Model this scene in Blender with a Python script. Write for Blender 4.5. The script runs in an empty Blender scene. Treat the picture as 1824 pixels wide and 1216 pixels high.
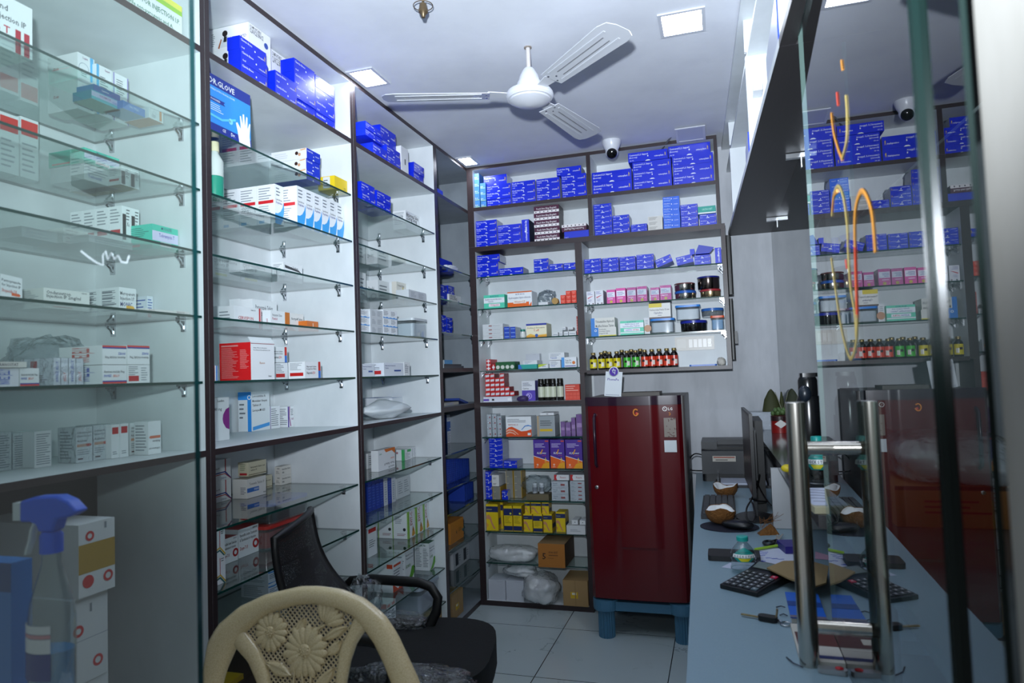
import bpy, math, random
from mathutils import Vector as V, Matrix
random.seed(7)
C = bpy.context.scene.collection
R = math.radians
# ---------------------------------------------------------------- camera model (focal in pixels of a 1824x1216 frame)
FPX, CX, CY, EYE = 1202.2, 912.0, 608.0, 1.347
yaw, pitch, roll = R(17.11), R(2.796), R(-2.096)
fw = V((-math.sin(yaw)*math.cos(pitch), math.cos(yaw)*math.cos(pitch), math.sin(pitch)))
r_ = fw.cross(V((0, 0, 1))).normalized(); u_ = r_.cross(fw)
RT = r_*math.cos(roll) + u_*math.sin(roll)
UP = -r_*math.sin(roll) + u_*math.cos(roll)
O = V((0, 0, EYE))
def at(ax, px, py, val):                       # the point of the real plane X/Y/Z = val seen at a pixel
    d = RT*(px-CX)/FPX + UP*(CY-py)/FPX + fw
    return O + d*((val-O[ax])/d[ax])
def _sol(n, i, p):                             # coordinate i that puts p on the plane n.(p-O) = 0
    s = sum(n[k]*(p[k]-O[k]) for k in range(3) if k != i)
    return O[i] - s/n[i]
def colx(px): return RT*FPX - fw*(px-CX)
def rowy(py): return UP*FPX - fw*(CY-py)
def xAt(px, Y, Z): return _sol(colx(px), 0, (0, Y, Z))
def yAt(px, X, Z): return _sol(colx(px), 1, (X, 0, Z))
def zAt(py, X, Y): return _sol(rowy(py), 2, (X, Y, 0))
# ---------------------------------------------------------------- materials
def lin(h):
    h = h.lstrip('#'); c = [int(h[i:i+2], 16)/255 for i in (0, 2, 4)]
    return tuple((x/12.92 if x <= .04045 else ((x+.055)/1.055)**2.4) for x in c) + (1,)
_m = {}
def node(nt, t, **kw):
    n = nt.nodes.new(t)
    for k, v in kw.items(): setattr(n, k, v)
    return n
def newmat(name):
    m = bpy.data.materials.new(name); m.use_nodes = True
    nt = m.node_tree; b = nt.nodes['Principled BSDF']
    return m, nt, b
def M(h, rough=.5, metal=0, spec=.5, bump=0, scale=60, var=0.0, coat=0):
    key = (h, rough, metal, spec, bump, scale, var, coat)
    if key in _m: return _m[key]
    m, nt, b = newmat('m_'+h.strip('#'))
    b.inputs['Base Color'].default_value = lin(h)
    b.inputs['Roughness'].default_value = rough; b.inputs['Metallic'].default_value = metal
    b.inputs['Specular IOR Level'].default_value = spec
    if coat: b.inputs['Coat Weight'].default_value = coat; b.inputs['Coat Roughness'].default_value = .08
    if bump or var:
        tc = node(nt, 'ShaderNodeTexCoord'); nz = node(nt, 'ShaderNodeTexNoise')
        nz.inputs['Scale'].default_value = scale; nz.inputs['Detail'].default_value = 5
        nt.links.new(tc.outputs['Object'], nz.inputs['Vector'])
        if bump:
            bp = node(nt, 'ShaderNodeBump'); bp.inputs['Strength'].default_value = bump; bp.inputs['Distance'].default_value = .01
            nt.links.new(nz.outputs['Fac'], bp.inputs['Height']); nt.links.new(bp.outputs[0], b.inputs['Normal'])
        if var:
            mx = node(nt, 'ShaderNodeMix', data_type='RGBA')
            c = lin(h); mx.inputs[6].default_value = c; mx.inputs[7].default_value = tuple(x*(1-var) for x in c[:3])+(1,)
            nt.links.new(nz.outputs['Fac'], mx.inputs[0]); nt.links.new(mx.outputs[2], b.inputs['Base Color'])
    _m[key] = m
    return m
def glassmat(name, tint, f0=.04, rough=.0, bump=0, bscale=30, gain=2.0, haze=0, hazecol='#c8d0d0'):
    """Thin pane: what passes is tinted, what is mirrored follows the angle (Schlick); the far face only passes."""
    if name in _m: return _m[name]
    m = bpy.data.materials.new(name); m.use_nodes = True; nt = m.node_tree; nt.nodes.clear()
    out = node(nt, 'ShaderNodeOutputMaterial'); mix = node(nt, 'ShaderNodeMixShader')
    tr = node(nt, 'ShaderNodeBsdfTransparent'); tr.inputs[0].default_value = lin(tint)
    gl = node(nt, 'ShaderNodeBsdfGlossy'); gl.inputs['Roughness'].default_value = rough
    lw = node(nt, 'ShaderNodeLayerWeight'); lw.inputs['Blend'].default_value = .5
    pw = node(nt, 'ShaderNodeMath', operation='POWER'); pw.inputs[1].default_value = 5
    nt.links.new(lw.outputs['Facing'], pw.inputs[0])
    mu = node(nt, 'ShaderNodeMath', operation='MULTIPLY_ADD'); mu.inputs[1].default_value = 1-f0; mu.inputs[2].default_value = f0
    nt.links.new(pw.outputs[0], mu.inputs[0])
    # two surfaces: 2R/(1+R)
    a = node(nt, 'ShaderNodeMath', operation='MULTIPLY'); a.inputs[1].default_value = gain; nt.links.new(mu.outputs[0], a.inputs[0])
    b = node(nt, 'ShaderNodeMath', operation='ADD'); b.inputs[1].default_value = 1; nt.links.new(mu.outputs[0], b.inputs[0])
    d = node(nt, 'ShaderNodeMath', operation='DIVIDE'); nt.links.new(a.outputs[0], d.inputs[0]); nt.links.new(b.outputs[0], d.inputs[1])
    geo = node(nt, 'ShaderNodeNewGeometry'); inv = node(nt, 'ShaderNodeMath', operation='SUBTRACT'); inv.inputs[0].default_value = 1
    nt.links.new(geo.outputs['Backfacing'], inv.inputs[1])
    fac = node(nt, 'ShaderNodeMath', operation='MULTIPLY', use_clamp=True); nt.links.new(d.outputs[0], fac.inputs[0]); nt.links.new(inv.outputs[0], fac.inputs[1])
    nt.links.new(fac.outputs[0], mix.inputs[0])
    base = tr.outputs[0]
    if haze:                                   # dust film on the pane
        df = node(nt, 'ShaderNodeBsdfDiffuse'); df.inputs[0].default_value = lin(hazecol)
        nz = node(nt, 'ShaderNodeTexNoise'); nz.inputs['Scale'].default_value = 3.5; nz.inputs['Detail'].default_value = 4
        hm = node(nt, 'ShaderNodeMath', operation='MULTIPLY'); hm.inputs[1].default_value = haze*2
        tc2 = node(nt, 'ShaderNodeTexCoord'); nt.links.new(tc2.outputs['Object'], nz.inputs['Vector'])
        nt.links.new(nz.outputs['Fac'], hm.inputs[0])
        h2 = node(nt, 'ShaderNodeMixShader'); nt.links.new(hm.outputs[0], h2.inputs[0]); nt.links.new(base, h2.inputs[1]); nt.links.new(df.outputs[0], h2.inputs[2])
        base = h2.outputs[0]
    nt.links.new(base, mix.inputs[1]); nt.links.new(gl.outputs[0], mix.inputs[2]); nt.links.new(mix.outputs[0], out.inputs[0])
    if bump:
        tc = node(nt, 'ShaderNodeTexCoord'); nz = node(nt, 'ShaderNodeTexNoise'); nz.inputs['Scale'].default_value = bscale; nz.inputs['Detail'].default_value = 4
        nt.links.new(tc.outputs['Object'], nz.inputs['Vector'])
        bp = node(nt, 'ShaderNodeBump'); bp.inputs['Strength'].default_value = bump; bp.inputs['Distance'].default_value = .02
        nt.links.new(nz.outputs['Fac'], bp.inputs['Height']); nt.links.new(bp.outputs[0], gl.inputs['Normal']); nt.links.new(bp.outputs[0], lw.inputs['Normal'])
    _m[name] = m
    return m
def emit(h, s):
    key = ('em', h, s)
    if key in _m: return _m[key]
    m, nt, b = newmat('lamp_glow'); b.inputs['Base Color'].default_value = (.8, .8, .8, 1)
    b.inputs['Emission Color'].default_value = lin(h); b.inputs['Emission Strength'].default_value = s
    _m[key] = m; return m
# ---------------------------------------------------------------- text outlines
_tx = {}
def textgeo(s, bold=0):
    k = (s, bold)
    if k not in _tx:
        cu = bpy.data.curves.new('t', 'FONT'); cu.body = s; cu.resolution_u = 1; cu.offset = bold
        ob = bpy.data.objects.new('t', cu); me = bpy.data.meshes.new_from_object(ob)
        vs = [(v.co.x/.7, v.co.y/.7) for v in me.vertices]; fs = [tuple(p.vertices) for p in me.polygons]
        bpy.data.objects.remove(ob); bpy.data.curves.remove(cu); bpy.data.meshes.remove(me)
        x0 = min(v[0] for v in vs); vs = [(x-x0, y) for x, y in vs]
        _tx[k] = (vs, fs, max(v[0] for v in vs))
    return _tx[k]
# ---------------------------------------------------------------- mesh builder
class MB:
    def __init__(s): s.v = []; s.f = []; s.mi = []; s.mats = []; s.T = None
    def slot(s, m):
        if m not in s.mats: s.mats.append(m)
        return s.mats.index(m)
    def add(s, vs, fs, m):
        b = len(s.v); i = s.slot(m)
        s.v += [tuple(s.T @ V(p)) if s.T else tuple(p) for p in vs]
        for f in fs: s.f.append(tuple(b+k for k in f)); s.mi.append(i)
        return s
    def poly(s, pts, m): return s.add(pts, [tuple(range(len(pts)))], m)
    def box(s, x0, x1, y0, y1, z0, z1, m, fm=None):
        vs = [(x, y, z) for z in (z0, z1) for y in (y0, y1) for x in (x0, x1)]
        F = dict(D=(0, 2, 3, 1), T=(4, 5, 7, 6), F=(0, 1, 5, 4), B=(2, 6, 7, 3), L=(0, 4, 6, 2), R=(1, 3, 7, 5))
        for k, f in F.items():
            s.add([vs[i] for i in f], [(0, 1, 2, 3)], (fm or {}).get(k, m))
        return s
    def cbox(s, c, d, m, rot=None):
        old = s.T; t = Matrix.Translation(c) @ (rot.to_4x4() if rot else Matrix())
        s.T = old @ t if old else t
        s.box(-d[0]/2, d[0]/2, -d[1]/2, d[1]/2, -d[2]/2, d[2]/2, m); s.T = old; return s
    def rbox(s, x0, x1, y0, y1, z0, z1, r, m, n=4):
        """box with rounded vertical corners"""
        pts = []
        for cx, cy, a in ((x1-r, y1-r, 0), (x0+r, y1-r, 90), (x0+r, y0+r, 180), (x1-r, y0+r, 270)):
            for k in range(n+1):
                t = R(a+90*k/n); pts.append((cx+r*math.cos(t), cy+r*math.sin(t)))
        return s.prism(pts, z0, z1, m)
    def prism(s, pts, z0, z1, m, mt=None):
        n = len(pts)
        s.add([(x, y, z0) for x, y in pts] + [(x, y, z1) for x, y in pts], [(i, (i+1) % n, n+(i+1) % n, n+i) for i in range(n)], m)
        s.poly([(x, y, z1) for x, y in pts], mt or m); s.poly([(x, y, z0) for x, y in reversed(pts)], m); return s
    def lathe(s, prof, m, c=(0, 0, 0), n=20, cap=True, sx=1, sy=1):
        vs = []; fs = []
        for r, z in prof:
            for k in range(n):
                a = 2*math.pi*k/n; vs.append((c[0]+r*math.cos(a)*sx, c[1]+r*math.sin(a)*sy, c[2]+z))
        for j in range(len(prof)-1):
            for k in range(n):
                k2 = (k+1) % n; fs.append((j*n+k, j*n+k2, (j+1)*n+k2, (j+1)*n+k))
        if cap:
            if prof[0][0] > 1e-5: fs.append(tuple(reversed(range(n))))
            if prof[-1][0] > 1e-5: fs.append(tuple(range((len(prof)-1)*n, len(prof)*n)))
        return s.add(vs, fs, m)
    def tube(s, pts, r, m, n=8, closed=False, ry=None, upv=None):
        P = [V(p) for p in pts]; N = len(P); vs = []; fs = []; prev = None
        for i in range(N):
            a = P[i-1] if (i > 0 or closed) else P[i]; b = P[(i+1) % N] if (i < N-1 or closed) else P[i]
            t = (b-a).normalized()
            if prev is None:
                ref = V(upv) if upv else (V((0, 0, 1)) if abs(t.z) < .9 else V((1, 0, 0)))
            else: ref = prev
            u = (ref - t*ref.dot(t)); u = u.normalized() if u.length > 1e-6 else t.orthogonal().normalized(); prev = u
            w = t.cross(u); rr = r[i] if isinstance(r, (list, tuple)) else r; r2 = rr if ry is None else ry
            for k in range(n):
                q = 2*math.pi*k/n; vs.append(P[i] + u*math.cos(q)*rr + w*math.sin(q)*r2)
        for i in range(N if closed else N-1):
            j = (i+1) % N
            for k in range(n): k2 = (k+1) % n; fs.append((i*n+k, i*n+k2, j*n+k2, j*n+k))
        if not closed: fs.append(tuple(reversed(range(n)))); fs.append(tuple(range((N-1)*n, N*n)))
        return s.add(vs, fs, m)
    def ell(s, c, rad, m, nu=14, nv=8, rot=None):
        prof = [(math.sin(math.pi*j/nv), -math.cos(math.pi*j/nv)) for j in range(nv+1)]
        old = s.T; t = Matrix.Translation(c) @ (rot.to_4x4() if rot else Matrix()) @ Matrix.Diagonal((rad[0], rad[1], rad[2], 1))
        s.T = old @ t if old else t; s.lathe([(max(a, 1e-4), b) for a, b in prof], m, n=nu, cap=False); s.T = old; return s
    def text(s, txt, o, u, v, h, m, wmax=None, bold=.012, center=False):
        """txt with cap height h from origin o along unit vectors u, v"""
        vs, fs, w = textgeo(txt, bold); k = h
        kx = k if wmax is None or w*k <= wmax else wmax/w
        sh = -w*kx/2 if center else 0
        return s.add([V(o) + V(u)*(x*kx+sh) + V(v)*y*k for x, y in vs], fs, m)
    def build(s, name, parent=None, loc=(0, 0, 0), rz=0, smooth=None, bevel=0):
        me = bpy.data.meshes.new(name); me.from_pydata(s.v, [], s.f)
        for m in s.mats: me.materials.append(m)
        me.polygons.foreach_set('material_index', s.mi); me.update()
        if smooth: me.shade_smooth(); me.set_sharp_from_angle(angle=R(smooth))
        o = bpy.data.objects.new(name, me); C.objects.link(o); o.location = loc; o.rotation_euler[2] = rz
        if parent: o.parent = parent
        if bevel:
            b = o.modifiers.new('bevel', 'BEVEL'); b.width = bevel; b.segments = 2; b.limit_method = 'ANGLE'
        return o
LABELS = {}
def tag(o, label, cat, group=None, kind=None):
    o['label'] = label; o['category'] = cat
    if group: o['group'] = group
    if kind: o['kind'] = kind
    n = len(label.replace('-', ' ').split())
    if n < 4 or n > 16: print('LABELLEN', n, label)
    if label in LABELS: print('DUPLABEL', label)
    LABELS[label] = 1
    return o
def thing(name, label, cat, loc=(0, 0, 0), rz=0, group=None):
    o = bpy.data.objects.new(name, None); C.objects.link(o); o.location = loc; o.rotation_euler[2] = rz; o.empty_display_size = .05
    return tag(o, label, cat, group)
def struct(o): o['kind'] = 'structure'; return o
ORD = ['first', 'second', 'third', 'fourth', 'fifth', 'sixth', 'seventh', 'eighth', 'ninth', 'tenth']
# ---------------------------------------------------------------- cartons
KIND = {}
_cm = {}
def face_frame(f, w, d, h):
    X, Y, Z = V((1, 0, 0)), V((0, 1, 0)), V((0, 0, 1))
    return {'F': (V((-w/2, 0, 0)), X, Z, -Y, w, h), 'L': (V((-w/2, d, 0)), -Y, Z, -X, d, h), 'R': (V((w/2, 0, 0)), Y, Z, X, d, h),
            'T': (V((-w/2, 0, h)), X, Y, Z, w, d), 'D': (V((-w/2, d, 0)), X, -Y, -Z, w, d), 'B': (V((w/2, d, 0)), -X, Z, Y, w, h)}[f]
def carton_mesh(kind, w, d, h):
    key = (kind, round(w, 3), round(d, 3), round(h, 3))
    if key in _cm: return _cm[key]
    K = KIND[kind]; rough = K.get('rough', .42); g = MB()
    mm = lambda c: c if not isinstance(c, str) else M(c, rough)
    base = mm(K['base'])
    g.box(-w/2, w/2, 0, d, 0, h, base, {k: mm(c) for k, c in K.get('faces', {}).items()})
    lay = {}
    rnd = random.Random(hash(kind) % 1000 if False else len(kind)*37+int(w*1000))
    for a in K.get('art', []):
        t, f = a[0], a[1]; o, u, v, n, fwid, fhei = face_frame(f, w, d, h)
        lay[f] = lay.get(f, 0)+1; o = o + n*(.00025+.00012*lay[f])
        P = lambda x, y: o + u*(x*fwid) + v*(y*fhei)
        if t == 'r': g.poly([P(a[2], a[3]), P(a[4], a[3]), P(a[4], a[5]), P(a[2], a[5])], mm(a[6]))
        elif t == 'p': g.poly([P(x, y) for x, y in a[2]], mm(a[3]))
        elif t == 't':
            wm = a[7] if len(a) > 7 else .95-a[3]
            g.text(a[2], P(a[3], a[4]), u, v, a[5]*fhei, mm(a[6]), wm*fwid, .012)
        elif t == 'v':  # vertical lettering
            g.text(a[2], P(a[3], a[4]), v, -u, a[5]*fwid, mm(a[6]), (.95-a[4])*fhei, .012)
        elif t == 'i':  # lettering on a carton lying upside down
            g.text(a[2], P(a[3], a[4]), -u, -v, a[5]*fhei, mm(a[6]), (a[7] if len(a) > 7 else a[3]-.05)*fwid, .012)
        elif t in 'eo':
            rr = a[4]*fhei; n_ = 14; inner = a[6] if len(a) > 6 else 0
            c = P(a[2], a[3]); q = [(math.cos(2*math.pi*k/n_), math.sin(2*math.pi*k/n_)) for k in range(n_)]
            if inner: g.add([c+u*x*rr+v*y*rr for x, y in q]+[c+u*x*rr*inner+v*y*rr*inner for x, y in q], [(k, (k+1) % n_, n_+(k+1) % n_, n_+k) for k in range(n_)], mm(a[5]))
            else: g.poly([c+u*x*rr+v*y*rr for x, y in q], mm(a[5]))
        elif t == 'n':
            rows = a[6]
            for k in range(rows):
                y = a[5]-(a[5]-a[3])*(k+.7)/rows; hh = (a[5]-a[3])/rows*.35; x1 = a[2]+(a[4]-a[2])*rnd.uniform(.55, 1)
                g.poly([P(a[2], y), P(x1, y), P(x1, y+hh), P(a[2], y+hh)], mm(a[7]))
        elif t == 'm':  # walking figure mark
            s = a[4]*fhei; c = P(a[2], a[3]); col = mm(a[5])
            for px in ([(-.12, .9), (.0, 1.05), (.12, .9), (0, .75)], [(-.2, .7), (.2, .7), (.16, .2), (-.14, .2)], [(-.14, .2), (.02, .2), (-.16, -.9), (-.3, -.9)], [(.02, .2), (.16, .2), (.34, -.9), (.2, -.9)], [(.18, .7), (.42, .1), (.34, .05), (.1, .55)]):
                g.poly([c+u*x*s+v*y*s for x, y in px], col)
    me = bpy.data.meshes.new('carton_'+kind); me.from_pydata(g.v, [], g.f)
    for m in g.mats: me.materials.append(m)
    me.polygons.foreach_set('material_index', g.mi); me.update()
    _cm[key] = me
    return me
def put(kind, label, loc, w, d, h, rz=0, group=None, tilt=None):
    K = KIND[kind]
    w, d, h = round(w, 3), round(d, 3), round(h, 4)
    o = bpy.data.objects.new(K.get('name', 'medicine_carton'), carton_mesh(kind, w, d, h)); C.objects.link(o)
    o.location = loc; o.rotation_euler = (tilt[0] if tilt else 0, tilt[1] if tilt else 0, rz)
    return tag(o, label, K.get('cat', 'carton'), group)
GAP = .0004
def LB(z, X, a, b, yt, kind, lab, n=1, dep=.1, nc=1, grp=None, pl=None, nd=1, jig=0, dz=0):
    """cartons on a wall-bay shelf: front face in plane X, from pixel column a to b, top at pixel row yt"""
    y0, y1 = yAt(a, X, z+.02), yAt(b, X, z+.02); H = zAt(yt, X, y0) - z - dz
    if pl is not None: dep = max(.02, X - xAt(pl, y0, z+.02))
    bays_ = [q for q in ((.80, 1.596), (1.635, 2.445), (2.488, 3.297), (3.339, 4.0)) if y0 < q[1]-.012]
    if not bays_: print('SKIP', lab); return []
    lo_, hi_ = bays_[0]
    y0 = max(y0, lo_+.003); y1 = min(y1, hi_-.003)          # goods stay between the side panels of their bay
    top = min([q for q in ((1.955-.009, 1.772-.009, 1.590-.009, 1.370, 1.156, .921, .737, .605, .418, .199, 2.326, 2.587) if lo_ > 3.3 else (2.105, 1.911, 1.728, 1.540, 1.351, 1.142, .920, .738, .551, .348, .177, 2.326, 2.587)) if q > z+.03])
    H = min(H, top-z-dz); dep = min(dep, X+1.8195)
    if y1-y0 < .006 or H < .004: print('SKIP', lab, y1-y0, H); return []
    w = (y1-y0)/nc; h = H/n; out = []
    for dd in range(nd):
        for c in range(nc):
            for k in range(n):
                j = random.uniform(-jig, jig)
                L = lab.format(r=ORD[n-1-k], c=ORD[c], d=ORD[dd]) if '{' in lab else lab
                out.append(put(kind, L, (X-dd*(dep/nd)-abs(j), y0+w*(c+.5), z+dz+.0008+h*k), w-.0012, dep/nd-.001, h-GAP, R(90)+j*.8, grp))
    return out
def KB(z, Y, a, b, yt, kind, lab, n=1, dep=.12, nc=1, grp=None, jig=0, dz=0, nd=1):
    """cartons on a back-cabinet shelf: front face in plane Y, from pixel column a to b, top at pixel row yt"""
    x0, x1 = xAt(a, Y, z+.02), xAt(b, Y, z+.02); H = zAt(yt, (x0+x1)/2, Y) - z - dz
    b0, b1 = ((-1.376, -.688) if x0 < -.69 else (-.656, .016)) if z > 2.1 else ((-1.376, -.775) if x0 < -.78 else (-.726, .031))
    x0 = max(x0, b0); x1 = min(x1, b1)
    w = (x1-x0)/nc; h = H/n; out = []
    for c in range(nc):
        for k in range(n):
            j = random.uniform(-jig, jig)
            L = lab.format(r=ORD[n-1-k], c=ORD[c]) if '{' in lab else lab
            out.append(put(kind, L, (x0+w*(c+.5)+j*.3, Y+abs(j), z+dz+.0008+h*k), w-.0012-abs(j)*.2, dep, h-GAP, j*.8, grp))
    return out
# ================================================================ ROOM
H_C = 2.612
WH, DK = '#dfe3e6', '#251c1e'
def wallmat(name, c1, c2, scale=(1.2, 1.2, .35), rough=.7):
    m, nt, b = newmat(name); tc = node(nt, 'ShaderNodeTexCoord'); mp = node(nt, 'ShaderNodeMapping'); mp.inputs['Scale'].default_value = scale
    nz = node(nt, 'ShaderNodeTexNoise'); nz.inputs['Scale'].default_value = 4; nz.inputs['Detail'].default_value = 8; nz.inputs['Roughness'].default_value = .6
    cr = node(nt, 'ShaderNodeValToRGB'); cr.color_ramp.elements[0].position = .3; cr.color_ramp.elements[0].color = lin(c1); cr.color_ramp.elements[1].position = .6; cr.color_ramp.elements[1].color = lin(c2)
    nt.links.new(tc.outputs['Object'], mp.inputs['Vector']); nt.links.new(mp.outputs[0], nz.inputs['Vector']); nt.links.new(nz.outputs['Fac'], cr.inputs[0]); nt.links.new(cr.outputs[0], b.inputs['Base Color'])
    b.inputs['Roughness'].default_value = rough
    n2 = node(nt, 'ShaderNodeTexNoise'); n2.inputs['Scale'].default_value = 90; nt.links.new(tc.outputs['Object'], n2.inputs['Vector'])
    bp = node(nt, 'ShaderNodeBump'); bp.inputs['Strength'].default_value = .08; nt.links.new(n2.outputs['Fac'], bp.inputs['Height']); nt.links.new(bp.outputs[0], b.inputs['Normal'])
    return m
def floormat():
    m, nt, b = newmat('marble_tile'); tc = node(nt, 'ShaderNodeTexCoord'); mp = node(nt, 'ShaderNodeMapping')
    mp.inputs['Location'].default_value = (.862+.577*6, -2.952+.58*6, 0)
    br = node(nt, 'ShaderNodeTexBrick'); br.offset = 0; br.squash = 1
    br.inputs['Scale'].default_value = 1; br.inputs['Brick Width'].default_value = .577; br.inputs['Row Height'].default_value = .58
    br.inputs['Mortar Size'].default_value = .0022; br.inputs['Mortar Smooth'].default_value = 0
    nt.links.new(tc.outputs['Object'], mp.inputs[0]); nt.links.new(mp.outputs[0], br.inputs['Vector'])
    br.inputs['Mortar'].default_value = lin('#2e3336')
    nz = node(nt, 'ShaderNodeTexNoise'); nz.inputs['Scale'].default_value = 2.2; nz.inputs['Detail'].default_value = 7; nz.inputs['Distortion'].default_value = 1.6
    nt.links.new(tc.outputs['Object'], nz.inputs['Vector'])
    v = node(nt, 'ShaderNodeMath', operation='SUBTRACT'); v.inputs[1].default_value = .5; nt.links.new(nz.outputs['Fac'], v.inputs[0])
    ab = node(nt, 'ShaderNodeMath', operation='ABSOLUTE'); nt.links.new(v.outputs[0], ab.inputs[0])
    lt = node(nt, 'ShaderNodeMapRange'); lt.inputs[1].default_value = 0; lt.inputs[2].default_value = .012; lt.inputs[3].default_value = 1; lt.inputs[4].default_value = 0; nt.links.new(ab.outputs[0], lt.inputs[0])
    n3 = node(nt, 'ShaderNodeTexNoise'); n3.inputs['Scale'].default_value = 2.7; nt.links.new(tc.outputs['Object'], n3.inputs['Vector'])
    gt = node(nt, 'ShaderNodeMapRange'); gt.inputs[1].default_value = .5; gt.inputs[2].default_value = .62; nt.links.new(n3.outputs['Fac'], gt.inputs[0])
    mu = node(nt, 'ShaderNodeMath', operation='MULTIPLY'); nt.links.new(lt.outputs[0], mu.inputs[0]); nt.links.new(gt.outputs[0], mu.inputs[1])
    m2 = node(nt, 'ShaderNodeMath', operation='MULTIPLY'); m2.inputs[1].default_value = .65; nt.links.new(mu.outputs[0], m2.inputs[0])
    mx = node(nt, 'ShaderNodeMix', data_type='RGBA'); mx.inputs[6].default_value = lin('#bcc9cb'); mx.inputs[7].default_value = lin('#5d676b'); nt.links.new(m2.outputs[0], mx.inputs[0])
    nt.links.new(mx.outputs[2], br.inputs['Color1']); nt.links.new(mx.outputs[2], br.inputs['Color2']); nt.links.new(br.outputs['Color'], b.inputs['Base Color'])
    b.inputs['Roughness'].default_value = .16
    return m
def lamimat(name, c1, c2, rough=.35, sc=(1, 1, 14), coat=0):
    m, nt, b = newmat(name); tc = node(nt, 'ShaderNodeTexCoord'); mp = node(nt, 'ShaderNodeMapping'); mp.inputs['Scale'].default_value = sc
    nz = node(nt, 'ShaderNodeTexNoise'); nz.inputs['Scale'].default_value = 9; nz.inputs['Detail'].default_value = 6
    mx = node(nt, 'ShaderNodeMix', data_type='RGBA'); mx.inputs[6].default_value = lin(c1); mx.inputs[7].default_value = lin(c2)
    nt.links.new(tc.outputs['Object'], mp.inputs[0]); nt.links.new(mp.outputs[0], nz.inputs['Vector']); nt.links.new(nz.outputs['Fac'], mx.inputs[0]); nt.links.new(mx.outputs[2], b.inputs['Base Color'])
    b.inputs['Roughness'].default_value = rough
    return m
WALL = wallmat('wall_paint', '#a9adb3', '#c9ccd2')
CEIL = wallmat('ceiling_paint', '#d9dce4', '#e2e5ec', (1, 1, 1), .6)
LAM = lamimat('dark_laminate', '#2a2022', '#3a2e30', .38)
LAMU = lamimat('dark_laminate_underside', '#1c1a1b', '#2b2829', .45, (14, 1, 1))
WHT = wallmat('white_laminate', '#cfd5d9', '#dfe4e7', (1, 1, .6), .45)
GRIME = wallmat('white_laminate_worn', '#b9bfc4', '#d9dee2', (2, 2, .6), .5)
struct(MB().box(-1.95, 2.2, -.3, 4.2, -.05, 0, floormat()).build('floor'))
struct(MB().box(-1.95, 2.2, .70, 4.2, H_C, H_C+.05, CEIL).build('ceiling'))
struct(MB().box(-1.90, -1.85, .70, 4.15, 0, H_C, WALL).build('wall_left'))
struct(MB().box(-1.85, 2.2, 4.03, 4.10, 0, H_C, WALL).build('wall_back'))
struct(MB().box(1.6, 1.66, .70, 4.03, 0, H_C, wallmat('street_wall', '#6d6f70', '#8a8c8c')).build('wall_right'))
WF = wallmat('front_plaster', '#77746d', '#8d8a84', (1, 1, .3), .8)
struct(MB().box(.222, .95, .56, .66, 0, 2.9, WF).build('wall_front'))
# ================================================================ WALL BAYS (shelf cabinets along the wall)
XF, XB = -1.42, -1.822
GT = '#dbeae6'
GLASS = glassmat('shelf_glass', '#f0f7f5', f0=.04)
GEDGE = M('#0d3b36', .12, spec=.8)
CHROME = M('#b9bcc0', .2, metal=1)
STEEL = M('#c4bfb6', .22, metal=1)
def glass_sheet(name, x0, x1, y0, y1, z, t, parent):
    return MB().box(x0, x1, y0, y1, z-t, z, GLASS, dict(F=GEDGE, B=GEDGE, L=GEDGE, R=GEDGE)).build(name, parent)
def bracket(p, side, parent):
    """chromed shelf clip on a side wall; p = where the glass underside meets the wall, side = +1 wall lies towards +Y"""
    g = MB(); s = side
    g.cbox(V(p)+V((0, -s*.003, -.0185)), (.014, .006, .036), CHROME)
    g.tube([V(p)+V((0, -s*.006, -.028)), V(p)+V((0, -s*.012, -.016)), V(p)+V((0, -s*.022, -.008))], .005, CHROME, 6)
    g.cbox(V(p)+V((0, -s*.014, -.0035)), (.016, .022, .005), CHROME)
    return g.build('shelf_bracket', parent)
def bay(lab, y0, y1, slabs, glass, pl, pr, lowback=None, grp='shelf cabinets along the wall', WHT=WHT):
    t = thing('shelf_cabinet', lab, 'cabinet', (0, 0, 0), group=grp)
    MB().box(XB, XF, y0-pl, y0, 0, 2.609, WHT, dict(R=LAM)).build('side_panel', t)
    MB().box(XB, XF, y1, y1+pr, 0, 2.609, WHT, dict(R=LAM)).build('side_panel', t)
    MB().box(XB-.012, XB-.0005, y0-pl, y1+pr, 1.15 if lowback else 0, 2.609, WHT).build('back_panel', t)
    if lowback: MB().box(XB-.012, XB-.0005, y0-pl, y1+pr, 0, 1.1495, lowback).build('back_panel', t)
    MB().box(XB, XF, y0, y1, 2.589, 2.609, WHT, dict(R=LAM)).build('top_panel', t)
    MB().box(XB, XF, y0, y1, 0, .029, WHT, dict(R=LAM)).build('base_board', t)
    for z0, z1 in slabs: MB().box(XB, XF, y0, y1, z0, z1, WHT, dict(R=LAM)).build('fixed_shelf', t)
    for z in glass:
        s = glass_sheet('glass_shelf', XB+.002, XF-.004, y0+.003, y1-.003, z, .007, t)
        for x in (XF-.07, XB+.07):
            for yy, sd in ((y1, 1), (y0, -1)): bracket((x, yy, z-.007), sd, s)
    return t
G5 = [2.114, 1.920, 1.737, 1.549, 1.360]
GL = [.929, .747, .560, .357, .186]
S1, S2 = 2.348, 1.162
bay('dark-edged white shelf cabinet standing behind the fixed glass pane', .80, 1.596, [(2.328, S1), (1.144, S2)], G5, .02, .0192, M('#191516', .6))
bay('white glass-shelf cabinet holding the large blue glove poster box', 1.635, 2.445, [(2.328, S1), (1.144, S2)], G5+GL[:3], .0195, .0212)
bay('white glass-shelf cabinet with the white pouch on its middle board', 2.488, 3.297, [(2.328, S1), (1.144, S2)], G5+GL, .0213, .0207)
Z4 = [1.955, 1.772, 1.590, .930, .746, .614, .427, .208]
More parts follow.
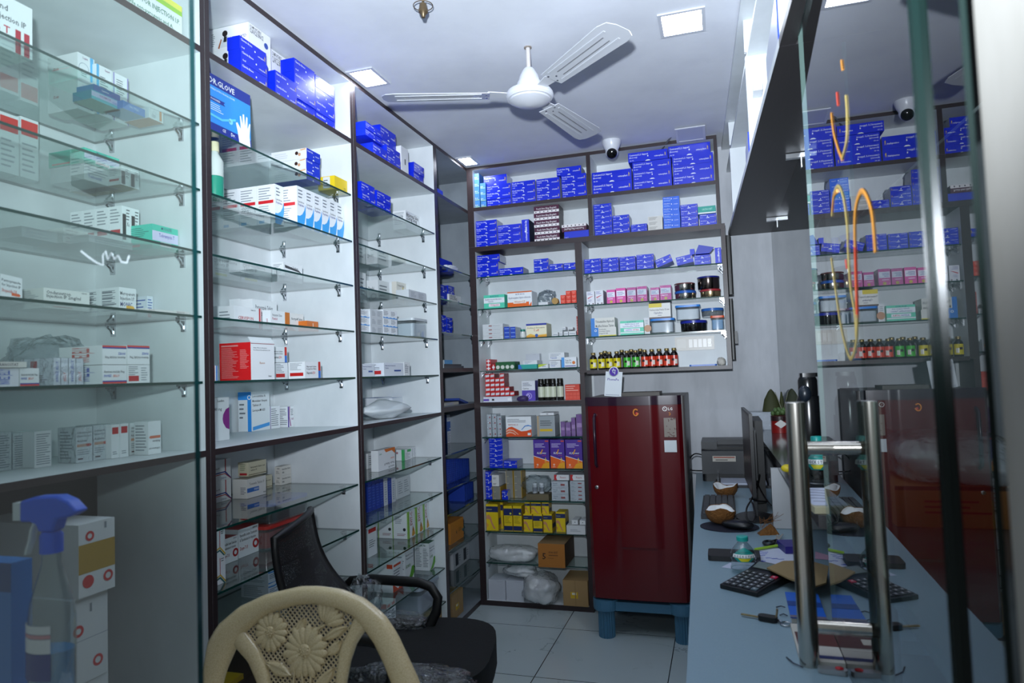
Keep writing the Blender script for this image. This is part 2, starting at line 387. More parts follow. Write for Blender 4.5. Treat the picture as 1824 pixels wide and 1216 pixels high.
bay('narrow shaded shelf cabinet in the corner beside the back shelves', 3.339, 4.0, [(2.328, S1), (1.372, 1.395), (1.158, 1.185)], Z4, .0208, .018, WHT=wallmat('shaded_laminate', '#7d858d', '#8f979e', (1, 1, .6), .5))  # shade of the deep corner put into a greyer laminate colour
# ================================================================ CARTON KINDS
W_, K_, BL, NV, RD = '#e9edf0', '#2b3138', '#0c28cc', '#1d2c78', '#c81e26'
def kind(n, base, art=(), faces=None, **kw): KIND[n] = dict(base=base, art=list(art), faces=faces or {}, **kw)
YL = '#d8b92c'
for n, ttl, sub, b in (('support', 'Contoured L.S. Support', '(Economy)', BL), ('pouch_sling', 'Pouch Arm Sling', '(Tropical)', BL), ('clavicle', 'Clavicle Brace', '', BL), ('wrist', 'Wrist Brace', '', '#0f30d0')):
    art = [('t', 'F', ttl, .03, .66, .17, W_, .48), ('t', 'F', 'No: 920', .04, .12, .11, W_, .1), ('r', 'F', .49, .44, .515, .58, W_),
           ('t', 'F', 'osteoplast', .66, .34, .16, W_, .24), ('m', 'F', .935, .5, .2, YL), ('p', 'F', [(.43, .0), (.47, .11), (.53, .11), (.57, .0)], W_)]
    if sub: art.insert(1, ('t', 'F', sub, .03, .42, .14, W_, .2))
    kind(n, b, art, {'R': '#b9bfce'} if n in ('support', 'pouch_sling', 'wrist') else {}, name='support_box', cat='box', rough=.3)
kind('clav2', '#0e2acc', [('t', 'F', 'Clavicle Brace', .04, .7, .16, W_, .5), ('t', 'F', 'Small', .06, .15, .12, W_, .2), ('e', 'F', .56, .5, .07, W_), ('t', 'F', 'osteoplast', .66, .25, .13, W_, .24), ('m', 'F', .93, .42, .2, YL)], name='support_box', cat='box', rough=.28)
kind('small_blue', '#1130c8', [('t', 'F', 'Ankle Binder', .05, .76, .14, W_, .5), ('t', 'F', 'No: 4', .05, .35, .12, W_, .14), ('r', 'F', .45, .55, .5, .7, W_), ('t', 'F', 'osteoplast', .62, .45, .13, W_, .26), ('m', 'F', .93, .6, .2, YL), ('p', 'F', [(.38, .3), (.46, .44), (.54, .44), (.62, .3)], W_)], {'R': '#aab2c4'}, name='support_box', cat='box', rough=.32)
kind('light_blue', '#1f62dc', [('t', 'F', 'Wrist Brace', .05, .66, .17, W_, .45), ('r', 'F', .5, .5, .55, .7, W_), ('t', 'F', 'osteoplast', .64, .5, .16, W_, .26), ('n', 'F', .06, .1, .5, .5, 2, '#8fb6f2')], name='support_box', cat='box', rough=.3)
kind('plain_blue', '#1631c4', [('t', 'F', 'No: 5', .05, .1, .12, W_, .2)], name='support_box', cat='box')
kind('sky_end', '#4a86c8', [('r', 'F', .05, .1, .95, .22, '#9fc08e'), ('t', 'F', 'B-4', .1, .3, .2, W_)], name='support_box', cat='box', rough=.3)
kind('maroon', '#4a0f34', [('r', 'F', 0, 0, 1, .36, '#e4dfe0'), ('t', 'F', 'Pouch Arm Sling (Regular)', .1, .52, .26, '#e4dfe0', .8)] + [('r', 'F', .06+.16*k, .1, .1+.16*k, .26, K_) for k in range(6)], {'R': '#3a3036'}, name='support_box', cat='box')
kind('maroon_i', '#4a0f34', [('r', 'F', 0, .62, 1, 1, '#e4dfe0'), ('i', 'F', 'Pouch Arm Sling (Regular)', .9, .46, .26, '#e4dfe0', .8)] + [('r', 'F', .06+.16*k, .72, .1+.16*k, .9, K_) for k in range(6)], name='support_box', cat='box')
kind('teal_small', '#1f9d8f', [('r', 'F', 0, 0, 1, .18, W_), ('t', 'F', 'ORTHOSET', .22, .45, .26, '#a8e6d8', .6)], name='support_box', cat='box')
kind('cream', '#cfcdc8', [('n', 'F', .08, .2, .7, .85, 3, '#7b7a78')])
# medicine cartons
def med(n, title, sub='', brand='', bc=NV, base=W_, extra=(), side=None, ts=.13, tc='#4a5057', **kw):
    art = [('t', 'F', title, .06, .72, ts, tc, .86)]
    if sub: art.append(('t', 'F', sub, .06, .54, ts, tc, .86))
    if brand: art.append(('t', 'F', brand, .06, .3, ts*1.25, bc, .7))
    art += list(extra) + [('n', 'L', .1, .25, .9, .92, 9, '#8b939b')] + list(side or [])
    kind(n, base, art, kw.pop('faces', None), **kw)
med('pip', 'Piperacillin and', 'Tazobactam Injection IP', 'Piptaz-line T', '#c2263e', extra=[('r', 'F', .78, 0, .85, .45, '#b8213a'), ('r', 'F', .89, 0, .96, .45, '#b8213a')], ts=.11)
kind('water', W_, [('r', 'F', 0, .74, 1, .86, '#9ccf2a'), ('r', 'F', 0, .86, 1, 1, '#f0e94e'), ('t', 'F', 'WATER FOR INJECTION I.P.', .04, .5, .12, '#2f7d5b', .92), ('t', 'F', 'Sterile non-pyrogenic and A.', .04, .3, .09, '#2f7d5b', .8)])
kind('lup', W_, [('r', 'F', .74, .12, .93, 1, '#4fb4e8'), ('t', 'F', 'Lupin', .3, .84, .09, '#7a2f6a', .3), ('o', 'F', .36, .5, .2, '#9aa6b5', .9), ('n', 'F', .2, .2, .6, .42, 3, '#8b939b'), ('t', 'L', 'Zolit', .2, .5, .09, '#b8213a', .3)])
kind('lup2', W_, [('r', 'F', 0, .0, .16, 1, '#4fb4e8'), ('n', 'F', .22, .1, .8, .6, 5, '#6f7780'), ('t', 'F', 'Lupin', .55, .84, .09, '#7a2f6a', .3)])
kind('lup3', W_, [('r', 'F', 0, 0, .07, 1, '#8d7fc4'), ('r', 'F', .93, 0, 1, 1, '#8d7fc4'), ('n', 'F', .2, .15, .8, .8, 7, '#6f7780')])
kind('lanitre', '#2b4ea8', [('t', 'F', 'Lantox', .3, .4, .3, W_, .5)], {'L': '#2c7fc0', 'D': '#7fb6c8'})
kind('oxymox', '#57b9c8', [('r', 'F', 0, .35, 1, .9, '#c9c3e8'), ('t', 'F', 'OXYMOX', .25, .55, .24, '#9a2f82', .5), ('t', 'F', 'CLAV', .7, .4, .2, '#3b55b8', .25)], {'L': '#2b8fb0', 'D': '#b9d8d2'})
kind('blue_flat', '#2f7fd0', [('t', 'F', 'NUTEX', .3, .4, .3, '#bcd8f5', .5)], {'D': '#8fb6d8'})
kind('lup_or', W_, [('r', 'F', .72, .1, .88, 1, '#e0904a'), ('o', 'F', .36, .55, .2, '#9aa6b5', .9), ('n', 'F', .2, .15, .6, .45, 3, '#8b939b')], {'D': '#d99c70'})
kind('redtop', W_, [('r', 'F', .04, .7, .96, .95, '#e0342e'), ('n', 'F', .08, .08, .9, .6, 6, '#9aa3ab')])
kind('teal', '#3fc7ae', [('r', 'F', 0, .34, 1, .74, '#d5d2ee'), ('t', 'F', 'MUCOLITE', .34, .83, .11, '#1f3f6b', .4), ('t', 'F', 'Tobramycin T', .25, .52, .15, '#5b4fae', .6), ('r', 'F', .3, .14, .72, .32, '#f2eef2'), ('t', 'F', 'DECLOTAL-DB', .33, .18, .1, '#c02a3a', .36), ('n', 'L', .06, .5, .9, .9, 5, '#1c7f78'), ('r', 'L', .1, .1, .6, .2, '#d86a5a')], {'L': '#43cdb5', 'D': '#8fd8cc'})
med('upright', '', '', '', extra=[('n', 'F', .1, .45, .9, .95, 5, '#8b939b'), ('r', 'F', .12, .22, .88, .34, '#b8262e')]); KIND['upright']['art'] = KIND['upright']['art'][1:]
kind('upright_k', W_, [('r', 'F', .08, .05, .48, .78, '#1a1c20'), ('n', 'F', .5, .6, .95, .95, 4, '#4a5057'), ('t', 'F', 'Xe', .56, .45, .12, K_, .3), ('n', 'L', .1, .5, .9, .95, 5, '#8b939b'), ('r', 'L', .12, .22, .88, .34, '#b8262e')], {'D': '#b9a888'})
kind('amarich', '#e3e2e0', [('t', 'F', 'Americh-Gold', .1, .25, .45, '#5a2038', .8), ('t', 'L', 'Americh-Gold', .1, .25, .45, '#5a2038', .8)])
med('ondan', 'Ondansetron', 'Injection IP 2mg/ml', extra=[('t', 'F', 'NEON', .82, .88, .07, K_, .12), ('n', 'F', .2, .04, .7, .18, 1, '#c24a3a')], ts=.17, base='#e4e7e4')
med('panto', 'Pantoprazole', 'for Injection IP', 'Stopacida I.V.', '#c2463e', extra=[('p', 'F', [(.5, .2), (.85, .2), (.92, .26), (.85, .32), (.5, .32)], '#e2622e')], ts=.11)
med('meron', 'Meropenem', 'Injection I.P.', 'MONIC', NV, extra=[('p', 'F', [(.4, .18), (.8, .18), (.9, .26), (.8, .34), (.4, .34)], '#e8b23a')], side=[('n', 'L', .1, .1, .9, .9, 7, '#7a828c')], ts=.13)
kind('blue_small', '#dfe6f0', [('n', 'F', .1, .3, .9, .9, 5, '#3f62b0'), ('r', 'F', .1, .05, .7, .25, '#c0323a'), ('n', 'L', .1, .3, .9, .9, 4, '#3f62b0')])
kind('alen', W_, [('r', 'F', 0, .0, 1, .09, '#d4433a'), ('r', 'F', 0, .09, 1, .16, '#2f3f9a'), ('t', 'F', 'Alendronic Acid Jelly 70mg', .05, .58, .12, K_, .85), ('t', 'F', 'INVIEZ', .06, .36, .12, '#2f4fb0', .3), ('t', 'F', 'JELLY', .42, .36, .12, '#d4533a', .28), ('v', 'L', 'INVIEZ JELLY', .7, .15, .4, '#2f4fb0')])
kind('alen_i', W_, [('r', 'F', 0, .91, 1, 1, '#d4433a'), ('r', 'F', 0, .84, 1, .91, '#2f3f9a'), ('i', 'F', 'Alendronic Acid Jelly 70mg', .95, .42, .12, K_, .85), ('i', 'F', 'INVIEZ', .94, .64, .12, '#2f4fb0', .3), ('v', 'L', 'INVIEZ JELLY', .7, .15, .4, '#c8453a')])
kind('alen_b', W_, [('n', 'F', .05, .3, .5, .95, 6, '#7b838b'), ('r', 'F', .05, .1, .5, .4, '#c02a30'), ('n', 'F', .6, .1, .9, .9, 6, '#9aa3ab'), ('v', 'L', 'INVIEZ JELLY', .7, .15, .4, '#2f4fb0')])
kind('alen_side', '#e3e6ee', [('v', 'F', 'INVIEZ JELLY', .68, .12, .36, '#3f62c0', .8), ('r', 'L', .3, .5, .5, .9, '#b8323a'), ('n', 'L', .1, .1, .9, .4, 4, '#8b7f96')])
kind('alen_side2', '#e3e6ee', [('v', 'F', 'JELLY', .68, .12, .36, '#d8533a', .8)])
kind('tranostat', '#dcdbd6', [('t', 'F', 'TRANOSTAT', .3, .25, .5, '#3a2f4a', .5)])
kind('acz', W_, [('t', 'F', 'Ceftriaxone and', .06, .82, .06, '#5a626a', .86), ('t', 'F', 'Sulbactam for Injection IP', .06, .72, .06, '#5a626a', .86), ('t', 'F', 'Acizone', .06, .58, .07, '#3a2f3a', .6), ('p', 'F', [(.05, .44), (.85, .44), (.95, .48), (.85, .52), (.05, .52)], '#e0a98c'), ('p', 'F', [(.6, .44), (.85, .44), (.95, .48), (.85, .52), (.6, .52)], '#d2463a'), ('n', 'F', .06, .2, .8, .38, 3, '#9aa3ab'), ('r', 'F', .1, .08, .4, .12, '#5a3038'), ('n', 'L', .1, .1, .9, .92, 9, '#8b939b')])
kind('acz_i', W_, [('i', 'F', 'Ceftriaxone and', .92, .2, .06, '#5a626a', .86), ('i', 'F', 'Acizone', .92, .42, .07, '#3a2f3a', .6), ('p', 'F', [(.05, .52), (.15, .48), (.95, .48), (.95, .56), (.15, .56)], '#d97a5c'), ('n', 'L', .1, .1, .9, .92, 9, '#8b939b')])
kind('acz_r', W_, [('r', 'F', .12, .72, .88, .92, '#c02a2e'), ('n', 'F', .15, .1, .8, .22, 2, '#7b838b')])
kind('acz_l', W_, [('n', 'F', .1, .06, .95, .94, 14, '#8b939b')])
# glove-box bay
kind('brace_w', '#e6e8ea', [('t', 'F', 'CLAVICLE BRACE', .06, .6, .2, '#3a4048', .6), ('t', 'F', 'COMFORTABLE', .06, .82, .12, '#3a4048', .5), ('e', 'F', .78, .45, .14, '#2f4fa0'), ('i', 'L', 'CLAVICLE', .95, .5, .12, '#4b3f96', .35), ('n', 'L', .08, .2, .18, .8, 7, '#7b838b'), ('e', 'L', .42, .7, .14, '#231a1a'), ('p', 'L', [(.3, .1), (.36, .55), (.5, .55), (.58, .1)], '#cfd6dc'), ('p', 'L', [(.24, .1), (.32, .5), (.34, .45), (.28, .06)], '#a8674a'), ('p', 'L', [(.52, .45), (.56, .5), (.64, .15), (.6, .06)], '#a8674a'), ('p', 'L', [(.38, .32), (.4, .56), (.47, .56), (.46, .32)], '#23262c')], name='brace_box', cat='box')
kind('glove', '#1a3fa8', [('r', 'F', 0, .14, 1, .8, '#2f8fe4'), ('r', 'F', 0, .8, 1, 1, '#1b2f8c'), ('t', 'F', 'DR.GLOVE', .02, .84, .095, W_, .9), ('t', 'F', 'STERILE LATEX SURGICAL GLOVES', .04, .73, .028, '#d8ecfa', .62), ('p', 'F', [(0, .6), (.38, .6), (.34, .565), (.38, .53), (0, .53)], '#1b2f8c'), ('t', 'F', 'POWDERED', .05, .55, .03, W_, .27), ('n', 'F', .04, .36, .36, .5, 4, '#cfe6f8'),
     ('p', 'F', [(0, .26), (.3, .24), (.62, .36), (.62, .4), (.3, .28), (0, .3)], '#5fc3e0'), ('e', 'F', .5, .31, .055, '#7fd0d8'), ('t', 'F', '50', .455, .29, .04, '#1b2f8c', .1), ('r', 'F', 0, 0, 1, .14, '#1b2f8c'), ('p', 'F', [(.7, .0), (.66, .2), (.62, .34), (.66, .36), (.74, .27), (.72, .5), (.75, .51), (.79, .36), (.79, .56), (.83, .57), (.85, .36), (.88, .55), (.915, .54), (.91, .33), (.96, .45), (.985, .44), (.96, .2), (.98, .0)], '#e8eef2'), ('t', 'F', 'CE', .3, .06, .05, W_, .1), ('t', 'F', 'Dr.', .5, .05, .06, W_, .12)], name='glove_box', cat='box', rough=.3)
kind('face_blue', '#1c38c8', [('t', 'F', 'Cervical Collar', .05, .7, .16, W_, .4), ('e', 'F', .5, .42, .06, W_), ('t', 'F', 'osteoplast', .62, .5, .14, W_, .28), ('p', 'F', [(.4, .0), (.48, .16), (.56, .0)], W_), ('e', 'L', .72, .6, .18, '#3a2620'), ('e', 'L', .8, .45, .16, '#c99a78'), ('p', 'L', [(.8, .9), (.98, .98), (.98, .86), (.85, .8)], '#d9a878'), ('n', 'L', .1, .2, .5, .8, 3, '#c9cfd6')], {'L': '#e2e5e8'}, name='support_box', cat='box', rough=.3)
kind('yellow', '#e3c51c', [('n', 'F', .7, .15, .95, .4, 2, '#8a7a1a'), ('r', 'L', .3, .1, .72, .95, '#d9dcd6'), ('n', 'L', .34, .2, .68, .8, 3, '#6a6a66')])
kind('swoosh', W_, [('n', 'F', .15, .7, .7, .95, 3, '#6f7780'), ('t', 'F', 'Lactulose', .12, .6, .05, '#4a5057', .7), ('t', 'F', 'Duphalac', .12, .52, .055, '#2a3080', .7), ('p', 'F', [(0, .26), (.3, .27), (.6, .33), (.85, .45), (1, .6), (1, .35), (.85, .12), (.6, 0), (0, 0)], '#3fa2e6'), ('r', 'L', .08, .52, .92, .6, '#d22830'), ('n', 'L', .1, .62, .85, .94, 5, '#8b939b'), ('n', 'L', .1, .2, .8, .48, 5, '#9aa3ab'), ('r', 'L', .1, .03, .4, .1, '#5aa8d8')])
med('hydro', 'Hydrocortisone', 'Tablets IP', '', extra=[('r', 'F', .1, .12, .5, .22, '#d8d86a'), ('n', 'F', .1, .25, .6, .45, 2, '#9aa3ab')], ts=.16)
med('slit', 'Zoldonat Tablets', '', 'ZOLDONAT', K_, extra=[('p', 'F', [(.05, .86), (.8, .7), (.95, .55), (.8, .6), (.1, .7)], '#3a3d40')], ts=.12)
kind('cervi', W_, [('t', 'F', 'CERVISPON', .14, .38, .15, '#b0282e', .74), ('t', 'F', 'SOFT LINE', .4, .18, .07, K_, .2), ('t', 'F', 'HEMOSTAT', .6, .84, .05, K_, .28), ('r', 'F', .9, .0, .95, 1, '#c4262e'), ('r', 'F', .97, .0, .985, 1, '#c4262e'), ('n', 'L', .1, .2, .9, .8, 4, '#8b939b')], {'D': '#b85a70'})
kind('pan_d', W_, [('t', 'F', 'Pantoprazole Tablets', .12, .7, .13, '#5a626a', .7), ('t', 'F', 'Pantid', .12, .5, .14, '#b03a5a', .35), ('p', 'F', [(.1, .12), (.7, .08), (.7, .04), (.1, .07)], '#b02a5a'), ('t', 'F', 'Intas', .72, .08, .14, K_, .22), ('v', 'L', 'Pantid', .65, .2, .2, '#b03a5a', .5)])
kind('orange_l', '#e3e5e4', [('p', 'F', [(0, 1), (.25, 1), (.25, .3), (.55, .0), (0, 0)], '#c8701c'), ('t', 'F', 'Nortrip-M Tablets', .34, .62, .14, '#5a626a', .6)])
kind('orange', '#cc6a18', [('r', 'F', .5, .1, .55, .8, '#e8d8c8')])
kind('red_big', W_, [('t', 'F', 'Vitamins, Minerals, Antioxidants,', .1, .84, .03, K_, .8), ('t', 'F', 'Trace Elements & Essential Amino Acids', .1, .78, .03, K_, .85), ('t', 'F', 'Revon', .36, .42, .06, '#b07a5a', .4), ('t', 'F', 'Intas', .72, .07, .05, K_, .2), ('r', 'F', 0, .96, 1, .975, '#8a2a30'), ('r', 'L', .06, .9, .6, .94, '#d88a88'), ('n', 'L', .06, .05, .62, .88, 24, '#d98a88'), ('n', 'L', .66, .3, .95, .82, 14, '#d98a88')], {'L': '#cf1a1e'})
kind('napra', W_, [('t', 'F', 'Naproxen Sodium', .1, .66, .1, K_, .6), ('t', 'F', 'Domperidone Tablets', .1, .52, .1, K_, .6), ('t', 'F', 'Naprado', .1, .26, .14, '#2a2a2e', .35), ('t', 'F', '250', .45, .26, .14, '#c4342e', .2), ('r', 'F', .82, .45, .96, 1, '#c8322a'), ('r', 'F', .82, 0, .96, .45, '#2f6fc8'), ('n', 'L', .1, .5, .9, .95, 7, '#7b838b'), ('r', 'L', .1, .15, .9, .35, '#c4201e')])
kind('napra_s', W_, [('n', 'F', .1, .4, .7, .95, 6, '#7b838b'), ('r', 'F', .06, .12, .75, .34, '#c4201e'), ('r', 'L', .1, 0, .3, 1, '#b8202a'), ('n', 'L', .4, .1, .9, .9, 7, '#7b838b')])
kind('stripe_rb', W_, [('r', 'F', .55, 0, .65, 1, '#c4262e'), ('r', 'F', .8, 0, .95, 1, '#3f7fd0')])
kind('purple_c', W_, [('p', 'F', [(1, .76), (.9, .72), (.82, .6), (.8, .5), (.82, .4), (.9, .28), (1, .24)], '#8a2a86'), ('t', 'F', 'Esomeprazole 40 mg', .06, .7, .07, '#5a626a', .72), ('t', 'F', 'for Sodium', .06, .6, .07, '#5a626a', .6), ('t', 'F', 'PEPCIA', .06, .48, .06, '#5a626a', .4), ('t', 'F', 'Lexdive', .66, .9, .05, K_, .28)])
kind('abbott', '#dfe6ea', [('t', 'F', 'Levocetirizine &', .06, .86, .055, K_, .8), ('t', 'F', 'Montelukast Obsquris', .06, .74, .055, K_, .8), ('t', 'F', 'Tablets I.P.', .06, .63, .055, K_, .6), ('t', 'F', 'Lecope-M 625', .06, .5, .06, '#1a1c20', .75), ('p', 'F', [(.06, .02), (.98, .1), (.98, .19), (.06, .11)], '#3f9ae0'), ('r', 'L', .0, 0, .0, 0, W_), ('r', 'L', .72, 0, 1, 1, '#2f8fe0'), ('r', 'L', 0, .8, 1, 1, '#2f8fe0'), ('o', 'L', .86, .86, .06, W_, .6), ('n', 'L', .1, .3, .55, .74, 4, '#6a727a')])
kind('purple_s', W_, [('p', 'F', [(.05, 1), (.22, 1), (.12, .5), (.4, .05), (.22, .05), (0, .45)], '#9a2a8a'), ('n', 'F', .35, .55, .9, .9, 4, '#5a626a'), ('t', 'F', 'Trifol SR', .4, .35, .1, '#8a2a70', .5), ('n', 'L', .1, .1, .9, .92, 9, '#7b838b'), ('r', 'L', .93, 0, 1, 1, '#5a3f9a')])
kind('purple_side', W_, [('n', 'F', .1, .1, .9, .92, 9, '#7b838b'), ('r', 'F', 0, 0, .05, 1, '#5a3f9a')])
kind('redblue', W_, [('r', 'F', .70, .38, .75, 1, '#b83038'), ('p', 'F', [(0, .32), (.68, .36), (1, .0), (1, .07), (.72, .42), (0, .38)], '#2f3a8a'), ('p', 'F', [(0, .24), (.68, .28), (1, -.0), (1, .03), (.7, .32), (0, .29)], '#b83038'), ('t', 'F', 'XZ', .08, .1, .09, '#b83038', .2), ('t', 'F', 'ZYDUS', .48, .06, .08, NV, .3), ('t', 'F', 'Infusion I.P.', .05, .55, .08, K_, .5)])
kind('torse', '#e2e1dc', [('t', 'F', 'Torsemide Tablets I.P.', .12, .66, .13, '#8a8a86', .8), ('r', 'F', 0, .3, .62, .52, '#2f6fc0'), ('t', 'F', 'DYNAPAR', .36, .36, .11, W_, .24), ('t', 'F', 'TROIKAA', .84, .1, .08, K_, .14), ('n', 'L', .55, .2, .95, .6, 5, '#6a6a7a')], {'T': '#b9b6a8'})
kind('cream_m', '#cfc9ae', [('t', 'F', 'Rabeprazole Gastro-resis', .12, .56, .13, '#3a3a30', .8), ('t', 'F', 'tablets I.P.', .12, .36, .12, '#3a3a30', .5), ('r', 'F', 0, .08, 1, .12, '#5a4a30'), ('r', 'L', .15, .08, .85, .24, '#b8343a'), ('n', 'L', .2, .4, .8, .9, 4, '#7a8a6a')])
kind('small_w', '#dedbd4', [('t', 'F', 'Etizola Beta Tablets', .1, .6, .15, K_, .8), ('t', 'F', 'Etib', .1, .25, .16, K_, .3), ('t', 'L', 'Etib', .4, .7, .14, K_, .4), ('n', 'L', .2, .2, .8, .55, 3, '#7b7b7b')])
kind('narrow_y', W_, [('r', 'F', .35, .3, .42, .95, '#b83038'), ('p', 'F', [(0, .24), (.4, .3), (1, .0), (1, .08), (.42, .36), (0, .3)], '#d0a830'), ('p', 'F', [(0, .16), (.36, .2), (.8, 0), (.95, 0), (.4, .27), (0, .22)], '#2f6a6a'), ('n', 'F', .5, .8, .9, .95, 2, K_)])
kind('ring', W_, [('t', 'F', 'Piperacillin Sodium Tazobactum', .06, .72, .1, K_, .86), ('t', 'F', '& Tazobactam for Injection', .06, .56, .1, K_, .8), ('t', 'F', 'Zosyn-T I.P.', .06, .26, .11, '#b8343a', .4), ('o', 'F', .84, .34, .17, '#b8262a', .5), ('t', 'F', 'ZYDUS', .7, .9, .06, K_, .22)], {'T': '#8a1e1c'})
kind('bluewave', '#d5dce6', [('p', 'F', [(0, .86), (.5, .8), (1, .95), (1, .82), (.5, .7), (0, .76)], '#3f8ad0'), ('p', 'F', [(0, .1), (.5, .04), (1, .18), (1, .05), (.5, 0), (0, 0)], '#3f8ad0'), ('n', 'F', .1, .3, .8, .65, 3, '#5a6a8a'), ('n', 'L', .1, .1, .9, .9, 8, '#7b838b')])
# third bay
med('metho', 'Methotrexate Tablets', '2.5mg 5mg', '', extra=[], ts=.2, tc='#3a3f46')
KIND['metho']['art'] += [('t', 'L', 'Naproxen OD', .1, .62, .12, K_, .7)]
kind('white_m', '#e3e6e8', [('n', 'F', .12, .2, .8, .85, 5, '#6f7780'), ('t', 'L', 'Zerodol', .15, .6, .14, K_, .5), ('o', 'L', .6, .35, .12, '#4a5a6a', .8)])
kind('cream_y', '#e0dcd2', [('t', 'F', 'Ursodeoxy Tablets', .1, .6, .18, '#4a3a30', .7), ('r', 'F', .62, .3, .7, .6, '#c8b020')])
kind('wave_b', '#e6eaee', [('n', 'F', .1, .35, .75, .9, 5, '#6f7780'), ('p', 'F', [(0, .18), (.3, .08), (.55, .2), (.8, .08), (1, .16), (1, 0), (0, 0)], '#4f9ade')])
kind('mont', '#dde3ec', [('t', 'F', 'Budesonide & Formoterol', .06, .74, .11, NV, .7), ('t', 'F', 'Fumarate', .06, .56, .1, NV, .4), ('r', 'F', .5, .34, .85, .46, '#2f4f9a'), ('r', 'L', .05, .15, .85, .42, '#c02a2e'), ('n', 'L', .1, .5, .8, .92, 4, '#6f7780')])
kind('blue_ln', '#dfe3ea', [('r', 'F', .05, .3, .7, .36, '#2f5fc0'), ('r', 'F', .05, .22, .8, .26, '#c04a4a'), ('t', 'F', 'Cardivas', .05, .6, .12, NV, .6), ('p', 'F', [(.9, 0), (1, .3), (1, 0)], '#c04a4a')], {'T': '#3f6fc0'})
kind('lucio', W_, [('i', 'F', 'Luciox 200', .94, .14, .1, '#4a4f56', .5), ('i', 'F', 'Placebo Tablets IP', .94, .32, .1, '#4a4f56', .8), ('i', 'F', 'Luciox', .94, .54, .1, '#d8742a', .35), ('p', 'F', [(.35, 1), (.45, .84), (.8, .88), (1, .68), (1, 1)], '#d8742a'), ('t', 'F', 'Lupin', .06, .78, .08, '#2f8f6a', .2)])
kind('green_s', W_, [('r', 'F', .0, 0, .1, 1, '#3fae62'), ('r', 'F', .45, .72, 1, .95, '#3fae62'), ('n', 'F', .2, .1, .85, .68, 7, '#9aa3ab'), ('r', 'L', .85, 0, 1, 1, '#3fae62'), ('o', 'L', .6, .7, .1, '#9a4a5a', .2), ('t', 'L', 'Ultima', .1, .5, .12, K_, .5)])
kind('purple_v', W_, [('r', 'F', 0, .2, .05, 1, '#7a5fae'), ('n', 'F', .2, .1, .8, .9, 8, '#9aa3ab')])
kind('strip_b', '#1c3a9a', [('n', 'F', .1, .1, .9, .9, 9, '#3f62c0')], name='medicine_strip_box', cat='box')
kind('strip_g', '#c9ced6', [('n', 'F', .2, .1, .8, .9, 9, '#8f9ab0')], name='medicine_strip_box', cat='box')
kind('grid_w', '#c9ced2', [('n', 'F', .12, .2, .45, .85, 6, '#8a929a'), ('n', 'F', .55, .2, .9, .85, 6, '#8a929a')])
kind('evit', W_, [('r', 'F', 0, 0, .2, 1, '#7fb82a'), ('v', 'F', 'EVIT-C', .6, .45, .3, '#a83232', .45), ('p', 'F', [(.5, .05), (.6, .3), (.7, .38), (.8, .3), (.95, .08), (.7, .02)], '#d0962a'), ('p', 'F', [(.6, .22), (.66, .46), (.72, .22)], '#6a3a20'), ('t', 'L', 'EVIT-C', .12, .9, .05, '#8a2a2a', .7), ('n', 'L', .12, .55, .6, .84, 6, '#7b838b'), ('e', 'L', .75, .34, .06, '#2a2f33'), ('n', 'L', .25, .1, .9, .2, 2, '#8a3a42'), ('r', 'L', .95, 0, 1, 1, '#7fb82a')])
kind('redhead', W_, [('r', 'F', .05, .82, .9, .96, '#c02a2e'), ('n', 'F', .1, .3, .8, .6, 4, '#7b838b')])
kind('econ', W_, [('t', 'F', 'Mefenamic Acid and', .1, .78, .06, '#5a626a', .8), ('t', 'F', 'Tranexamic Acid', .1, .68, .06, '#5a626a', .8), ('t', 'F', 'ECONUR', .1, .44, .09, '#4a8a3a', .5), ('p', 'F', [(0, .0), (.3, .08), (.55, .22), (.75, .42), (1, .42), (1, .2), (.6, .02)], '#5fa82a'), ('t', 'L', 'ECONURI', .15, .88, .07, '#2f5f3a', .6), ('n', 'L', .08, .12, .5, .82, 12, '#7b838b'), ('n', 'L', .58, .12, .95, .82, 12, '#7b838b')], {'T': '#2f5f42'})
kind('arrow_o', W_, [('p', 'F', [(.0, .3), (.5, .05), (1, .3), (1, .0), (0, 0)], '#cf4a2a'), ('r', 'F', .1, .88, .8, .96, '#cf4a2a'), ('n', 'F', .1, .4, .8, .8, 4, '#7b838b'), ('r', 'L', .7, .85, 1, 1, '#cf4a2a')])
kind('folder', '#27408a', [('n', 'F', .1, .2, .9, .8, 3, '#6a86c0')], name='book', cat='book')
kind('hospi', '#d9dde8', [('r', 'F', 0, .42, 1, .76, '#2f62b8'), ('r', 'F', .68, .48, .98, .52, '#dfe6f2'), ('t', 'F', 'Vernier XT Gyrazone', .2, .82, .055, '#3a4a7a', .7), ('n', 'F', .08, .05, .9, .36, 7, '#8a92a8')], {'L': '#24427e'})
kind('orange4', '#b9762a', [('t', 'F', '4', .4, .34, .2, '#3a2412', .3), ('n', 'F', .6, .4, .9, .6, 3, '#5a3a1a')], name='cardboard_box', cat='box')
kind('brown', '#a8875a', [('r', 'F', .3, .3, .6, .55, '#d8b02a'), ('r', 'F', .36, .44, .54, .52, '#e6e2d2'), ('r', 'F', .48, 0, .52, 1, '#9c7c50')], name='cardboard_box', cat='box', rough=.7)
kind('brown_p', '#9a7c52', [], name='cardboard_box', cat='box', rough=.7)
kind('pic_w', '#cfd2d8', [('r', 'F', .25, .15, .6, .85, '#3a3f4a'), ('n', 'F', .68, .3, .95, .7, 3, '#6f7780')])
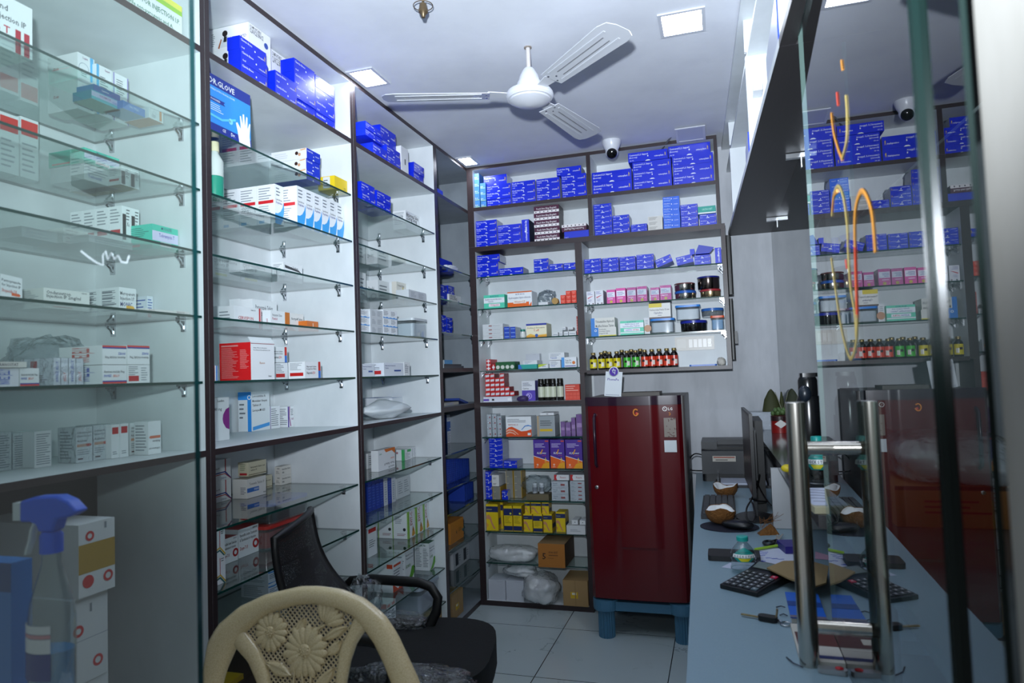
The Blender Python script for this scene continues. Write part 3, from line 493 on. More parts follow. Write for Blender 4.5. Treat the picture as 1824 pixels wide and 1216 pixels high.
# back cabinet
kind('teal_b', '#57cfae', [('r', 'F', 0, .4, 1, .78, '#e6edf0'), ('t', 'F', 'BLUE CROSS', .32, .84, .1, NV, .4), ('t', 'F', 'Erythromycin Estolate', .06, .62, .1, '#5a4a78', .88), ('t', 'F', 'Tablets', .2, .46, .1, '#5a4a78', .6), ('r', 'F', .24, .14, .78, .34, '#f0e6ec'), ('t', 'F', 'TUSQ-DX', .32, .18, .12, '#c02a4a', .4)])
kind('wavit', W_, [('r', 'F', 0, .92, 1, 1, '#d86a2a'), ('r', 'F', 0, 0, .88, .3, '#e8681c'), ('t', 'F', 'BLUE CROSS', .34, .78, .09, NV, .36), ('t', 'F', 'Hydroxyzine Hydrochloride', .05, .54, .12, '#5a5f78', .9), ('r', 'F', .24, .22, .76, .44, '#f2eee6'), ('t', 'F', 'Wavit-CZ', .28, .26, .13, '#c05a2a', .44), ('p', 'F', [(.86, 0), (.98, .3), (.98, .0)], '#e8681c')])
kind('redsm', '#dc3a22', [('r', 'F', .12, .6, .88, .7, '#f0a090'), ('r', 'F', .3, .3, .7, .4, '#f0a090')])
kind('silver', '#cfd4d6', [('r', 'F', .3, .4, .46, .62, '#8a3a34'), ('n', 'F', .5, .3, .9, .7, 2, '#b4babd')])
kind('bluebox', '#2348b8', [('r', 'F', .1, .4, .9, .6, '#7fa0e0')], {'R': '#c9cfda'})
kind('toff', '#ece6c8', [('r', 'F', 0, .86, 1, 1, '#2a3a9a'), ('t', 'F', 'Diclofenac & Chlorzoxazone', .06, .64, .1, '#5a5648', .86), ('t', 'F', 'T.off', .36, .42, .15, '#c2402a', .35), ('r', 'F', 0, 0, 1, .12, '#e09a2a'), ('p', 'F', [(0, .12), (.2, .26), (.45, .14), (1, .2), (1, .1), (0, .1)], '#e8b84a'), ('e', 'F', .5, .12, .12, '#2f5fb0')], {'R': '#b9b592'})
kind('minibox', '#d9dcde', [('r', 'F', .1, .3, .9, .5, '#9aa3ab')])
kind('redtall', '#a83a34', [('n', 'F', .2, .1, .8, .9, 6, '#d8a8a2')])
kind('cross', '#c8262a', [('r', 'F', .38, .08, .62, .92, W_), ('r', 'F', .1, .36, .9, .64, W_)])
kind('tealflat', '#2fa59a', [('p', 'F', [(0, 0), (0, 1), (.1, 1), (.22, 0)], '#2f6fc8')])
kind('yg', '#e3e8ea', [('p', 'F', [(0, 1), (1, 1), (0, .2)], '#b8cc3a'), ('n', 'F', .4, .3, .9, .6, 2, NV)])
kind('palew', '#dfe3e6', [('n', 'F', .1, .4, .8, .9, 3, '#8f9aa8'), ('t', 'F', 'Telmistil', .1, .2, .2, '#3f5fb0', .4)])
kind('orangedot', '#e3e7ea', [('r', 'F', 0, 0, .2, 1, '#4f9ade'), ('t', 'F', 'Tadac 500', .26, .6, .16, K_, .4), ('t', 'F', 'Tablets 5 mg', .26, .4, .14, K_, .4), ('e', 'F', .82, .45, .16, '#d8752a'), ('r', 'F', .22, .08, .95, .16, '#4a3f9a')])
kind('redwhite', '#cc2a2c', [('p', 'F', [(.1, .2), (.9, .3), (.95, .78), (.12, .7)], '#dcdfe6')], {'R': '#8a2026'})
kind('flatlav', '#d9dce6', [('r', 'F', 0, .2, .2, .6, '#6a52b0'), ('r', 'F', .3, .25, .38, .6, '#23262c'), ('r', 'F', .85, .2, .98, .7, '#f0f2f4')])
kind('carini', '#e3e6ec', [('r', 'F', 0, 0, 1, .52, '#5a46b4'), ('n', 'F', .08, .72, .8, .92, 3, '#5a5f78'), ('t', 'F', 'Carina', .08, .58, .08, K_, .6), ('o', 'F', .52, .24, .16, '#a898e0', .7), ('o', 'F', .46, .24, .09, '#c8bcf0', .5)], {'R': '#3f3590'})
kind('redcart', '#cf3f2c', [('n', 'F', .05, .55, .95, .95, 3, '#f0b0a0')] + [('r', 'F', .04+.25*k, .08+.22*j, .25+.25*k, .25+.22*j, '#d9523e') for k in range(4) for j in range(2)])
kind('orwave', W_, [('n', 'F', .06, .7, .9, .9, 3, '#7b7f8a'), ('t', 'F', 'TRAXTRONZ-C.Z', .08, .56, .07, '#b0322a', .4), ('p', 'F', [(0, .34), (.1, .46), (.24, .5), (.42, .38), (.6, .26), (.8, .28), (1, .36), (1, 0), (0, 0)], '#e2521e'), ('p', 'F', [(.62, .32), (.76, .5), (.9, .52), (1, .48), (1, .53), (.88, .58), (.74, .54), (.6, .34)], '#4f8ad0'), ('p', 'F', [(0, .3), (.12, .38), (.3, .34), (.5, .1), (.46, .1), (.28, .28), (.12, .3), (0, .22)], '#f0b8a0'), ('p', 'F', [(0, .18), (.14, .26), (.3, .2), (.4, .08), (.36, .08), (.26, .16), (.14, .18), (0, .1)], '#f0b8a0'), ('r', 'F', .85, .06, .97, .18, W_)])
kind('graybox', '#9aa2a6', [('r', 'F', .02, 0, .06, 1, '#c89a4a'), ('r', 'F', .1, 0, .12, 1, '#c89a4a'), ('n', 'F', .18, .5, .85, .8, 3, '#4a5054'), ('r', 'F', .16, .24, .86, .36, '#d8b42a'), ('r', 'F', .97, 0, .985, 1, '#c9ced2')])
kind('whitesm', '#dfe1e3', [('r', 'F', .45, .4, .6, .6, '#3a3f46')])
kind('alx', '#4a2a92', [('p', 'F', [(0, .42), (1, .24), (1, 0), (0, 0)], '#e8641c'), ('p', 'F', [(.45, 0), (.62, .16), (1, .22), (1, 0)], '#e8a21c'), ('p', 'F', [(0, .44), (1, .26), (1, .24), (0, .42)], W_), ('t', 'F', 'ALXpower', .22, .5, .07, W_, .6), ('p', 'F', [(.42, .5), (.56, .66), (.62, .66), (.5, .5)], '#e8a21c'), ('t', 'F', '100 SR', .56, .43, .035, '#d84a5a', .25), ('n', 'F', .1, .72, .9, .88, 3, '#c9bfe6'), ('r', 'F', .76, .93, .98, .97, '#d8502a'), ('m', 'F', .76, .28, .1, '#e8c84a'), ('e', 'F', .24, .12, .035, '#f0c0a8'), ('n', 'F', .14, .02, .36, .07, 1, '#f0c0a8')], {'T': '#3a2470'})
kind('goldgray', '#87867e', [('r', 'F', 0, 0, .05, 1, '#c8a02a'), ('r', 'F', .95, 0, 1, 1, '#c8a02a'), ('r', 'F', .1, .1, .4, .18, '#b9b49a')], {'R': '#b08a2a'})
kind('whitecap', '#d9d9d6', [('n', 'F', .15, .2, .8, .6, 2, '#5a5a58')])
kind('wrapw', '#cfd3d8', [('r', 'F', .55, .3, .8, .6, '#a84a4a'), ('n', 'F', .08, .2, .4, .8, 2, '#9aa3ab')], rough=.15)
kind('redwhite_f', '#d9dbde', [('p', 'F', [(0, 0), (0, 1), (.2, 1), (.14, .5), (.2, 0)], '#c02a30'), ('t', 'F', 'Flexura', .4, .35, .35, '#b06a6a', .4)])
kind('stock', '#e0c21a', [('r', 'F', 0, .7, 1, .92, '#1c2a5e'), ('r', 'F', .05, .78, .5, .82, '#8a8a6a'), ('p', 'F', [(.02, .56), (.2, .6), (.42, .5), (.5, .32), (.7, .12), (.78, .06), (.6, .06), (.4, .26), (.28, .42), (.0, .44)], '#c98a62'), ('p', 'F', [(.0, .62), (.0, .3), (.2, .2), (.0, .06)], '#d99a3a'), ('r', 'R', .1, .2, .9, .45, '#1c2a5e')], {'R': '#b89a1a'}, name='stocking_box', cat='box')
kind('stock_b', '#e0c21a', [('r', 'F', 0, .62, 1, .9, '#1c2a5e'), ('n', 'F', .12, .3, .85, .6, 5, '#8a7a1a'), ('r', 'F', 0, .02, 1, .2, '#1c2a5e'), ('e', 'F', .8, .7, .04, '#d8d84a')], {'R': '#b89a1a'}, name='stocking_box', cat='box')
kind('whiteflat', '#d6d8da', [('n', 'F', .2, .3, .8, .6, 2, '#9a9ea2')], rough=.25)
kind('box5', '#a86a26', [('t', 'F', '5', .16, .34, .26, '#2a1a10', .2), ('t', 'F', 'HDAN GSUIT', .4, .6, .08, '#2a1a10', .34), ('r', 'F', .4, .5, .74, .53, '#5a3818'), ('n', 'F', .36, .36, .72, .42, 1, '#7a4c1e')], {'R': '#4a3016', 'T': '#8a7050'}, name='cardboard_box', cat='box', rough=.65)
kind('plainw', '#c9cdd6', [('n', 'F', .5, .9, .9, .97, 1, '#b4b8c0')], name='white_box', cat='box')
kind('pinkbox', '#d94aa0', [('r', 'F', .05, .45, .95, .82, '#e6e6f0'), ('n', 'F', .12, .5, .85, .76, 3, '#6a6fae'), ('r', 'F', .15, .3, .7, .36, '#f0c8e0'), ('e', 'F', .5, .12, .1, '#c8b83a')], {'T': '#a83a80'})
kind('whiteswirl', '#e2e3ea', [('n', 'F', .12, .72, .9, .94, 3, '#6a6fae'), ('p', 'F', [(.1, .5), (.5, .6), (.9, .66), (.5, .54), (.2, .44)], '#c84a5a'), ('n', 'F', .2, .2, .7, .4, 3, '#8a8fb4'), ('e', 'F', .3, .06, .05, K_), ('r', 'F', .7, .03, .88, .1, '#5a3a3a')], {'R': '#a8aab4'})
kind('telm', '#d9d9d2', [('r', 'F', 0, 0, .16, 1, '#2f7fd0'), ('t', 'F', 'Trimetazidine Hydrochl', .2, .74, .13, K_, .76), ('t', 'F', 'Modified Release Tablets', .2, .5, .13, K_, .76), ('t', 'F', 'Trivedon', .2, .2, .16, '#2a2a2e', .4), ('t', 'F', 'MR', .62, .2, .16, '#c8402a', .14)])
kind('telm2', '#d9d9d2', [('r', 'F', 0, 0, .24, 1, '#2f7fd0'), ('o', 'F', .12, .66, .14, W_, .6), ('t', 'F', 'Prothiaden', .28, .72, .13, K_, .6), ('t', 'F', 'Dosulepin Tablets', .28, .5, .12, K_, .6), ('t', 'F', 'Depsol 100', .28, .24, .15, K_, .5), ('r', 'F', .28, 0, 1, .1, '#d8cc2a')])
kind('tealw', '#5ccfae', [('r', 'F', 0, .5, 1, .84, '#e6edf2'), ('t', 'F', 'BLUE CROSS', .3, .87, .08, NV, .4), ('t', 'F', 'Azithromycin and', .2, .72, .1, '#4a5a9a', .6), ('t', 'F', 'Lactobacillus Tablets', .12, .56, .1, '#4a5a9a', .8), ('r', 'F', .16, .24, .84, .44, '#e9eef6'), ('t', 'F', 'AZITH', .22, .28, .11, '#3f4fae', .28), ('t', 'F', '-XTRA', .52, .28, .11, '#c0322a', .28), ('r', 'F', 0, .12, 1, .2, '#e6edf0')])
kind('tanw', '#d9dade', [('e', 'F', .6, .35, .22, '#c08a68'), ('n', 'F', .2, .6, .7, .9, 3, '#8a8f96')])
kind('yeltop', '#dcdcd8', [('r', 'F', .0, .74, .6, 1, '#d8c21c'), ('t', 'F', 'Povidone Iodine Powder 5% w/w', .04, .52, .12, K_, .9), ('t', 'F', 'Cipladine', .22, .32, .12, '#3a3f6a', .4), ('r', 'F', 0, 0, 1, .1, '#4a2f28'), ('n', 'F', .4, .16, .65, .26, 1, '#7b838b')])
# ================================================================ GOODS IN THE WALL BAYS
D = S1
PB, GB, TB, CB = 'bay behind the glass pane', 'glove-box bay', 'third bay', 'corner bay'
FILM = glassmat('plastic_film', '#eef2f4', f0=.06, rough=.12, bump=1.0, bscale=55, gain=2.4)
FILMD = glassmat('plastic_film_dusty', '#dfe4e6', f0=.08, rough=.2, bump=1.0, bscale=28, gain=2.4, haze=.14, hazecol='#aeb6bb')
def blob(name, c, rad, mat, label, cat, grp=None, sub=4, amp=.18, freq=2.2, seed=0, flat=True, rz=0, squash=2.4, parent=None):
    """crumpled bag: a superellipsoid pushed about by noise, flattened underneath"""
    from mathutils import noise
    import bmesh
    bm = bmesh.new(); bmesh.ops.create_icosphere(bm, subdivisions=sub, radius=1)
    for v in bm.verts:
        p = v.co.copy(); k = (abs(p.x)**squash+abs(p.y)**squash+abs(p.z)**squash)**(-1/squash)
        q = p*k; o3 = V((seed*3.1, seed*1.7, seed))
        n = noise.noise(q*freq+o3)*amp + abs(noise.noise(q*freq*2.6+o3))*amp*.7 - abs(noise.noise(q*freq*6+o3))*amp*.35
        q = q*(1+n)
        if flat and q.z < -.8: q.z = -.8-(q.z+.8)*.02
        v.co = V((q.x*rad[0], q.y*rad[1], (q.z+.8)*rad[2]))
    me = bpy.data.meshes.new(name); bm.to_mesh(me); bm.free(); me.materials.append(mat); me.shade_smooth()
    o = bpy.data.objects.new(name, me); C.objects.link(o); o.location = c; o.rotation_euler[2] = rz
    if parent: o.parent = parent
    if label: tag(o, label, cat, grp)
    return o
def film_wrap(o, pad=.004, seed=1):
    """clear shrink film drawn over a carton: a child of the pack"""
    me = o.data; xs = [v.co.x for v in me.vertices]; ys = [v.co.y for v in me.vertices]; zs = [v.co.z for v in me.vertices]
    f = MB().box(min(xs)-pad, max(xs)+pad, min(ys)-pad, max(ys)+pad, 0.0, max(zs)+pad, FILM).build('shrink_film', o)
    return f
# ---- bay behind the pane
LB(D, -1.47, 215, 325, -60, 'water', 'white carton lettered WATER FOR INJECTION on top deck behind the pane', dep=.2)
LB(2.114, -1.49, -95, 58, -62, 'pip', 'big white piperacillin carton with twin red bars on top glass shelf', dep=.18)
g = 'white cartons on the top glass shelf behind the pane'
LB(2.114, -1.64, 138, 169, 92, 'lup', 'white carton with light blue band, {r} down its pair, top glass shelf', 2, dep=.11, grp=g)
LB(2.114, -1.625, 172, 200, 113, 'lup2', 'white carton with blue edge stripe, {r} down its pair, top glass shelf', 2, dep=.10, grp=g)
LB(2.114, -1.625, 202, 229, 128, 'lup3', 'white carton with lilac edges, {r} down its pair, top glass shelf', 2, dep=.10, grp=g)
ya, yb = yAt(163, -1.55, 2.13), yAt(215, -1.55, 2.13); put('oxymox', 'teal flat carton under the dark blue one, top glass shelf', (-1.55, (ya+yb)/2, 2.1148), yb-ya, .065, .024, R(90))
hz = .025
ya, yb = yAt(166, -1.555, 2.15), yAt(213, -1.555, 2.15); put('lanitre', 'dark blue flat carton lying on a teal one, top glass shelf', (-1.553, (ya+yb)/2, 2.1148+hz), yb-ya, .06, .018, R(90))
ya, yb = yAt(219, -1.53, 2.13), yAt(258, -1.53, 2.13); put('blue_flat', 'small blue flat carton beside the teal one, top glass shelf', (-1.53, (ya+yb)/2, 2.1148), yb-ya, .07, .022, R(90))
LB(2.114, -1.52, 265, 291, 190, 'lup_or', 'white carton with orange band by the end wall, top glass shelf', dep=.09)
g = 'goods on the second glass shelf behind the pane'
LB(1.920, -1.755, -2, 34, 197, 'redtop', 'white carton with red head label, {c} of two, second glass shelf', dep=.06, grp=g)
LB(1.920, -1.755, 36, 69, 206, 'redtop', 'second white carton with red head label, beside the first one', dep=.12, grp=g)
LB(1.920, -1.63, 150, 213, 262, 'teal', 'teal and lilac carton lying behind the small white ones', dep=.13, dz=.046, grp=g)
ya, yb = yAt(150, -1.63, 1.94), yAt(213, -1.63, 1.94)
put('palew', 'pale carton underneath the raised teal one, second glass shelf', (-1.632, (ya+yb)/2, 1.9208), yb-ya-.002, .12, .044, R(90), g)
LB(1.920, -1.585, 214.6, 248, 296, 'upright_k', 'small white carton with dark end picture, {c} column, {d} row deep', dep=.19, nc=2, nd=4, grp=g)

g = 'goods on the third glass shelf behind the pane'
LB(1.737, -1.575, 158, 249, 417, 'palew', 'flat pale carton carrying the upright ones, {r} down, third shelf', 3, dep=.2, grp=g)
hz = zAt(417, -1.575, yAt(158, -1.575, 1.757))-1.737
LB(1.737, -1.58, 217, 248.5, 366, 'upright_k', 'upright white carton with black picture, {c} column, {d} row deep', dep=.19, nc=2, nd=4, dz=hz+.001, grp=g)
LB(1.737, -1.64, 112, 157, 405, 'amarich', 'long flat Americh-Gold carton, {r} from the top of its stack, third shelf', 4, dep=.1, grp=g)

LB(1.737, -1.505, 271, 330, 398, 'teal', 'teal carton with lilac band standing on the third glass shelf', pl=217)
LB(1.737, -1.66, 38, 108, 402, 'palew', 'cream flat carton at the open end of third shelf, {r} down', 3, dep=.09, grp=g)
g = 'goods on the fourth glass shelf behind the pane'
o = LB(1.549, -1.53, 0, 40, 492, 'panto', 'tilted pantoprazole carton leaning back on the fourth glass shelf', dep=.05, grp=g)[0]
o.rotation_euler = (R(-8), R(6), R(90)); o.location.z += .006
LB(1.549, -1.56, 77, 160, 512, 'ondan', 'wide white Ondansetron injection carton on the fourth glass shelf', dep=.11, grp=g)
LB(1.549, -1.555, 212, 243, 511, 'meron', 'white meropenem carton with orange arrow, {d} of three rows deep', dep=.2, nd=3, grp=g)
LB(1.549, -1.60, 262, 287, 527, 'blue_small', 'small blue-printed carton with red bars, {d} of two rows deep', dep=.1, nd=2, grp=g)
LB(1.549, -1.43, 259, 309, 549, 'amarich', 'flat Americh-Gold carton along the front edge of the fourth shelf', dep=.05, grp=g)
LB(1.549, -1.43, 312, 338, 553, 'amarich', 'short Americh-Gold carton against the end wall, fourth shelf', dep=.09, grp=g)
g = 'jelly cartons on the fifth glass shelf behind the pane'
LB(1.360, -1.44, 182, 226, 650, 'alen', 'alendronic jelly carton under the inverted ones, fifth glass shelf', dep=.14, grp=g)
LB(1.360, -1.44, 226.5, 267, 650, 'alen_b', 'jelly carton showing its red-labelled back, fifth glass shelf', dep=.14, grp=g)
hz = zAt(650, -1.44, yAt(182, -1.44, 1.37))-1.360
LB(1.360, -1.44, 182, 226, 615, 'alen_i', 'inverted jelly carton above the alendronic one, fifth glass shelf', dep=.14, dz=hz+.001, grp=g)
LB(1.360, -1.44, 226.5, 267, 615, 'alen_i', 'inverted jelly carton above the red-labelled back, fifth glass shelf', dep=.14, dz=hz+.001, grp=g)
for k in range(4):
    o = LB(1.360, -1.43, 95+13.5*k, 108+13.5*k, 637+.6*k, 'alen_side' if k % 2 == 0 else 'alen_side2', 'film-wrapped jelly carton on edge, %s of four, fifth glass shelf' % ORD[k], dep=.10, grp=g)[0]
    film_wrap(o, .0006)
LB(1.360, -1.45, 35, 70, 656, 'alen', 'jelly carton with blue edge under the long flat one, fifth shelf', dep=.14, grp=g)
LB(1.360, -1.45, -20, 34, 656, 'alen_side', 'jelly carton on edge under the long flat one, fifth shelf', dep=.14, grp=g)
hz = zAt(656, -1.45, yAt(35, -1.45, 1.37))-1.360
LB(1.360, -1.445, -30, 48, 644, 'tranostat', 'long flat cream TRANOSTAT carton lying across two jelly cartons', dep=.1, dz=hz+.0012)
blob('plastic_bag', (-1.69, 1.33, 1.361), (.085, .085, .072), FILM, 'crumpled clear plastic bag behind the jelly cartons, fifth shelf', 'bag', amp=.3, seed=3)
g = 'injection cartons on the middle board behind the pane'
def on2(px, py): return at(2, px, py, S2)
for k, (a, b, yt, kd, lb) in enumerate(((135, 165, 762, 'acz', 'film-wrapped injection carton with red arrow, first of a wrapped pair'), (166, 196, 758, 'acz', 'film-wrapped injection carton with red arrow, second of a wrapped pair'))):
    o = LB(S2, -1.575, a, b, yt, kd, lb, dep=.06, grp=g)[0]; film_wrap(o, .0006)
LB(S2, -1.555, 198, 213, 757, 'acz_r', 'slim white carton with red label, first of two, middle board', dep=.1, grp=g)
LB(S2, -1.550, 214, 229, 755, 'acz_r', 'slim white carton with red label, second of two, middle board', dep=.1, grp=g)
LB(S2, -1.575, 232, 248, 754, 'acz', 'slim injection carton half hidden behind the last one', dep=.06, grp=g)
LB(S2, -1.515, 264, 287, 751, 'acz_i', 'upside-down injection carton last along the middle board', dep=.05, grp=g)
LB(S2, -1.60, 61, 92, 769, 'acz_l', 'white carton with fine print turned forward, middle board', dep=.07, grp=g)
for k in range(2):
    o = LB(S2, -1.64, -12+34*k, 21+34*k, 772, 'acz_l', 'film-wrapped fine-print carton, %s of the wrapped row, middle board' % ORD[k], dep=.08, grp=g)[0]; film_wrap(o, .0006)
# shipping cartons below, beside the pane
kind('ship', '#d5d8dc', [('r', 'F', 0, .32, 1, .72, '#a8862a'), ('o', 'F', .3, .82, .07, '#c02a2e', .5), ('e', 'F', .25, .2, .09, '#c02a2e'), ('o', 'F', .8, .2, .08, '#c02a2e', .55), ('r', 'F', .7, .88, .76, .97, '#8a929a'), ('t', 'T', '8 x 40', .3, .4, .2, '#c0605a', .5)], name='shipping_carton', cat='carton', rough=.6)
kind('ship2', '#cfd3d8', [('o', 'F', .72, .2, .07, '#c02a2e', .55), ('o', 'F', .2, .62, .07, '#c02a2e', .5), ('r', 'F', 0, .495, 1, .505, '#a4aab2'), ('r', 'F', .5, .8, .56, .9, '#8a929a')], name='shipping_carton', cat='carton', rough=.6)
xs = -1.40
y0 = yAt(140, xs, .9); y1 = yAt(205, xs, .9); zt = zAt(920, xs, y1); zb = zAt(1044, xs, y1); zl = zAt(1192, xs, y1)
put('ship2', 'white shipping carton at the foot of the ringed stack', (xs-.012, (y0+y1)/2-.01, .0298), y1-y0, .3, zl-.031, R(90))
put('ship2', 'white shipping carton with red rings under the taped one', (xs-.010, (y0+y1)/2-.012, zl), y1-y0, .3, zb-zl-.001, R(90))
put('ship', 'white shipping carton closed with brown tape, topmost by the pane', (xs, (y0+y1)/2, zb), y1-y0, .34, zt-zb, R(90))
cz = .862
t = thing('display_counter', 'narrow white ledge along the pane carrying the spray bottle', 'ledge')
MB().box(-1.40, -.95, .786, .862, cz-.03, cz, WHT).build('ledge_top', t)
MB().box(-1.39, -.96, .790, .852, 0, cz-.0305, WHT).build('ledge_body', t)
kind('bluepk', '#2f6fb8', [('r', 'F', .5, .05, .6, .75, '#c88a80'), ('r', 'F', 0, .78, 1, 1, '#1f3f7a'), ('r', 'F', 0, 0, .1, 1, '#1f3f7a')], name='wipes_pack', cat='pack')
xb = at(1, 34, 1000, .825).x
put('bluepk', 'tall blue pack beside the spray bottle on the ledge', (xb-.05, .812, cz+.0008), .10, .035, .21, R(0))
# ---- glove-box bay
g = 'boxes on the top deck of the glove-box bay'
LB(D, -1.49, 444, 484, 30, 'brace_w', 'white brace box with pictured end, {r} down its stack, top deck', 3, pl=372, grp=g)
LB(D, -1.435, 430, 478, 62, 'clav2', 'blue brace box in front of the white stack, {r} down, top deck', 3, dep=.05, grp=g, jig=.006)
LB(D, -1.53, 484, 517, 86, 'brace_w', 'white brace box between blue stacks, {r} of two down, top deck', 2, dep=.1, grp=g)
LB(D, -1.432, 491, 530, 124, 'clav2', 'blue brace box of the low middle stack, {r} down, top deck', 2, dep=.05, grp=g, jig=.005)
LB(D, -1.448, 527, 563.5, 102, 'clav2', 'blue brace box under the ceiling lamp, {r} down, first column', 4, dep=.06, grp=g, jig=.005)
LB(D, -1.448, 564, 598, 132, 'clav2', 'blue brace box under the ceiling lamp, {r} down, second column', 4, dep=.06, grp=g, jig=.005)
LB(2.114, -1.43, 366, 447, 124, 'glove', 'large blue DR.GLOVE box with white hand on the top glass shelf', dep=.12)
LB(2.114, -1.46, 547, 571.5, 263, 'face_blue', 'blue-ended collar box with face picture, {r} of three down', 3, pl=484, grp='collar boxes', jig=.004)
LB(2.114, -1.44, 596, 626, 312, 'yellow', 'yellow carton with white side label near the dark post', pl=566)
g = 'swoosh cartons on the second glass shelf'
LB(1.920, -1.46, 529.5, 614, 330, 'swoosh', 'white carton with blue swoosh, {c} of the row of six', nc=6, dep=.10, grp=g)
LB(1.920, -1.503, 490, 506, 327, 'swoosh', 'white swoosh carton with red-banded side, {d} row into the shelf', nd=4, dep=.31, grp=g)
t = thing('pump_bottle', 'white bottle with green base and cream cap behind dark post', 'bottle', (-1.47, yAt(383, -1.47, 1.93), 1.9205))
MB().lathe([(.024, 0), (.026, .01), (.026, .07)], M('#2f9a80', .3), n=18).build('bottle_base', t, smooth=50)
MB().lathe([(.026, .0705), (.026, .12), (.012, .145), (.012, .15)], M('#cfd8d2', .3), n=18).build('bottle_body', t, smooth=50)
MB().lathe([(.014, .15), (.014, .18)], M('#e6dfb8', .4), n=14).build('cap', t, smooth=50)
g = 'cartons on the third glass shelf of the glove-box bay'
LB(1.737, -1.735, 430, 484, 461, 'hydro', 'white hydrocortisone carton lying second along the third shelf', dep=.13, grp=g)
LB(1.737, -1.735, 378, 428, 452, 'hydro', 'white hydrocortisone carton beside the dark post, third shelf', dep=.13, grp=g)
LB(1.737, -1.58, 505, 539, 466, 'slit', 'white carton with dark torn slit on the third shelf', pl=485, grp=g)
g = 'cartons on the fourth glass shelf of the glove-box bay'
LB(1.549, -1.615, 417, 466, 544, 'cervi', 'white CERVISPON carton with red stripe facing the aisle', dep=.07, grp=g)
o = LB(1.549, -1.70, 388, 412, 545, 'cervi', 'white CERVISPON carton turned aside next to the first', dep=.12, grp=g)[0]
LB(1.549, -1.70, 450, 494, 532, 'pan_d', 'white pantoprazole carton standing tallest behind the others, fourth shelf', dep=.1, grp=g)
LB(1.549, -1.76, 428, 447, 532, 'pan_d', 'white carton end rising behind the red-striped one, fourth shelf', dep=.05, grp=g)
LB(1.549, -1.60, 482, 507, 552, 'pan_d', 'white pantoprazole carton beside the orange-cornered one', pl=467, grp=g)
LB(1.549, -1.60, 507.5, 541, 556, 'orange_l', 'white carton with orange corner on the fourth shelf', dep=.07, grp=g)
LB(1.549, -1.56, 547, 567, 571, 'orange', 'small plain orange carton on the fourth glass shelf', dep=.06, grp=g)
g = 'cartons on the fifth glass shelf of the glove-box bay'
t = LB(1.360, -1.475, 447, 489.5, 609, 'red_big', 'large white carton with bright red side and open lid', pl=391)[0]
me = t.data; hh = max(v.co.z for v in me.vertices); ww = max(v.co.x for v in me.vertices)
MB().poly([(-ww, .0, hh+.0006), (ww, .0, hh+.0006), (ww*.96, .012, hh+.018), (-ww*.96, .012, hh+.018)], M(W_)).poly([(-ww, .002, hh+.0006), (ww, .002, hh+.0006), (ww*.96, .014, hh+.018), (-ww*.96, .014, hh+.018)], M('#c9cdd2')).build('lid_flap', t)
LB(1.360, -1.58, 490, 513, 646, 'napra_s', 'white carton with red side under the taller one, fifth shelf', dep=.08, grp=g)
hz = zAt(646, -1.58, yAt(490, -1.58, 1.37))-1.36
LB(1.360, -1.58, 484, 512.5, 617, 'napra', 'white naproxen carton on top behind the red one', dep=.08, dz=hz+.001, grp=g)
LB(1.360, -1.46, 543, 572, 644, 'napra', 'white naproxen carton with red-blue end, fifth shelf', pl=513, grp=g)
LB(1.360, -1.45, 372, 388, 651, 'stripe_rb', 'white carton with red and blue stripes behind dark post', dep=.08, grp=g)
g = 'cartons on the middle board of the glove-box bay'
LB(S2, -1.60, 345, 409, 711, 'purple_c', 'white esomeprazole carton with purple half disc, middle board', dep=.16, grp=g)
LB(S2, -1.75, 448, 481, 698, 'abbott', 'tall white carton with light blue corner band, middle board', dep=.062, pl=None, grp=g)
LB(S2, -1.72, 515, 534, 724, 'purple_s', 'small white carton with purple slash, middle board', dep=.08, grp=g)
LB(S2, -1.752, 481.5, 499, 724, 'purple_side', 'small fine-print carton between blue-banded and purple ones', dep=.06, grp=g)
g = 'cartons on the first low shelf of the glove-box bay'
LB(.929, -1.735, 376, 412, 822, 'redblue', 'white carton with red and blue bent lines, {r} of two down', 2, dep=.08, grp=g)
LB(.929, -1.672, 440, 474, 854, 'torse', 'white torsemide carton with blue brand bar, first low shelf', pl=414, grp=g)
LB(.929, -1.755, 450, 485, 853, 'cream_m', 'cream rabeprazole carton underneath, first low shelf', dep=.06, grp=g)
hz = zAt(851, -1.70, yAt(443, -1.70, .95))-.929
LB(.929, -1.70, 443, 475, 824, 'cream_m', 'cream rabeprazole carton lying on the torsemide one', pl=424, dz=hz+.004, grp=g)
LB(.929, -1.738, 501, 522, 831, 'small_w', 'small white carton, {r} of the two stacked on first low shelf', 2, pl=489, grp=g)
g = 'goods on the second low shelf of the glove-box bay'
LB(.747, -1.475, 386, 402, 945, 'narrow_y', 'narrow white carton with yellow bent lines, {r} of two down', 2, dep=.05, grp=g)
LB(.747, -1.62, 425, 461, 944, 'ring', 'white piperacillin carton with red ring, second low shelf', dep=.11, grp=g)
LB(.747, -1.615, 396, 424, 962, 'ring', 'white red-ring carton half behind the narrow pair', dep=.11, grp=g)
kind('dark_brown', '#3a2c22', [], name='cardboard_box', cat='box', rough=.8)  # made-up box, added so the bay's foot reads dark
put('dark_brown', 'dark cardboard box standing at the foot of the glove-box bay', (-1.46, 1.99, .0298), .62, .32, .40, R(90))
kind('yellow_flat', '#b8981c', [], name='yellow_folder', cat='folder')
put('yellow_flat', 'yellow folder lying on the dark box behind the cream chair', (-1.47, 1.75, .4308), .10, .1, .016, R(90))
g = 'wave cartons on the third low shelf of the glove-box bay'
LB(.560, -1.62, 478, 499, 1016, 'bluewave', 'white carton with blue waves, {r} of two down, third low shelf', 2, dep=.12, grp=g)
LB(.560, -1.65, 500, 525, 1012, 'grid_w', 'fine-print white carton, {r} of two down, third low shelf', 2, dep=.1, grp=g)
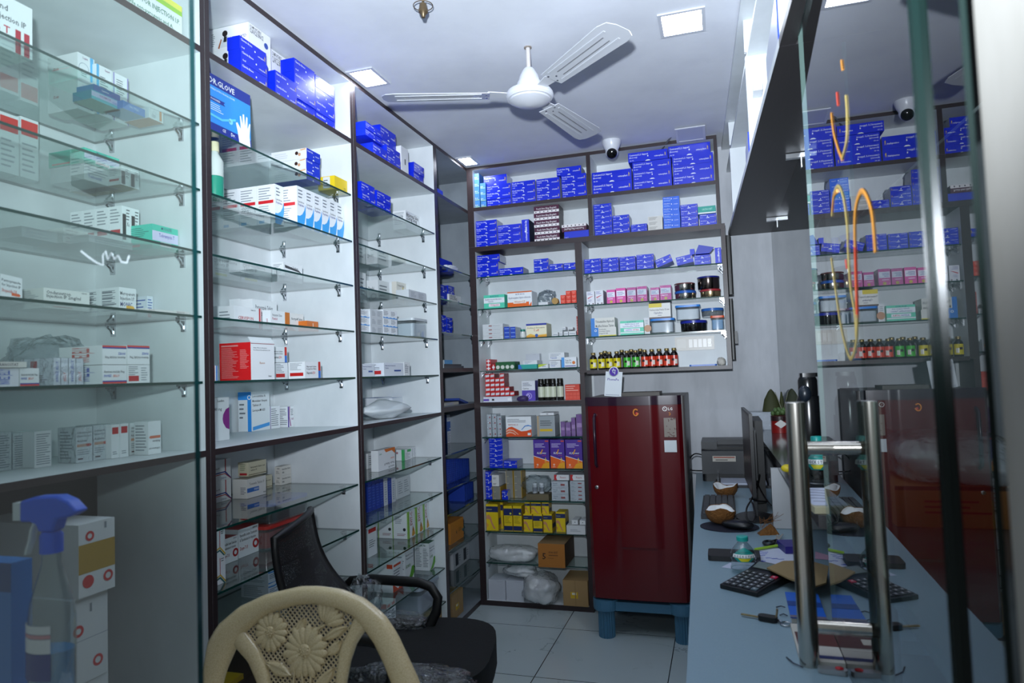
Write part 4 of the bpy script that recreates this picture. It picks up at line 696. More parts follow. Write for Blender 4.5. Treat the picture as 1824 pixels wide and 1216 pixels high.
def tub(label, c, w, d, h, lid, body='#c9d2d8', fill=None, rz=0, grp=None, name='plastic_container', cat='container', par=None):
    t = thing(name, label, cat, c, rz, grp)
    gm = glassmat('clear_plastic', '#f2f6f8', f0=.05, rough=.08, gain=2, haze=.10)
    r = min(w, d)*.16
    if fill: MB().rbox(-w/2+.008, w/2-.008, -d/2+.008, d/2-.008, .006, h*.72, r*.7, M(fill, .5)).build('contents', t)
    MB().rbox(-w/2+.004, w/2-.004, -d/2+.004, d/2-.004, .0005, h-.012, r, gm).build('container_body', t, smooth=40)
    MB().rbox(-w/2, w/2, -d/2, d/2, h-.0115, h, r, lid if not isinstance(lid, str) else M(lid, .35)).build('lid', t, smooth=40)
    return t
ym = yAt(500, -1.62, .80)
tub('clear plastic box with red lid under the blue-lidded one', (-1.66, ym, .7478), .16, .26, .085, '#b8322c', fill='#8a3a38')
tub('clear plastic box with bright blue lid, second low shelf', (-1.66, ym+.02, .834), .15, .24, .075, '#1f5fd8', fill='#23262e')
# ---- third bay
g = 'blue support boxes on the top deck of the third bay'
LB(D, -1.445, 652, 683.5, 215, 'support', 'blue support box in upper pair beside the post, {r} down', 2, dep=.1, dz=.078, grp=g, jig=.004)
LB(D, -1.43, 664, 689, 253, 'support', 'blue support box at the foot of the first column, third bay', dep=.09, grp=g)
LB(D, -1.47, 679, 707, 221, 'support', 'blue support box in second upper pair, {r} down, third bay', 2, dep=.1, dz=.079, grp=g, jig=.004)
LB(D, -1.43, 690, 714, 257, 'support', 'blue support box in second lower pair, {r} down, third bay', 2, dep=.04, grp=g, jig=.003)
LB(D, -1.45, 715.5, 728, 259, 'whitesm', 'white upright box between blue pairs on the top deck', dep=.06, grp=g)
LB(D, -1.44, 738, 756, 288, 'support', 'blue support box in last pair of the top deck, {r} down', 2, dep=.1, grp=g, jig=.004)
g = 'goods on the top glass shelf of the third bay'
LB(2.114, -1.44, 645, 669, 322, 'support', 'blue box in first stack on top glass shelf, {r} down, third bay', 2, dep=.12, grp=g, jig=.004)
LB(2.114, -1.44, 672, 697, 338, 'support', 'blue box in second stack on top glass shelf, {r} down, third bay', 2, dep=.1, grp=g, jig=.004)
LB(2.114, -1.51, 723, 749, 374, 'metho', 'white methotrexate carton on the top glass shelf, third bay', pl=700, grp=g)
LB(1.920, -1.65, 651, 674, 452, 'white_m', 'white carton lying on the second glass shelf, third bay', dep=.15, grp=g)
g = 'goods on the third glass shelf of the third bay'
LB(1.737, -1.71, 641, 653, 484, 'white_m', 'white carton close to the dark post, third shelf of third bay', dep=.1, grp=g)
LB(1.737, -1.70, 674, 698.5, 498, 'white_m', 'white carton with round mark, third shelf of third bay', pl=653, grp=g)
LB(1.737, -1.60, 707, 728, 501, 'cream_y', 'cream carton with yellow mark, {r} of two down, third bay', 2, pl=698, grp=g)
LB(1.737, -1.44, 728, 759, 515, 'grid_w', 'white carton last on the third shelf of the third bay', dep=.07, grp=g)
g = 'blue-wave cartons on the fourth glass shelf of the third bay'
LB(1.549, -1.475, 641, 659, 550, 'wave_b', 'white blue-wave carton beside the post, {r} of three down', 3, dep=.1, grp=g)
LB(1.549, -1.47, 660, 682.5, 550, 'grid_w', 'white fine-print carton in second column, {r} of three down', 3, dep=.12, grp=g)
LB(1.549, -1.47, 683, 708, 551, 'wave_b', 'white blue-wave carton, {r} of three down, {c} of two columns', 3, nc=2, dep=.1, grp=g)
tub('clear lidded plastic box on the fourth glass shelf, third bay', (-1.49, (yAt(710, -1.5, 1.56)+yAt(748, -1.5, 1.56))/2, 1.5498), .11, .17, .095, '#c4ccd0', fill='#c2ccd2')
g = 'cartons on the fifth glass shelf of the third bay'
LB(1.360, -1.47, 645, 667, 648, 'mont', 'white carton with red label end, fifth shelf of third bay', dep=.1, grp=g)
LB(1.360, -1.45, 684, 719, 646, 'mont', 'white budesonide carton with blue bar, fifth shelf of third bay', dep=.1, grp=g)
LB(1.360, -1.45, 720, 730, 645, 'white_m', 'narrow white carton end, fifth shelf of third bay', dep=.1, grp=g)
g = 'goods on the middle board of the third bay'
LB(S2, -1.64, 700, 728, 709, 'blue_ln', 'white carton with blue and red lines behind the pouch', dep=.1, grp=g)
LB(S2, -1.66, 672, 699, 709, 'blue_ln', 'blue-topped white carton nearly hidden by the pouch', dep=.1, grp=g)
blob('cloth_pouch', (-1.53, yAt(686, -1.53, 1.18), S2+.001), (.10, .20, .05), M('#d5dbde', .5, bump=.3, scale=25), 'white soft pouch lying on the middle board of third bay', 'pouch', amp=.16, freq=1.6, seed=5, squash=1.35)
g = 'cartons on the first low shelf of the third bay'
LB(.929, -1.50, 674, 704, 803, 'lucio', 'white carton with orange corner lying upside down, third bay', pl=661, grp=g)
LB(.929, -1.56, 720, 732, 801, 'green_s', 'white carton with green stripe, first low shelf of third bay', dep=.1, grp=g)
LB(.929, -1.57, 733, 751, 797, 'purple_v', 'slim white carton with lilac edge, {c} of two, third bay', nc=2, dep=.1, grp=g)
LB(.929, -1.60, 655, 672, 808, 'white_m', 'white carton behind the upside-down one, third bay', dep=.1, grp=g)
g = 'medicine strip boxes on the second low shelf'
for k in range(7):
    LB(.747, -1.555, 656+7.1*k, 662.6+7.1*k, 857-.9*k, 'strip_g' if k in (4, 6) else 'strip_b', 'upright %s strip box, %s along the second low shelf' % ('grey' if k in (4, 6) else 'dark blue', ORD[k]), dep=.16, grp=g)
LB(.747, -1.57, 707, 730.5, 853, 'grid_w', 'pale carton with printed columns beside the strip boxes', dep=.16, grp=g)
g = 'green-edged vitamin cartons on the third low shelf'
for k, (a, b, yt) in enumerate(((727, 740, 912), (741, 754, 904), (755, 767, 898))):
    LB(.560, -1.505, a, b, yt, 'evit', 'green-edged EVIT-C carton, %s column, {d} row deep' % ORD[k], nd=3 if k == 0 else 1, dep=.24 if k == 0 else .08, grp=g)
LB(.560, -1.53, 656, 672, 942, 'redhead', 'small white carton with red head, third low shelf', dep=.05)
g = 'cartons on the fourth low shelf of the third bay'
LB(.357, -1.478, 765, 784, 968, 'econ', 'white green-topped ECONUR carton by the dark post', pl=739, grp=g)
LB(.357, -1.50, 722, 738, 980, 'econ', 'white ECONUR carton next to the orange-edged ones', dep=.1, grp=g)
LB(.357, -1.50, 700, 718, 1006, 'arrow_o', 'white carton with orange chevrons, {d} row into fourth low shelf', nd=3, dep=.30, grp=g)
g = 'goods at the foot of the third bay'
LB(.186, -1.47, 690, 706, 1048, 'arrow_o', 'white carton with orange chevrons near armrest, {c} of two, lowest shelf', nc=2, dep=.1, grp=g)
tub('clear plastic tub on the lowest glass shelf, third bay', (-1.53, yAt(752, -1.5, .2), .1868), .16, .24, .13, '#aeb6c4', fill='#b4b8c4')
LB(.029, -1.45, 768, 800, 1085, 'brown_p', 'plain brown cardboard box at the foot of third bay', dep=.2)
# ---- corner bay
LB(D, -1.44, 779, 789, 335, 'plain_blue', 'blue box on the top deck of the corner bay', dep=.1)
g = 'goods in the corner bay'
LB(1.955, -1.53, 782, 806, 458, 'plain_blue', 'crushed blue box on the highest glass shelf, corner bay', dep=.1, grp=g)
blob('plastic_pouch', (-1.465, 3.60, 1.9555), (.03, .08, .018), M('#cfd3da', .3, bump=.4), 'white pouch lying in front of the crushed blue box', 'pouch', amp=.2, seed=9)
LB(1.772, -1.56, 784, 797, 506, 'small_blue', 'blue box in first stack of corner bay, {r} of two down', 2, dep=.1, grp=g)
LB(1.772, -1.57, 799, 810, 508, 'small_blue', 'blue box in second stack of corner bay, {r} of two down', 2, dep=.1, grp=g)
LB(1.772, -1.56, 800, 832, 523, 'brace_w', 'white brace box with blue dot lying in the corner bay', dep=.06, grp=g)
LB(1.590, -1.53, 784, 796, 560, 'small_blue', 'blue carton on third corner shelf, {r} of three down, first stack', 3, dep=.1, grp=g, jig=.004)
LB(1.590, -1.53, 797, 807, 565, 'small_blue', 'blue carton on third corner shelf, {r} of three down, second stack', 3, dep=.1, grp=g, jig=.004)
for k, (cc, a, b, h0) in enumerate((('#3a434c', 791, 826, .012), ('#2a3138', 791, 822, .010), ('#3f88b8', 792, 806, .022))):
    yy = yAt(a, -1.45, 1.4), yAt(b, -1.45, 1.4)
    o = MB().box(-1.56, -1.45, yy[0], yy[1], 0, h0, M(cc, .5), dict(F=M('#9aa3a8'), R=M(cc, .4))).build('file_folder', loc=(0, 0, 1.3955+[0, .0125, .023][k]))
    tag(o, ['grey folder lowest in the pile on corner bay board', 'dark folder midway in the pile on corner bay board', 'small blue case on top of the folder pile, corner bay'][k], 'folder' if k < 2 else 'case', g)
LB(1.185, -1.47, 792, 817, 718, 'folder', 'pale thick book lying on the lower corner board', dep=.12, grp=g)[0].data.materials[0] = M('#a8a59c', .6)
o = LB(1.185, -1.46, 818, 834, 716, 'folder', 'dark folder slumped beside the book, lower corner board', dep=.12, grp=g)[0]; o.rotation_euler = (0, R(12), R(90)); o.location.z += .008
LB(.930, -1.66, 797, 834, 739, 'hospi', 'white and blue carton facing forward in the corner bay', dep=.12, grp=g)
for k in range(12):
    LB(.746, -1.495, 797+3.3*k, 799.9+3.3*k, 819-.2*k, 'strip_b', 'upright blue strip box, %s of a dozen in corner bay' % (ORD[k] if k < 10 else ('eleventh', 'twelfth')[k-10]), dep=.09, grp='a dozen strip boxes in the corner bay')
LB(.614, -1.57, 803, 824, 867, 'hospi', 'pale carton on the fifth shelf of the corner bay', dep=.12, grp=g)
for k in range(5):
    LB(.614, -1.47, 828+3.2*k, 830.8+3.2*k, 862-k, 'strip_b', 'upright blue box, %s along the fifth corner shelf' % ORD[k], dep=.1, grp='upright boxes on the fifth corner shelf')
LB(.427, -1.46, 803, 826, 933, 'orange4', 'orange cardboard box marked 4 in the corner bay', dep=.16, grp=g)
blob('plastic_pack', (-1.52, 3.66, .4278), (.055, .075, .042), glassmat('teal_film', '#7fb8b8', f0=.06, rough=.15, bump=1, bscale=40, gain=2.2, haze=.3, hazecol='#6fa8ac'), 'teal plastic-wrapped roll pack beside the orange box', 'pack', amp=.2, seed=11)
LB(.208, -1.56, 808, 836, 985, 'pic_w', 'white carton with dark picture, {c} of two, corner bay', nc=2, dep=.12, grp=g)
LB(.029, -1.45, 806, 825.5, 1062, 'brown', 'brown cardboard box with yellow label, corner bay foot', dep=.2, grp=g)
blob('plastic_bag', (-1.58, 3.60, .0295), (.10, .12, .07), FILMD, 'big clear plastic bag behind the yellow-labelled box, corner bay', 'bag', amp=.2, seed=13)

# ================================================================ BACK CABINETS
YF, YW = 3.797, 4.024
def panel(t, nm, x0, x1, z0, z1, y0=YF, y1=YW-.006, m=WHT, front=LAM, **fm):
    d = dict(F=front); d.update(fm)
    return MB().box(x0, x1, y0, y1, z0, z1, m, d).build(nm, t)
t = thing('shelf_cabinet', 'wide dark-framed top cabinet on the back wall with four compartments', 'cabinet', group='back wall cabinets')
panel(t, 'side_panel', -1.4195, -1.38, 2.1215, 2.609); panel(t, 'side_panel', .02, .037, 2.1215, 2.609, R=LAM)
panel(t, 'top_panel', -1.38, .02, 2.589, 2.609); panel(t, 'back_panel', -1.4195, .037, 2.0925, 2.609, YW-.0055, YW, front=WHT)
panel(t, 'divider', -.684, -.66, 2.3605, 2.589, F=LAM); panel(t, 'divider', -.684, -.66, 2.1215, 2.338, F=LAM)
panel(t, 'fixed_shelf', -1.38, -.6845, 2.338, 2.360, T=LAM); panel(t, 'fixed_shelf', -.66, .02, 2.338, 2.360, T=LAM)
panel(t, 'bottom_board', -1.4195, .057, 2.092, 2.121, D=LAM, R=LAM, T=LAM)
panel(t, 'fixed_shelf', -.684, -.66, 2.338, 2.360)
CL = [1.938, 1.745, 1.560, 1.376, .981, .798, .613, .430, .249]
t1 = thing('shelf_cabinet', 'tall narrow back cabinet between the corner post and the fridge', 'cabinet', group='back wall cabinets')
panel(t1, 'side_panel', -1.4195, -1.38, .0, 2.0915); panel(t1, 'side_panel', -.771, -.7305, 1.3425, 2.0915); panel(t1, 'side_panel', -.771, -.745, 0, 1.342, R=LAM)
panel(t1, 'base_board', -1.38, -.771, .0, .03); panel(t1, 'fixed_shelf', -1.38, -.771, 1.164, 1.187)
panel(t1, 'back_panel', -1.4195, -.731, 0, 2.0915, YW-.0055, YW, front=WHT)
t2 = thing('shelf_cabinet', 'back cabinet hanging over the maroon fridge with glass shelves', 'cabinet', group='back wall cabinets')
panel(t2, 'side_panel', .035, .057, 1.355, 2.0915, R=LAM); panel(t2, 'bottom_board', -.730, .057, 1.334, 1.3545, D=LAM, R=LAM)
panel(t2, 'back_panel', -.730, .057, 1.334, 2.0915, YW-.0055, YW, front=WHT)
CRm = [1.908, 1.728, 1.545]
def backglass(t, x0, x1, zs):
    for z in zs:
        s = glass_sheet('glass_shelf', x0+.002, x1-.002, YF+.004, YW-.008, z, .007, t)
        for y in (YF+.045, YW-.05):
            for xx, sd in ((x0, 1), (x1, -1)):
                g = MB(); p = V((xx, y, z-.007))
                g.cbox(p+V((sd*.003, 0, -.0165)), (.006, .012, .032), CHROME); g.cbox(p+V((sd*.014, 0, -.003)), (.022, .014, .004), CHROME)
                g.tube([p+V((sd*.006, 0, -.024)), p+V((sd*.013, 0, -.014)), p+V((sd*.024, 0, -.006))], .004, CHROME, 6)
                g.build('shelf_bracket', s)
backglass(t1, -1.38, -.771, CL); backglass(t2, -.7295, .035, CRm)
# ================================================================ GOODS ON THE BACK CABINETS
U, MZ = 2.360, 2.121
g = 'blue support boxes on the top deck of the back cabinet'
for k, (a, b, yt, n) in enumerate(((842, 855, 309, 5), (856, 866, 326, 4))):
    KB(U, 3.81, a, b, yt, 'sky_end', 'pale blue box end, %s column from corner, {r} down its column' % ORD[k], n, grp=g, jig=.003)
KB(U, 3.812, 867, 910.5, 328, 'pouch_sling', 'blue sling box next to the pale box ends, {r} down its stack', 3, grp=g, jig=.004)
hz = zAt(328, -1.25, 3.81)-U
KB(U, 3.835, 863, 904, 312, 'pouch_sling', 'glare-lit blue sling box set askew on the first stack', dz=hz+.002, grp=g)
KB(U, 3.812, 912, 954.5, 322, 'pouch_sling', 'blue sling box in second stack from corner, {r} down, top deck', 3, grp=g, jig=.005)
KB(U, 3.812, 956, 998, 317, 'pouch_sling', 'blue sling box in third stack from corner, {r} down, top deck', 3, grp=g, jig=.005)
KB(U, 3.812, 1001, 1045, 310, 'pouch_sling', 'blue sling box in fourth stack from corner, {r} down, top deck', 3, grp=g, jig=.005)
hz = zAt(311, -.78, 3.81)-U
KB(U, 3.815, 993, 1037, 297, 'pouch_sling', 'blue sling box topping the fourth stack from the corner', dz=hz+.002, grp=g)
g = 'boxes on the second deck of the back cabinet'
KB(MZ, 3.812, 842, 886, 393, 'pouch_sling', 'blue sling box in corner stack of second deck, {r} down', 4, grp=g, jig=.004)
KB(MZ, 3.812, 887, 929, 400, 'pouch_sling', 'blue sling box in second stack of second deck, {r} down', 3, grp=g, jig=.004)
kind('upblue', BL, [('v', 'F', 'Pouch Arm Sling', .7, .55, .3, W_, .4), ('v', 'F', 'osteoplast', .7, .08, .3, W_, .3), ('e', 'F', .5, .48, .04, W_)], {'R': '#2a2f48'}, name='support_box', cat='box', rough=.3)
KB(MZ, 3.812, 930, 943.5, 391, 'upblue', 'blue sling box standing upright beside the maroon stack', grp=g)
KB(MZ, 3.815, 952, 997, 366, 'maroon', 'maroon sling box with white strip, {r} down the five-high stack', 5, grp=g, jig=.008)
KB(MZ, 3.815, 1005, 1049, 411, 'plain_blue', 'plain blue box under the inverted maroon one, second deck', grp=g)
hz = zAt(411, -.75, 3.81)-MZ
KB(MZ, 3.813, 1001, 1045, 399, 'maroon_i', 'inverted maroon box lying on the plain blue one', dz=hz+.001, grp=g)
g = 'lumbar support boxes on the top deck over the fridge side'
KB(U, 3.811, 1055, 1126, 304, 'support', 'wide blue lumbar box in low stack under camera, {r} down', 2, grp=g, jig=.003)
KB(U, 3.811, 1128, 1197, 286, 'support', 'wide blue lumbar box in middle stack, {r} down of lower three', 3, grp=g, jig=.004)
hz = zAt(285, -.3, 3.81)-U
KB(U, 3.812, 1121, 1192, 269, 'support', 'wide blue lumbar box topping the middle stack', dz=hz+.002, grp=g)
KB(U, 3.811, 1199, 1272, 275, 'support', 'wide blue lumbar box in end stack, {r} down of lower three', 3, grp=g, jig=.004)
hz = zAt(274, -.05, 3.81)-U
KB(U, 3.813, 1193, 1268, 257, 'support', 'wide blue lumbar box topping the end stack', dz=hz+.002, grp=g)
g = 'small boxes on the second deck over the fridge side'
KB(MZ, 3.811, 1059, 1091, 363, 'small_blue', 'small blue box in the six-high stack by divider, {r} down', 6, grp=g, jig=.003)
KB(MZ, 3.811, 1092, 1122, 383, 'small_blue', 'small blue box beside the six-high stack, {r} of three down', 3, grp=g, jig=.003)
KB(MZ, 3.811, 1124, 1153, 399, 'small_blue', 'small blue box before the cream pair, {r} of two down', 2, grp=g, jig=.003)
KB(MZ, 3.815, 1154, 1180.5, 385, 'cream', 'small cream carton between blue stacks, {r} of three down', 3, grp=g, jig=.004)
KB(MZ, 3.811, 1182, 1212, 350, 'light_blue', 'bright blue wrist box in tallest stack of second deck, {r} down', 6, grp=g, jig=.003)
KB(MZ, 3.811, 1213, 1244, 364, 'small_blue', 'small blue box behind teal-topped stack, {r} of four down', 4, grp=g, jig=.003)
KB(MZ, 3.811, 1246, 1277, 381, 'small_blue', 'small blue box under the teal one, {r} of two down', 2, grp=g, jig=.002)
hz = zAt(380, -.02, 3.81)-MZ
KB(MZ, 3.811, 1244, 1276, 367, 'teal_small', 'small teal box topping the end stack of second deck', dz=hz+.001, grp=g)
g = 'blue boxes on the first glass shelf over the fridge'
for k, (a, b, yt) in enumerate(((1041, 1071.5, 461), (1073, 1102.5, 459), (1104, 1132.5, 457), (1134, 1165, 453))):
    KB(CRm[0], 3.813, a, b, yt, 'small_blue', 'small blue binder box, %s stack over the fridge, {r} of three down' % ORD[k], 3, grp=g, jig=.003)
o = KB(CRm[0], 3.813, 1170, 1200, 463, 'small_blue', 'tilted blue box leaning on the shelf before open ones', grp=g)[0]; o.rotation_euler[1] = R(-20); o.location.z += .018
o = KB(CRm[0], 3.813, 1206, 1236, 459, 'small_blue', 'second tilted blue box under the open flap', grp=g)[0]; o.rotation_euler[1] = R(-10); o.location.z += .012
KB(CRm[0], 3.813, 1237, 1266, 454, 'small_blue', 'blue box under the opened blue lid, {r} of two down', 2, grp=g)
x0 = xAt(1238, 3.82, 2.0); zt = zAt(453, x0, 3.82)+.002
o = MB().box(0, .075, 0, .10, 0, .004, M('#1a37d2', .35)).box(-.028, -.004, 0, .06, .0, .03, M('#1a37d2', .35)).poly([(0, 0, .004), (.02, 0, .05), (.10, .0, .03), (.08, 0, .004)], M('#162fb0', .35)).poly([(.08, .004, .004), (.10, .004, .03), (.02, .004, .05), (0, .004, .004)], M('#162fb0', .35)).build('opened_box', loc=(x0, 3.822, zt))
tag(o, 'opened blue box with raised flap on the end stack', 'box', g)
KB(CRm[0], 3.815, 1274, 1285.5, 441, 'upblue', 'small blue box standing upright against the end post', grp=g)
g = 'cartons on the second glass shelf over the fridge'
KB(CRm[1], 3.815, 1045, 1059.5, 519, 'whiteswirl', 'white carton with red swirl, {c} of two beside mid post', grp=g)
KB(CRm[1], 3.815, 1060.5, 1075, 517, 'whiteswirl', 'second white swirl carton next to the pink ones', grp=g)
for k, (a, b, yt) in enumerate(((1081, 1096.5, 516), (1097.5, 1115, 513), (1117, 1133.5, 512), (1134.5, 1153, 510), (1159, 1175, 512), (1176, 1196, 508))):
    o = KB(CRm[1], 3.815, a, b, yt, 'pinkbox', 'pink-and-white carton, %s along the shelf over the fridge' % ORD[k], grp=g)[0]
    if k > 1: film_wrap(o, .0005)
def tin(label, a, b, yt, zb, lid, body, Y=3.885, grp=None, lidz=.14):
    x0, x1 = xAt(a, Y, zb+.03), xAt(b, Y, zb+.03); r = (x1-x0)/2; h = zAt(yt, (x0+x1)/2, Y-r)-zb
    t = thing('round_container', label, 'container', ((x0+x1)/2, Y, zb+.0006), group=grp)
    MB().lathe([(r*.9, 0), (r*.96, .006), (r*.97, h*(1-lidz)-.0005)], body, n=28).build('container_body', t, smooth=50)
    lm = M(lid, .3); MB().lathe([(r, h*(1-lidz)), (r, h*.97), (r*.95, h)], lm, n=28).build('lid', t, smooth=50)
    return h
SS = M('#c9c6c0', .16, metal=1); DS = M('#6a5f5c', .15, metal=1)
g = 'round lidded containers over the fridge'
h1 = tin('round steel tin with blue lid under the red-lidded one', 1202, 1240, 517, CRm[1], '#2a62b8', SS, grp=g, lidz=.3)
tin('round steel tin with dark red lid stacked on blue-lidded tin', 1201, 1238, 503, CRm[1]+h1+.001, '#6a3436', SS, grp=g, lidz=.16)
h1 = tin('round steel tin with red lid at the shelf end', 1247, 1284, 514, CRm[1], '#a03038', M('#c8b089', .2, metal=1), grp=g, lidz=.25)
tin('large dark steel tin with navy lid, tallest on the shelf', 1242, 1282, 491, CRm[1]+h1+.001, '#1f2a86', DS, Y=3.888, grp=g, lidz=.12)
g = 'goods on the third glass shelf over the fridge'
KB(CRm[2], 3.83, 1053, 1096, 566, 'telm', 'white and blue trimetazidine carton behind the yellow-edged one', grp=g)
KB(CRm[2], 3.813, 1056, 1098, 583, 'telm2', 'white and blue carton with yellow lower edge in front', dep=.016, grp=g)
KB(CRm[2], 3.815, 1105, 1147, 571, 'tealw', 'teal and white azithromycin carton over the fridge', grp=g)
KB(CRm[2], 3.85, 1148, 1158, 566, 'tanw', 'slim white carton with tan circle over the fridge', grp=g)
def ctub(label, a, b, yt, zb, lid, Y0=3.815, d=.13, grp=None, fill='#c9cfd6', name='plastic_container', cat='container'):
    x0, x1 = xAt(a, Y0, zb+.02), xAt(b, Y0, zb+.02); h = zAt(yt, (x0+x1)/2, Y0)-zb
    tub(label, ((x0+x1)/2, Y0+d/2, zb+.0006), x1-x0, d, h, lid, fill=fill, grp=grp, name=name, cat=cat); return h
h1 = ctub('clear box with bright blue lid holding white slips', 1158, 1202, 567, CRm[2], '#2f86e0', grp=g)
KB(CRm[2]+h1, 3.815, 1156, 1195, 540, 'yeltop', 'white povidone carton with yellow corner on a clear box', grp=g)
h1 = tin('round clear tub with navy lid below the blue-lidded one', 1212, 1260, 570, CRm[2], '#232f9a', glassmat('clear_dark', '#6a6466', f0=.08, rough=.05, gain=2, haze=.1, hazecol='#3a3234'), Y=3.885, grp=g, lidz=.24)
ctub('large clear box with blue lid filled with white strips', 1203, 1248, 543, CRm[2]+h1+.001, '#3a86d8', grp=g, fill='#d9dde2')
h1 = ctub('small clear box with orange lid and blue capsule strips', 1266, 1291, 562, CRm[2], '#d8562a', grp=g, fill='#6f9fc8', d=.1)
tin('round blue-lidded tub stacked on the orange-lidded box', 1249, 1289, 548, CRm[2]+h1+.001, '#2f66b0', glassmat('clear_grey', '#b9c0c6', f0=.08, rough=.05, gain=2, haze=.2), Y=3.885, grp=g, lidz=.34)
# syrup bottles
def syrup(px, col, label, Y=3.84, top=626, w=13.2, badge='#e6e2d8'):
    z = 1.3552; x = xAt(px, Y, z+.05); r = w/FPX*4.02/2*.96; h = zAt(top, x, Y)-z
    t = thing('syrup_bottle', label, 'bottle', (x, Y, z), group='syrup bottles over the fridge')
    am = M('#140a08', .08, coat=.6)
    MB().lathe([(r*.92, 0), (r, .004), (r, h*.66), (r*.8, h*.76), (r*.46, h*.83), (r*.46, h*.86)], am, n=20).build('bottle_body', t, smooth=50)
    g = MB()
    for (z0, z1, c, a0, a1) in ((.1, .62, col, -150, 30), (.18, .42, badge, -80, -40)):
        n = 10; rr = r*(1.012 if c == col else 1.02)
        A = [R(a0+(a1-a0)*k/n) for k in range(n+1)]
        g.add([(math.cos(a)*rr, math.sin(a)*rr, h*z0) for a in A]+[(math.cos(a)*rr, math.sin(a)*rr, h*z1) for a in A], [(k, k+1, n+2+k, n+1+k) for k in range(n)], M(c, .3))
    n = 8; A = [R(-125+40*k/n) for k in range(n+1)]
    g.add([(math.cos(a)*r*1.02, math.sin(a)*r*1.02, h*.34) for a in A]+[(math.cos(a)*r*1.02, math.sin(a)*r*1.02, h*.46) for a in A], [(k, k+1, n+2+k, n+1+k) for k in range(n)], M('#2a1a1e', .4))
    g.build('label_band', t)
    MB().lathe([(r*.6, h*.865), (r*.62, h*.87), (r*.62, h*.98), (r*.55, h)], M('#a08d5e', .3, metal=.7), n=20).build('cap', t, smooth=40)
cols = [(1057, '#d8c81c'), (1071.5, '#d8c81c'), (1085.5, '#d8c81c'), (1099, '#d8c81c'), (1117, '#44b83a'), (1132.5, '#44b83a'), (1148.5, '#d8422a'), (1161.5, '#d8422a'), (1174.5, '#d8422a'), (1188, '#d8422a'), (1201, '#c0382a')]
nm = {'#d8c81c': 'yellow', '#44b83a': 'green', '#d8422a': 'red', '#c0382a': 'dark red'}; cnt = {}
for px, c in cols:
    k = cnt[nm[c]] = cnt.get(nm[c], 0)+1
    syrup(px, c, '%s-labelled dark syrup bottle over the fridge, %s of its colour from mid post' % (nm[c], ORD[k-1]), top=628-(px-1057)*.06)
for k, px in enumerate((1078, 1108, 1125, 1141)):
    syrup(px, '#1a0e0c', 'dark unlabelled syrup bottle in the second row, %s from mid post' % ORD[k], Y=3.905, top=626-(px-1057)*.06, badge='#1a0e0c')
# switch board, tray, adapter
y = YW-.0062; p0 = at(1, 1202, 600, y); p1 = at(1, 1273, 622, y)
x0, x1, z0, z1 = p0.x, p1.x, zAt(625, p0.x, y), zAt(601, p0.x, y)
t = thing('switch_board', 'white switch panel with socket on the back board above bottles', 'switch board', (0, 0, 0))
MB().box(x0, x1, y-.012, y, z0, z1, M('#cfcac2', .35)).build('plate', t, bevel=.003)
hh = z1-z0; MB().box(x0+.012, x0+.062, y-.016, y-.0122, z0+.012, z1-.012, M('#d9d5ce', .35)).build('socket', t)
g = MB(); 
for k in range(5): g.box(x0+.078+k*.026, x0+.098+k*.026, y-.017, y-.0122, z0+.016, z1-.016, M('#dcd8d2', .3))
g.build('rocker_switches', t)
MB().lathe([(.012, 0), (.011, .01)], M('#dcd8d2', .3), n=20).build('regulator_knob', t).matrix_local = Matrix.Translation((x1-.026, y-.0122, (z0+z1)/2)) @ Matrix.Rotation(R(90), 4, 'X')
x0, x1 = xAt(1228, 3.83, 1.36), xAt(1277, 3.83, 1.36)
o = MB().rbox(x0, x1, 3.82, 3.92, 1.3552, 1.364, .01, M('#1f5fb8', .35)).build('blue_tray'); tag(o, 'flat blue tray lying on the board beside the bottles', 'tray')
blob('crumpled_bag', (xAt(1285, 3.87, 1.37), 3.87, 1.3552), (.022, .04, .024), M('#c9c4ba', .6, bump=.4), 'crumpled grey wrapper in the end corner over the fridge', 'wrapper', amp=.25, seed=21, sub=3)
# ---- narrow back cabinet
g = 'goods on the first glass shelf of the narrow back cabinet'
KB(CL[0], 3.812, 846.5, 888, 467.5, 'pouch_sling', 'blue sling box, {r} of lower two under the top shelf corner', 2, grp=g, jig=.002)
hz = zAt(467, -1.3, 3.81)-CL[0]
KB(CL[0], 3.814, 849, 891, 454, 'pouch_sling', 'blue sling box topping the corner stack, first glass shelf', dz=hz+.001, grp=g)
KB(CL[0], 3.812, 889, 932, 477, 'pouch_sling', 'single blue sling box beside the corner stack, first glass shelf', grp=g)
KB(CL[0], 3.82, 951, 977.5, 461, 'small_blue', 'small blue box, {r} of two down, first glass shelf', 2, grp=g)
KB(CL[0], 3.82, 978.5, 1003, 470, 'small_blue', 'small blue box beside the small pair, first glass shelf', grp=g)
KB(CL[0], 3.82, 1004, 1027, 468, 'small_blue', 'small blue box against the mid post, first glass shelf', grp=g)
g = 'goods on the second glass shelf of the narrow back cabinet'
KB(CL[1], 3.82, 862, 899, 525, 'teal_b', 'pale teal erythromycin carton on the second glass shelf', grp=g)
KB(CL[1], 3.82, 904, 948, 519, 'wavit', 'white and orange Wavit carton on the second glass shelf', grp=g)
o = MB().rbox(-.03, .03, 0, .07, 0, .018, .006, M('#d5d8da', .4)).build('medicine_carton', loc=(xAt(968, 3.83, 1.75), 3.82, CL[1]+.0006)); tag(o, 'white flat carton inside the clear bag, second glass shelf', 'carton', g)
blob('plastic_bag', (xAt(970, 3.9, 1.8), 3.955, CL[1]+.001), (.055, .03, .055), FILMD, 'grey clear plastic bag behind a flat carton, second shelf', 'bag', amp=.35, seed=23)
